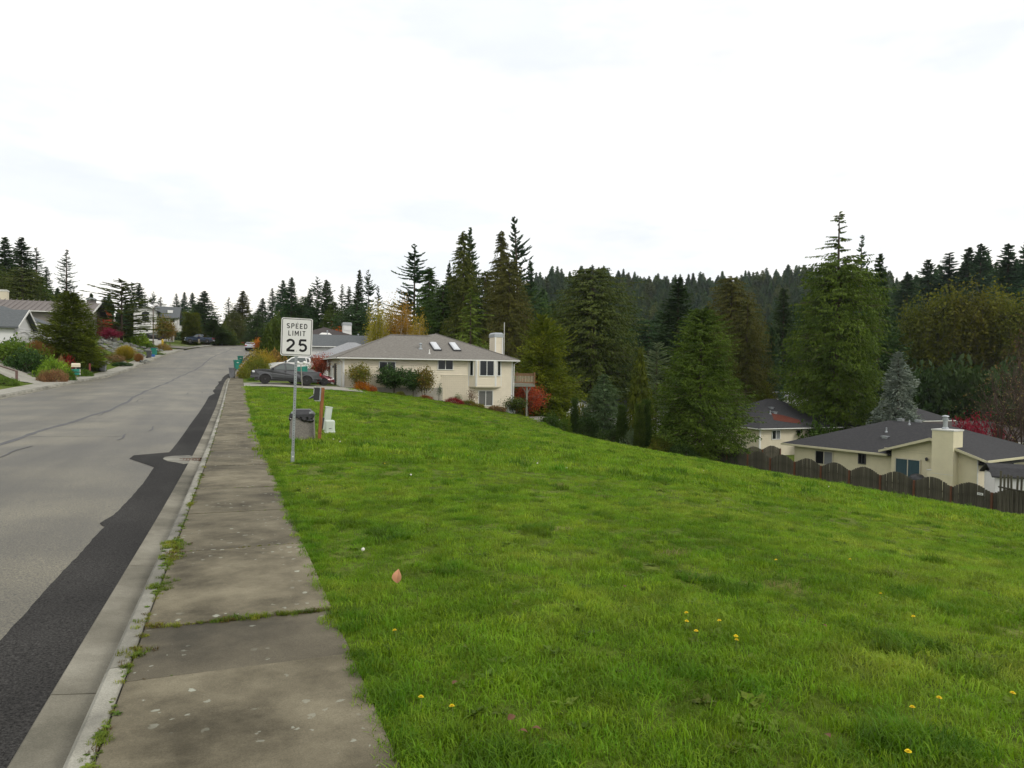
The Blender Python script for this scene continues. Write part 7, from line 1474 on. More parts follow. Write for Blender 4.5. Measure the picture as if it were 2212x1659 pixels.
T('fir_tree', 'fir1', 'fir', 1690, 620, 150, 90, 'dark fir deep between the two big cedars'); T('fir_tree', 'fir2', 'fir', 1735, 640, 160, 90, 'dark fir deep left of the huge cedar'); T('fir_tree', 'thin', 'fir2', 1855, 502, 105, 64, 'thin fir right behind the spire of the huge cedar'); T('fir_tree', 'fir1', 'fir', 1895, 545, 115, 90, 'dark fir right of the huge cedar'); T('fir_tree', 'open', 'fir', 1868, 560, 118, 70, 'gappy dark fir behind the thin one')
for px, yt, D, w_, lab in ((1985, 628, 150, 90, 'yellow green alder, leftmost of the hillside alders'), (2040, 604, 146, 110, 'yellow green alder with tall pale trunk, second of the hillside alders'), (2105, 596, 142, 120, 'yellow green alder in the middle of the hillside alders'), (2160, 602, 140, 110, 'yellow green alder right of the middle hillside alder'), (2215, 620, 135, 110, 'yellow green alder at the right edge')):
    T('alder_tree', 'alder', 'alder', px, yt, D, w_, lab)
for px, yt, D, w_, pr, lab in ((1955, 590, 200, 110, 'fir1', 'hillside fir behind the leftmost alder'), (2000, 560, 215, 100, 'fir2', 'hillside fir above the second alder'), (2045, 545, 210, 100, 'fir3', 'narrow hillside fir above the alders'), (2085, 532, 205, 100, 'fir1', 'first of two tall hillside firs'), (2112, 526, 200, 110, 'fir2', 'second of two tall hillside firs'), (2172, 524, 180, 120, 'fir1', 'broad dark hillside fir near the right edge'), (2215, 515, 175, 120, 'fir2', 'dark hillside fir cut by the right edge')):
    T('fir_tree', pr, 'fir2', px, yt, D, w_, lab)
T('bare_tree', 'bare', 'twig', 2190, 745, 60, 190, 'bare brown twiggy tree at the right edge', barkm=M['twigbark']); T('bare_tree', 'bare', 'brownred', 2235, 660, 75, 150, 'tall reddish twiggy tree cut by the right edge', barkm=M['twigbark'])
T('red_maple', 'maple', 'crimson', 2108, 884, 60, 96, 'crimson maple behind the cream house roof'); T('red_maple', 'maple', 'crimson', 2165, 905, 62, 60, 'lower crimson maple right of the first one behind the roof')
# dark understorey of the hollow
for k, (px, yt, D, w_, pr, m, lab) in enumerate(((1150, 800, 100, 90, 'roundbush', 'shrub_d', 'dark undergrowth bush below the golden conifer'), (1215, 905, 71, 40, 'mound0', 'shrub', 'green bush at the lawn foot right of the golden conifer'), (1190, 895, 70, 44, 'mound1', 'cedar_d', 'low conifer bush at the lawn foot by the golden conifer'), (1270, 900, 72, 60, 'roundbush', 'shrub_d', 'dark rounded bush left of the pale conifer'),
                               (1265, 880, 78, 70, 'mound2', 'oliveleaf', 'brown green bush before the white gable'), (1325, 925, 68, 60, 'mound0', 'shrub_d', 'dark low bush under the pale conifer'), (1360, 930, 66, 40, 'mound1', 'bluegrey', 'grey green bush between the columnar cypresses'), (1430, 945, 64, 54, 'mound2', 'oliveleaf', 'yellowish bush beside the near big cedar'), (1450, 900, 70, 60, 'roundbush', 'cedar_d', 'green bush behind the yellowish one'),
                               (1480, 960, 62, 60, 'mound0', 'shrub_d', 'dark skirt bush under the near big cedar'), (1600, 965, 62, 50, 'mound1', 'shrub_d', 'dark bush at the right foot of the near cedar'), (2000, 800, 136, 170, 'roundbush', 'shrub_d', 'dark bush under the hillside alders left'), (2085, 790, 132, 190, 'roundbush', 'shrub_d', 'dark bush under the hillside alders middle'), (2180, 795, 126, 190, 'roundbush', 'shrub_d', 'dark bush under the hillside alders right'), (1905, 890, 84, 70, 'mound1', 'shrub_d', 'dark bush at the foot of the huge cedar'), (1770, 915, 82, 90, 'mound2', 'cedar_d', 'dark bush left at the foot of the huge cedar'))):
    T('shrub', pr, m, px, yt, D, w_, lab, cat='shrub')
for px, y, D, lab in ((1336, 958, 62, 'leftmost of four'), (1350, 955, 62.5, 'second from the left of four'), (1366, 962, 61.5, 'third from the left of four'), (1376, 958, 62, 'rightmost of four')):
    g = G(px, D); o = link('boulder', rocks[px % 5], None, (g.x, g.y, g.z)); o.scale = (.35, .3, .22); tag(o, lab+' grey stones in the bed at the lawn foot', 'boulder', 'stones of the bed at the lawn foot')
# ---- along the beige house
U_W = 66.2
def hshrub(zx0, zx1, zyt, zyb, pr, m, lab, u=65.9, kind='shrub', sy=None, **k):
    a, b = F0.y(*z5(zx0, zyb), u), F0.y(*z5(zx1, zyt), u); x = (a.x+b.x)/2; z = tz(x, u); h = max(.25, b.z-z); p_ = PR[pr]
    return plant(kind, p_, LM[m], (x, u, z-.03), (b.x-a.x)/2/p_['R'], h/p_['H'], lab, 'shrub', **k)
def h8(x, y): q = z8(x, y); return (q[0]/.553-1600)*3.687, (q[1]/.553-1250)*3.687
def hs8(x0, x1, yt, yb, *r, **k): a = h8(x0, yb); b = h8(x1, yt); return hshrub(a[0], b[0], b[1], a[1], *r, **k)
hs8(380, 990, 880, 1470, 'shrubtree', 'mixed', 'green and rust shrub left against the beige wall'); hs8(1000, 1860, 930, 1550, 'holly', 'shrub_d', 'dark evergreen shrub before the wall window', u=65.6); hs8(1650, 2050, 985, 1400, 'holly', 'shrub_d', 'right lobe of dark evergreen branches before the beige wall', u=65.8)
hs8(560, 900, 1330, 1480, 'mound0', 'orange', 'low orange shrub under the green and rust one', u=65.3); hs8(900, 1060, 1420, 1530, 'mound1', 'redorange', 'small red orange shrub at the wall foot', u=65.0); hs8(1460, 1680, 1530, 1620, 'fine', 'oliveleaf', 'olive grass tuft under the dark evergreen', u=64.6)
hshrub(40, 385, 630, 1150, 'shrubtree', 'mixed', 'leggy green and rust shrub left of the trellis', u=65.7); hshrub(375, 470, 860, 1180, 'sparse', 'shrub_d', 'thin upright shrub beside the trellis', u=65.6); hshrub(150, 320, 1080, 1170, 'mound2', 'dusk', 'low reddish shrub under the leggy one', u=65.2)
hshrub(515, 765, 1110, 1255, 'fine', 'crimson', 'round dark crimson shrub under the trellis', u=65.0); hshrub(640, 780, 1035, 1130, 'sparse', 'shrub', 'small thin green shrub behind the crimson one', u=66.4); hshrub(760, 950, 1150, 1300, 'mound0', 'mixed', 'brown green shrub right of the crimson one', u=65.0)
hshrub(830, 1000, 965, 1290, 'sparse', 'brownred', 'bare twiggy shrub left of the lower window', u=66.3); hshrub(910, 1070, 1200, 1320, 'mound1', 'oliveleaf', 'yellowing shrub below the lower window', u=64.9); hshrub(1110, 1370, 1235, 1400, 'mound2', 'brownred', 'brown grey shrub at the house corner', u=64.7)
hshrub(1325, 1720, 1080, 1500, 'shrubtree', 'olive', 'airy olive green small tree right of the house corner', u=65.3, kind='small_tree')
T('red_tree', 'broad', 'redorange', 1142, 815, 78, 84, 'red orange tree behind the deck posts'); T('red_tree', 'shrubtree', 'redorange', 1105, 850, 79, 40, 'red orange foliage under the deck left of the post')
# ---- around the pickups
T('olive_bush', 'fine', 'goldgrass', 560, 757, 78, 80, 'big olive gold bush between the green bins and the white pickup', cat='bush'); T('olive_bush', 'fine', 'oliveleaf', 552, 770, 74, 62, 'olive green front of the big bush by the sidewalk', cat='bush'); T('olive_bush', 'mound2', 'copper', 585, 760, 80, 60, 'rusty bush just left of the white pickup', cat='bush'); T('shrub', 'roundbush', 'olive', 595, 742, 95, 66, 'olive bush behind the rusty one', cat='bush')
T('shrub', 'mound0', 'shrub', 664, 797, 69, 34, 'green shrub over the grey pickup bed', cat='shrub'); T('shrub', 'mound1', 'dusk', 683, 810, 70, 30, 'dusky red shrub right of the green one', cat='shrub'); T('shrub', 'mound2', 'oliveleaf', 703, 820, 72, 20, 'small olive shrub before the white garage', cat='shrub')
T('dusky_tree', 'maple', 'dusk', 696, 758, 75, 52, 'small dusky red tree before the white garage', ); T('shrub', 'mound1', 'shrub', 545, 815, 68, 20, 'low green shrub under the olive bush at the drive', cat='shrub')
# ---- far verge on the left
for px, yt, D, w_, pr, m, lab, kd in ((16, 737, 62, 100, 'mound0', 'shrub', 'broad green conifer shrub at the left edge', 'shrub'), (55, 757, 61, 70, 'mound1', 'shrub_d', 'dark juniper right of the left edge shrub', 'shrub'), (28, 735, 66, 46, 'mound2', 'shrub_d', 'upright dark shrub before the garage door', 'shrub'), (88, 758, 64, 60, 'mound1', 'cedar', 'low spreading green juniper before the pine', 'shrub'), (112, 776, 60.5, 62, 'mound0', 'lime', 'lime green ground juniper by the drive', 'shrub'),
                                      (77, 735, 72, 60, 'fountain', 'copper', 'copper brown grass clump before the porch panel', 'grass clump'), (108, 742, 73, 34, 'fountain2', 'copper', 'smaller copper grass clump beside the pine trunk', 'grass clump'), (118, 798, 57.5, 52, 'fine', 'heather', 'pink brown heather cushion at the drive corner', 'heather'), (96, 800, 57.2, 30, 'fine', 'heather', 'small heather cushion left of the larger one', 'heather'),
                                      (143, 772, 65, 30, 'mound2', 'crimson', 'bright crimson shrub behind the cream mailbox', 'shrub'), (133, 770, 64, 22, 'fine', 'heather', 'dull pink shrub left of the crimson one', 'shrub'), (150, 800, 60.5, 24, 'mound1', 'shrub', 'low green plant at the mailbox post', 'shrub'), (185, 797, 70, 26, 'mound0', 'shrub', 'low green plant right of the mailboxes', 'shrub'), (205, 760, 85, 40, 'mound1', 'lime', 'lime green shrub right below the pine', 'shrub'),
                                      (192, 782, 77, 34, 'roundbush', 'olive', 'clipped olive cushion behind the red post', 'shrub'), (213, 785, 78, 28, 'roundbush', 'olive', 'clipped olive cushion behind the grey bin', 'shrub'), (225, 764, 88, 30, 'mound2', 'bluegrey', 'grey blue shrub beside the lime one', 'shrub'), (240, 765, 88, 60, 'fine', 'heather', 'long pink heather drift behind the far drive', 'heather'), (206, 748, 92, 34, 'fine', 'heather', 'pink heather patch higher on the far bank', 'heather'), (262, 782, 86, 40, 'mound0', 'shrub_d', 'dark trailing plant at the end of the heather drift', 'shrub'),
                                      (271, 745, 93, 50, 'fountain', 'goldgrass', 'golden orange fountain grass before the rock bank', 'grass clump'), (299, 762, 92, 24, 'fountain2', 'copper', 'brown grass clump right of the golden one', 'grass clump'), (238, 705, 104, 48, 'maple', 'crimson', 'crimson weeping maple above the rock bank', 'maple'), (183, 722, 84, 50, 'mound1', 'lime', 'yellow green shrub at the right of the pine', 'shrub'),
                                      (300, 722, 112, 40, 'mound2', 'lime', 'lime green mound above the rock bank', 'shrub'), (283, 726, 112, 30, 'mound0', 'shrub', 'green mound left of the lime one above the rocks', 'shrub'), (320, 742, 112, 30, 'mound1', 'shrub', 'green cushion at the right top of the rock bank', 'shrub'), (349, 742, 115, 36, 'fine', 'copper', 'copper brown shrub at the corner of the side street', 'shrub'), (365, 752, 116, 14, 'fine', 'heather', 'small pink shrub at the tip of the corner bed', 'shrub'), (340, 762, 104, 30, 'mound2', 'shrub', 'green plant behind the far bins', 'shrub'),
                                      (355, 675, 134, 40, 'shrubtree', 'mixed', 'tall mixed autumn shrub before the white house wing', 'small tree'), (343, 680, 136, 24, 'sparse', 'mixed', 'thin shrub left of the tall mixed one', 'shrub'), (366, 690, 135, 30, 'shrubtree', 'copper', 'rusty shrub right of the tall mixed one', 'shrub'), (215, 690, 110, 20, 'mound2', 'dusk', 'rusty shrub at the taupe house corner', 'shrub'), (50, 690, 84, 22, 'mound1', 'oliveleaf', 'olive climber at the garage gable', 'shrub'),
                                      (6, 812, 50, 60, 'fine', 'shrub', 'low green plants at the left edge below the handrail', 'shrub'), (437, 722, 164, 24, 'mound1', 'dusk', 'rusty round shrub behind the blue pickup', 'shrub'), (530, 738, 190, 26, 'mound1', 'dusk', 'dusky shrub by the pale street lamp', 'shrub'), (497, 741, 180, 50, 'mound2', 'lime', 'yellow green low shrubs at the road crest', 'shrub')):
    T('shrub' if kd not in ('maple', 'small tree') else kd.replace(' ', '_'), pr, m, px, yt, D, w_, lab, cat=kd)
M['scree'] = mat('pale scree', (.3, .3, .27), (.4, .39, .36), 5, .9, bump=.5)
# ================================================================ SCATTERED GROWTH (geometry nodes: one object holds its own prototypes and points)
def scatter(name, protos, mats, pts, rot, scl, pid, hue=None):
    """protos: list of (V, F quads, material index); pts etc. numpy. Instances each prototype on its points."""
    V = []; F = []; MI = []; kind = []; n = 0
    for k, (v, f, mi) in enumerate(protos): V.append(v); F.append(np.asarray(f)+n); MI.append(np.full(len(f), mi)); kind.append(np.full(len(v), k)); n += len(v)
    npv = n; V.append(pts); kind.append(np.asarray(pid)+1000)
    V = np.concatenate(V).astype(np.float32); F = np.concatenate(F).astype(np.int32); MI = np.concatenate(MI).astype(np.int32); kind = np.concatenate(kind).astype(np.int32)
    me = bpy.data.meshes.new(name); me.vertices.add(len(V)); me.vertices.foreach_set('co', V.ravel()); me.loops.add(F.size); me.loops.foreach_set('vertex_index', F.ravel())
    me.polygons.add(len(F)); me.polygons.foreach_set('loop_start', np.arange(0, F.size, 4, dtype=np.int32)); me.polygons.foreach_set('material_index', MI)
    for m_ in mats: me.materials.append(m_)
    me.update(calc_edges=True)
    a = me.attributes.new('kind', 'INT', 'POINT'); a.data.foreach_set('value', kind)
    z3 = np.zeros((npv, 3), np.float32)
    a = me.attributes.new('rot', 'FLOAT_VECTOR', 'POINT'); a.data.foreach_set('vector', np.concatenate([z3, rot]).astype(np.float32).ravel())
    a = me.attributes.new('scl', 'FLOAT_VECTOR', 'POINT'); a.data.foreach_set('vector', np.concatenate([z3, scl]).astype(np.float32).ravel())
    o = bpy.data.objects.new(name, me); COL.objects.link(o)
    ng = bpy.data.node_groups.new(name, 'GeometryNodeTree'); ng.interface.new_socket('Geometry', in_out='INPUT', socket_type='NodeSocketGeometry'); ng.interface.new_socket('Geometry', in_out='OUTPUT', socket_type='NodeSocketGeometry')
    N = ng.nodes.new; L = ng.links.new; gi = N('NodeGroupInput'); go = N('NodeGroupOutput'); jn = N('GeometryNodeJoinGeometry')
    def named(nm, ty): x = N('GeometryNodeInputNamedAttribute'); x.data_type = ty; x.inputs['Name'].default_value = nm; return x.outputs['Attribute']
    kd = named('kind', 'INT'); ro = named('rot', 'FLOAT_VECTOR'); sl = named('scl', 'FLOAT_VECTOR'); e2 = N('FunctionNodeEulerToRotation'); L(ro, e2.inputs[0])
    def sel(val):
        c = N('FunctionNodeCompare'); c.data_type = 'INT'; c.operation = 'EQUAL'; L(kd, c.inputs['A'] if False else [i for i in c.inputs if i.name == 'A' and i.type == 'INT'][0]); [i for i in c.inputs if i.name == 'B' and i.type == 'INT'][0].default_value = val
        s = N('GeometryNodeSeparateGeometry'); s.domain = 'POINT'; L(gi.outputs[0], s.inputs['Geometry']); L(c.outputs[0], s.inputs['Selection']); return s.outputs['Selection']
    for k in range(len(protos)):
        ip = N('GeometryNodeInstanceOnPoints'); L(sel(1000+k), ip.inputs['Points']); L(sel(k), ip.inputs['Instance']); L(e2.outputs[0], ip.inputs['Rotation']); L(sl, ip.inputs['Scale']); L(ip.outputs[0], jn.inputs[0])
    L(jn.outputs[0], go.inputs[0]); md = o.modifiers.new('scatter', 'NODES'); md.node_group = ng
    tag(o, kind='stuff'); return o
def blades(n, r_, h0, h1, w_, seed, bend=.5, up=1.0):
    """tuft of bent grass blades, two quads each"""
    r = np.random.default_rng(seed); a = r.uniform(0, 6.283, n); q = r_*np.sqrt(r.random(n)); b = np.stack([q*np.cos(a), q*np.sin(a), np.full(n, -.01)], 1)
    h = r.uniform(h0, h1, n); ta = r.uniform(0, 6.283, n); t = np.stack([np.cos(ta), np.sin(ta), 0*ta], 1)*(h*bend*r.uniform(.2, 1.3, n))[:, None]
    s = np.stack([-np.sin(ta+r.normal(0, .8, n)), np.cos(ta), 0*ta], 1)*(w_*r.uniform(.7, 1.3, n)/2)[:, None]
    mid = b+t*.3; mid[:, 2] = h*.6*up; tip = b+t; tip[:, 2] = h*up*r.uniform(.75, 1, n)
    V = np.stack([b-s, b+s, mid+s*.85, mid-s*.85, tip+s*.18, tip-s*.18], 1).reshape(-1, 3); i = np.arange(n)[:, None]*6
    return V, np.concatenate([i+[[0, 1, 2, 3]], i+[[3, 2, 4, 5]]])
def rosette(n, r_, seed, wd=.5, lift=.3):
    r = np.random.default_rng(seed); a = np.linspace(0, 6.283, n, False)+r.normal(0, .3, n); d = np.stack([np.cos(a), np.sin(a), np.full(n, lift)+r.normal(0, .15, n)], 1); l_ = r_*r.uniform(.6, 1.1, n)
    p = r.normal(0, r_*.25, (n, 3)); p[:, 2] = .01; return kites(p, d, l_, l_*wd, r, .5)
def grassmat(name, c1, c2, c3, sc_=.5):
    m, nt, b = newmat(name); N = nt.nodes.new; L = nt.links.new
    ge = N('ShaderNodeNewGeometry'); n = N('ShaderNodeTexNoise'); n.inputs['Scale'].default_value = sc_; n.inputs['Detail'].default_value = 8; n.inputs['Roughness'].default_value = .7; L(ge.outputs['Position'], n.inputs['Vector'])
    cr = N('ShaderNodeValToRGB'); e = cr.color_ramp.elements; e[0].position = .33; e[0].color = (*c1, 1); e[1].position = .68; e[1].color = (*c3, 1); x = e.new(.5); x.color = (*c2, 1); L(n.outputs[0], cr.inputs[0])
    oi = N('ShaderNodeObjectInfo'); mr = N('ShaderNodeMapRange'); mr.inputs[3].default_value = .6; mr.inputs[4].default_value = 1.35; L(oi.outputs['Random'], mr.inputs[0]); hs_ = N('ShaderNodeHueSaturation'); L(mr.outputs[0], hs_.inputs['Value']); L(cr.outputs[0], hs_.inputs['Color'])
    ml = N('ShaderNodeMath'); ml.operation = 'MULTIPLY'; ml.inputs[1].default_value = 9.7; fr = N('ShaderNodeMath'); fr.operation = 'FRACT'; L(oi.outputs['Random'], ml.inputs[0]); L(ml.outputs[0], fr.inputs[0]); mh = N('ShaderNodeMapRange'); mh.inputs[3].default_value = .485; mh.inputs[4].default_value = .515; L(fr.outputs[0], mh.inputs[0]); L(mh.outputs[0], hs_.inputs['Hue'])
    L(hs_.outputs[0], b.inputs['Base Color']); b.inputs['Roughness'].default_value = .55; b.inputs['Specular IOR Level'].default_value = .25
    t = N('ShaderNodeBsdfTranslucent'); L(hs_.outputs[0], t.inputs['Color']); ms = N('ShaderNodeMixShader'); ms.inputs[0].default_value = .42
    L(b.outputs[0], ms.inputs[1]); L(t.outputs[0], ms.inputs[2]); L(ms.outputs[0], nt.nodes['Material Output'].inputs['Surface']); return m
M['grass'] = grassmat('lawn grass', (.105, .215, .006), (.175, .30, .012), (.29, .37, .036)); M['grass_dry'] = grassmat('dry grass', (.2, .17, .06), (.26, .23, .09), (.3, .28, .13)); M['grass_dk'] = grassmat('rank dark grass', (.066, .155, .005), (.11, .22, .008), (.16, .26, .014))
M['weed'] = grassmat('yellow green weeds', (.06, .13, .008), (.14, .20, .014), (.34, .31, .03), 2.5); M['clover'] = grassmat('broad lawn weeds', (.09, .16, .012), (.14, .215, .022), (.19, .25, .04), 1.5)
GP = []
for k in range(4): v, f = blades(130, .12, .012, .042, .0036, 60+k, 1.0); GP.append((v, f, 0))            # 0-3 short
for k in range(3): v, f = blades(110, .09, .03, .08, .0042, 70+k, .8); GP.append((v, f, 1))         # 4-6 taller dark tufts
for k in range(2): v, f = blades(40, .11, .02, .075, .004, 80+k, 1.0); GP.append((v, f, 2))         # 7-8 dry
for k in range(2): v, f = rosette(16, .055, 85+k); GP.append((v, f, 3))                             # 9-10 broad weeds
for k in range(3): v, f = blades(70, .30, .035, .085, .013, 90+k, .9); GP.append((v, f, 0))          # 11-13 far
v, f = blades(90, .25, .07, .17, .014, 95, .7); GP.append((v, f, 1))                                # 14 far tall
v, f = blades(40, .28, .03, .08, .011, 96, 1); GP.append((v, f, 2))                                 # 15 far dry
gr = np.random.default_rng(11)
def vnoise(x, y, s, seed):
    r = np.random.default_rng(seed); o = 0*x
    for k in range(5):
        a, b_, p = r.normal(0, 1, 3); o = o+np.sin((a*x+b_*y)*s*(1.35**k)*2+p*5)/(1.25**k)
    return o/2.2
def lawn_ok(x, y):
    ww = x-cv(y); xf = pst0.x+(y-pst0.y)*(pst9.x-pst0.x)/(pst9.y-pst0.y)
    ok = (ww > .66) & (x < xf-.12+np.where(y > 55, 0, 0)) & ~((y > 59.9) & (x < 9)) & ~((y > 65.4) & (x < 26.6)) & (y < 72) & ~((y > 63)&(x > 34)) & ~((x > 26.8) & (x < 31.4) & (y > 67.2))
    for bx, by, rr_ in ((wb_.x, wb_.y, .4),): ok &= ~((abs(x-bx) < rr_) & (abs(y-by) < rr_))
    return ok
pts = []; pids = []; scs = []
def sprinkle(dmin, dmax, dens, near):
    t0, t1 = (-.9, 1.7) if dmax < 12 else (-.7, 1.25)
    n = int((dmax**2-dmin**2)/2*(t1-t0)*dens); D = np.sqrt(gr.uniform(dmin**2, dmax**2, n)); t = gr.uniform(t0, t1, n)
    x = D*(t*math.cos(YAW)+math.sin(YAW)); y = D*(-t*math.sin(YAW)+math.cos(YAW)); k = lawn_ok(x, y); x, y = x[k], y[k]; n = len(x)
    tall = .55*vnoise(x, y, .8, 3)+.8*vnoise(x, y, 2.9, 4); dry = vnoise(x, y, .35, 5)+.6*vnoise(x, y, 1.7, 6)
    u = gr.random(n); swale = np.exp(-((x-10.5-.25*(y-37))/6)**2-((y-37)/3.2)**2)
    if near: pid = np.where((tall > .7) & (u < .7), gr.integers(4, 7, n), np.where((dry > .95) & (u < .5), gr.integers(7, 9, n), np.where(u > .955, gr.integers(9, 11, n), gr.integers(0, 4, n))))
    else: pid = np.where(((tall > .75) & (u < .55)) | (swale > .25+.4*u), 14, np.where((dry > .95) & (u < .5), 15, gr.integers(11, 14, n)))
    s = gr.uniform(.75, 1.3, n)*(1+.18*vnoise(x, y, 1.4, 7)); s = np.where(dry > 1.05, s*.75, s)
    pts.append(np.stack([x, y, terr(x, y)-.004], 1)); pids.append(pid); scs.append(s)
sprinkle(.6, 6, 130, True); sprinkle(6, 11, 95, True); sprinkle(11, 17, 48, True); sprinkle(15, 28, 15, False); sprinkle(28, 48, 9, False); sprinkle(48, 80, 6, False)
# shaggy edge along the sidewalk
ye = gr.uniform(1, 45, 1500); xe = gr.normal(.70, .035, 1500)+cv(ye); pts.append(np.stack([xe, ye, terr(np.maximum(xe, .66), ye)-.005], 1)); pids.append(gr.choice([0, 1, 2, 4, 5], 1500)); scs.append(gr.uniform(.5, 1.0, 1500))
P_ = np.concatenate(pts); I_ = np.concatenate(pids); S_ = np.concatenate(scs); n = len(P_)
rt_ = np.stack([gr.normal(0, .12, n), gr.normal(0, .12, n), gr.uniform(0, 6.283, n)], 1); sl_ = np.stack([S_, S_, S_*gr.uniform(.8, 1.2, n)], 1)
lawn = scatter('lawn_grass', GP, [M['grass'], M['grass_dk'], M['grass_dry'], M['clover']], P_, rt_, sl_, I_)
print('grass tufts', n)
# weeds in the joints
WP = []
for k in range(3): v, f = blades(46, .06, .015, .06, .005, 110+k, 1.2); WP.append((v, f, 0))
for k in range(2): v, f = rosette(22, .05, 115+k, .5, .25); WP.append((v, f, 1))
v, f = blades(30, .05, .012, .05, .005, 118, 1.3); WP.append((v, f, 2))
M['moss'] = grassmat('reddish moss', (.1, .045, .02), (.14, .1, .02), (.17, .15, .03), 3)
wx, wy_, wz, wp_, ws = [], [], [], [], []
for y in np.concatenate([gr.uniform(1.2, 14, 1000), gr.uniform(14, 50, 420)]):
    cl = max(0, .5+.5*math.sin(y*3.1)*math.sin(y*1.27+1)+.2*math.sin(y*7.3))**1.7; cl2 = 1 if (4.6 < y < 8.8) else .45
    if gr.random() > .12+1.1*cl*cl2: continue
    spread = .03+.06*cl*cl2*(4.6 < y < 8.8)
    wx.append(-.548+gr.normal(0, spread*.6)); wy_.append(y); wz.append(float(zs(y))-.004); wp_.append(int(gr.choice([0, 1, 2, 3, 4, 5], p=[.22, .2, .18, .13, .12, .15]))); ws.append(gr.uniform(.3, .75)*(.7+.6*cl*cl2))
for jy, dens, amp in ((joints[8], 110, .8), (joints[9], 45, .35), (joints[11], 45, .35), (joints[10], 14, .3), (joints[7], 6, .25)):
    for k in range(dens):
        x = gr.uniform(-.54, .65)
        if gr.random() > .35+.65*abs(math.sin(x*5+jy)): continue
        wx.append(x); wy_.append(jy+gr.normal(0, .014)+.012*math.sin(x*9)); wz.append(float(zs(jy))-.006); wp_.append(int(gr.choice([0, 1, 2, 5]))); ws.append(gr.uniform(.2, .6)*amp*(.7+.9*abs(math.sin(x*4+1)))*(1+.7*(x > .45)))
W = np.stack([wx, wy_, wz], 1); n = len(W); ws = np.array(ws)
weeds = scatter('joint_weeds', WP, [M['weed'], M['clover'], M['moss']], W, np.stack([np.zeros(n), np.zeros(n), gr.uniform(0, 6.283, n)], 1), np.stack([ws, ws, ws*.8], 1), np.array(wp_))
# flowers, leaves and stones on the lawn: each one its own thing
M['petal'] = mat('dandelion yellow', (.78, .58, .005), (.82, .66, .01), 20, .7); M['stem'] = mat('flower stem', (.1, .16, .03), (.14, .2, .04), 8, .7); M['clock'] = mat('dandelion clock', (.6, .58, .52), (.7, .68, .62), 30, .9)
def flower(px, py, label, white=False, D=None, sc2=1):
    p = None
    r = ray(px, py)
    for k in range(1400):
        D_ = 2+k*.05; q = CAMP+r*D_
        if q.z < tz(q.x, q.y)+.06: p = q; break
    if p is None: return
    z = tz(p.x, p.y); h = .075; o = empty('dandelion' if not white else 'dandelion_clock', (p.x, p.y, z), label, 'dandelion' if not white else 'seed head', 'dandelions in the lawn' if not white else 'white seed heads in the lawn')
    MB().tube([(p.x, p.y, z-.01), (p.x+.006, p.y, z+h*.6), (p.x, p.y, z+h)], .0022, 5).build('stem', M['stem'], o)
    m_ = MB(); R0 = (.014 if not white else .017)*sc2
    if white: m_.lathe((p.x, p.y, z+h), [(.003, -R0), (R0*.8, -R0*.6), (R0, 0), (R0*.8, R0*.6), (.003, R0)], 9)
    else:
        for ring, (n_, q_, tl) in enumerate(((14, 1, .15), (11, .72, .45), (7, .42, .9))):
            for k in range(n_):
                a = 6.283*k/n_+ring*.4; d = Vector((math.cos(a), math.sin(a), tl)); s = Vector((-math.sin(a), math.cos(a), 0))*.0042; c = Vector((p.x, p.y, z+h+.002*ring)); m_.poly([c+s*.5, c-s*.5, c+d*R0*q_-s, c+d*R0*q_+s])
    m_.build('flower_head', M['clock' if white else 'petal'], o)
    o.rotation_euler = (random.uniform(-.25, .15), random.uniform(-.2, .2), 0)
def lz(x, y): return ((1400+x*2600/2212)*.553, (2000+y*2600/2212)*.553)
for x, y, lab in ((1097, 348, 'yellow dandelion at the back of the group amid the lawn'), (1088, 374, 'yellow dandelion at the left of the group amid the lawn'), (1206, 371, 'yellow dandelion at the right back of the group amid the lawn'), (1124, 408, 'yellow dandelion at the front left of the group amid the lawn'), (1253, 427, 'upper one of two close yellow dandelions amid the lawn'), (1255, 441, 'lower one of two close yellow dandelions amid the lawn'),
                  (312, 672, 'large yellow dandelion nearest the sidewalk'), (203, 642, 'yellow dandelion left of the one nearest the sidewalk'), (1927, 638, 'yellow dandelion right of the last patch of bare soil'), (1846, 675, 'yellow dandelion low at the right'), (1828, 810, 'yellow dandelion at the bottom edge right'), (2167, 620, 'yellow dandelion at the right edge'), (125, 407, 'yellow dandelion beside the sidewalk edge'), (1392, 168, 'small yellow dandelion up the lawn'), (1640, 166, 'small yellow dandelion up the lawn at the right'), (1738, 279, 'small yellow dandelion at mid right'), (1850, 355, 'yellow dandelion bud beside a bare patch')):
    flower(*lz(x, y), lab)
for px, py, lab in ((665, 1058, 'close to the sidewalk edge, nearer than the sign'), (692, 1040, 'just right of the one by the sidewalk edge'), (940, 985, 'below the dark swale'), (830, 1003, 'right of the utility boxes and nearer'), (925, 1005, 'in front of the one below the swale'), (1010, 985, 'right of the one below the swale'), (760, 1012, 'between the sign and the lawn middle'), (655, 1010, 'nearest the foot of the sign post'),
                    (1275, 1010, 'below the lawn brow at centre right'), (1500, 1025, 'before the near big cedar'), (1690, 1052, 'before the left fence panels'), (1790, 1060, 'before the middle fence panels'), (1860, 1085, 'before the cream chimney'), (1620, 1035, 'before the left end of the fence'), (700, 965, 'right of the foot of the brown post'), (745, 990, 'in front of the utility boxes')): flower(px, py, 'tiny yellow dandelion '+lab)
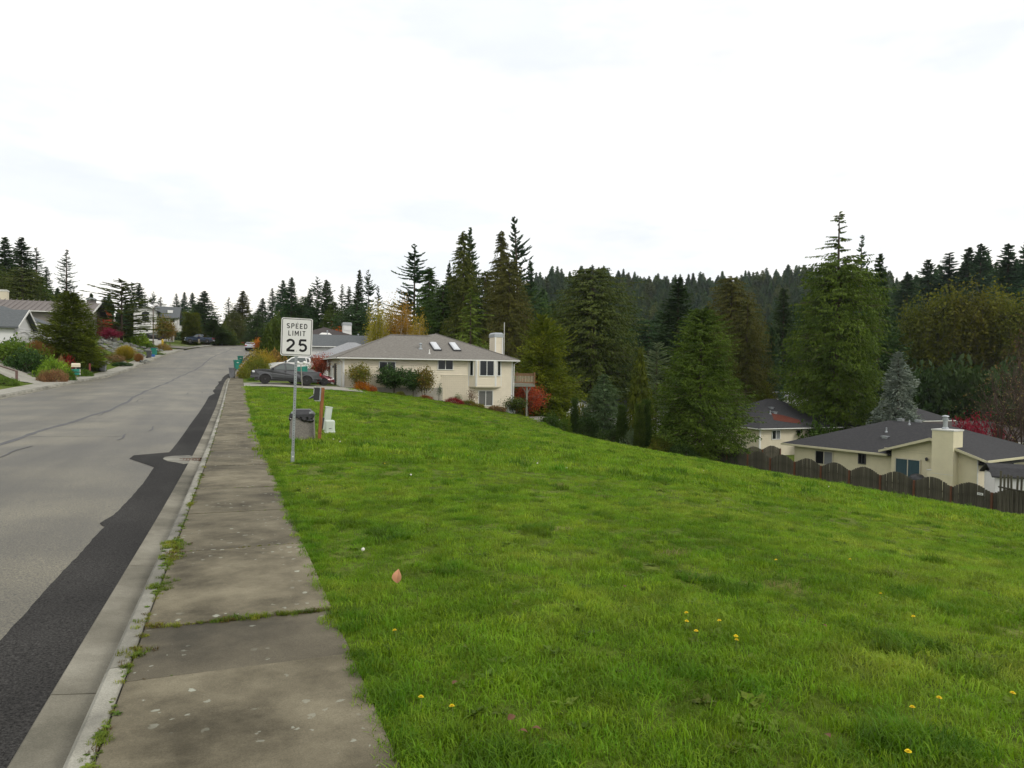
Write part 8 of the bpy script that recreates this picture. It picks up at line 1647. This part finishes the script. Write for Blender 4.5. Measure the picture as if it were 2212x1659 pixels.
for px, py, lab in ((781, 1190, 'nearest the peach leaf'), (887, 1028, 'in the middle of the lawn'), (1160, 1002, 'below the lawn brow, left of two'), (1225, 1012, 'below the lawn brow, right of two'), (735, 955, 'right of the squat utility box'), (720, 950, 'at the foot of the brown post'), (1790, 1052, 'before the middle fence panels'), (1905, 1068, 'before the cream house door'), (1520, 1018, 'before the near big cedar'), (1385, 1005, 'before the columnar cypresses'), (1690, 1040, 'before the left fence panels')): flower(px, py, 'white seed head '+lab, True)
M['leafpeach'] = mat('peach coloured dead leaf', (.5, .24, .13), (.58, .3, .17), 12, .8); M['leafbrown'] = mat('brown dead leaf', (.10, .05, .025), (.16, .08, .04), 12, .8)
def leaf(px, py, label, mt, s, stand=0):
    r = ray(px, py)
    for k in range(900):
        q = CAMP+r*(2+k*.03)
        if q.z < max(tz(q.x, q.y), -9)+.05: break
    m_ = MB(); n_ = 9; pl2 = []
    for i in range(n_): t = i/(n_-1); w_ = s*.36*math.sin(math.pi*t**.8); pl2.append((t*s, w_, .12*s*math.sin(t*3)))
    vs = [(x, w_, z+abs(w_)*.35) for x, w_, z in pl2]+[(x, -w_, z+abs(w_)*.35) for x, w_, z in pl2]+[(x, 0, z) for x, w_, z in pl2]
    fs = [(i, i+1, 2*n_+i+1, 2*n_+i) for i in range(n_-1)]+[(2*n_+i, 2*n_+i+1, n_+i+1, n_+i) for i in range(n_-1)]
    o = m_.faces(vs, fs).build('fallen_leaf', M[mt], None); o.location = (q.x, q.y, tz(q.x, q.y)+.055); o.rotation_euler = (random.uniform(-.4, .4), -stand+random.uniform(-.2, .2), random.uniform(0, 6.28)); tag(o, label, 'leaf', 'fallen leaves on the lawn'); return o
o = leaf(858, 1262, 'peach coloured leaf standing upright in the grass near the sidewalk', 'leafpeach', .11, 1.3)
for x, y, lab in ((313, 577, 'brown leaf left above the big dandelion'), (563, 747, 'brown leaf at the bottom left of the lawn'), (496, 700, 'brown leaf right of the big dandelion'), (1548, 748, 'brown leaf low in the middle right'), (223, 43, 'small brown leaf at the upper left of the near lawn'), (1556, 384, 'brown leaf right of the dandelion group'), (607, 727, 'pale brown leaf at the bottom left of the lawn'), (885, 247, 'brown leaf in mid lawn')): leaf(*lz(x, y), lab, 'leafbrown', .045)
# bare soil patches are the ground itself; far wooded hills
def lowfir(seed, H=10., Rm=1.9, whorls=24, per=6, K=4, prof='fir', sp=1.15):
    p = conifer('x', seed, prof, H, Rm, whorls, per, K, up=.1, droop=.5, tip=.4, sp=sp, hang=.4, ragged=.6, var=.5, z0=.12, wide=.5); me = p['crown']
    V = np.empty(len(me.vertices)*3, np.float32); me.vertices.foreach_get('co', V); F = np.empty(len(me.loops), np.int32); me.loops.foreach_get('vertex_index', F)
    bpy.data.meshes.remove(me); bpy.data.meshes.remove(p['trunk']); V = V.reshape(-1, 3); F = F.reshape(-1, 4)
    a = np.arange(6)*math.pi/3; tr = np.concatenate([np.stack([.13*np.cos(a), .13*np.sin(a), 0*a], 1), np.stack([.03*np.cos(a), .03*np.sin(a), 0*a+H*.95], 1)]); tf = np.stack([np.arange(6), (np.arange(6)+1) % 6, (np.arange(6)+1) % 6+6, np.arange(6)+6], 1)
    return np.concatenate([V, tr]), np.concatenate([F, tf+len(V)])
HP = [(*lowfir(201), 0), (*lowfir(202, prof='cone', Rm=2.1), 1), (*lowfir(203, prof='narrow', Rm=1.5), 0), (*lowfir(204, prof='broad', Rm=2.1, K=3), 2)]
M['hill1'] = leafmat('hill fir needles', (.017, .034, .017), (.038, .062, .03), .25, .2, .35); M['hill2'] = leafmat('hill fir needles, bluish', (.016, .032, .021), (.035, .058, .037), .25, .2, .35); M['hill3'] = leafmat('hill fir needles, olive', (.026, .039, .013), (.056, .07, .023), .25, .2, .35)
hr_ = np.random.default_rng(77)
def hillpts(n, d0, d1, t0, t1):
    D = hr_.uniform(d0, d1, n); t = hr_.uniform(t0, t1, n); x = D*(t*math.cos(YAW)+math.sin(YAW)); y = D*(-t*math.sin(YAW)+math.cos(YAW)); return x, y
xs, ys = [], []
x, y = hillpts(8500, 370, 720, -.04, .85); z = terr(x, y); k = z > 2; xs.append(x[k]); ys.append(y[k])
x, y = hillpts(1500, 165, 380, .44, .95); z = terr(x, y); k = z > -7; xs.append(x[k]); ys.append(y[k])
x, y = hillpts(700, 150, 370, .0, .5); xs.append(x); ys.append(y)
x = np.concatenate(xs); y = np.concatenate(ys); n = len(x); s = np.clip(hr_.lognormal(.42, .28, n), .8, 2.6)
scatter('wooded_hill', HP, [M['hill1'], M['hill2'], M['hill3']], np.stack([x, y, terr(x, y)-.3], 1), np.stack([hr_.normal(0, .03, n), hr_.normal(0, .03, n), hr_.uniform(0, 6.28, n)], 1), np.stack([s*hr_.uniform(.85, 1.2, n), s*hr_.uniform(.85, 1.2, n), s], 1), hr_.integers(0, 4, n))
# woods behind the houses on the left and beyond the crest
x = np.concatenate([hr_.uniform(-160, -40, 260), hr_.uniform(-30, 90, 420), hr_.uniform(14, 80, 190), hr_.uniform(-70, -26, 110)]); y = np.concatenate([hr_.uniform(170, 330, 260), hr_.uniform(250, 420, 420), hr_.uniform(160, 250, 190), hr_.uniform(185, 260, 110)]); k = (abs(x-cv(y)) > 16); x, y = x[k], y[k]; n = len(x); s = hr_.uniform(.7, 1.15, n)
scatter('far_wood', HP, [M['hill1'], M['hill2'], M['hill3']], np.stack([x, y, terr(x, y)-.3], 1), np.stack([np.zeros(n), np.zeros(n), hr_.uniform(0, 6.28, n)], 1), np.stack([s, s, s], 1), hr_.integers(0, 4, n))

# ================================================================ HAZE
hz_ = MB().box(-900, -40, -60, 900, 1150, 175).build('haze', None); hz_.data.materials.clear()
hm = bpy.data.materials.new('pale haze'); hm.use_nodes = True; hm.node_tree.nodes.clear()
ho = hm.node_tree.nodes.new('ShaderNodeOutputMaterial'); hv = hm.node_tree.nodes.new('ShaderNodeVolumePrincipled'); hv.inputs['Color'].default_value = (.86, .93, 1, 1); hv.inputs['Density'].default_value = .00008; hv.inputs['Anisotropy'].default_value = .2
hm.node_tree.links.new(hv.outputs[0], ho.inputs['Volume']); hz_.data.materials.append(hm); tag(hz_, kind='stuff')
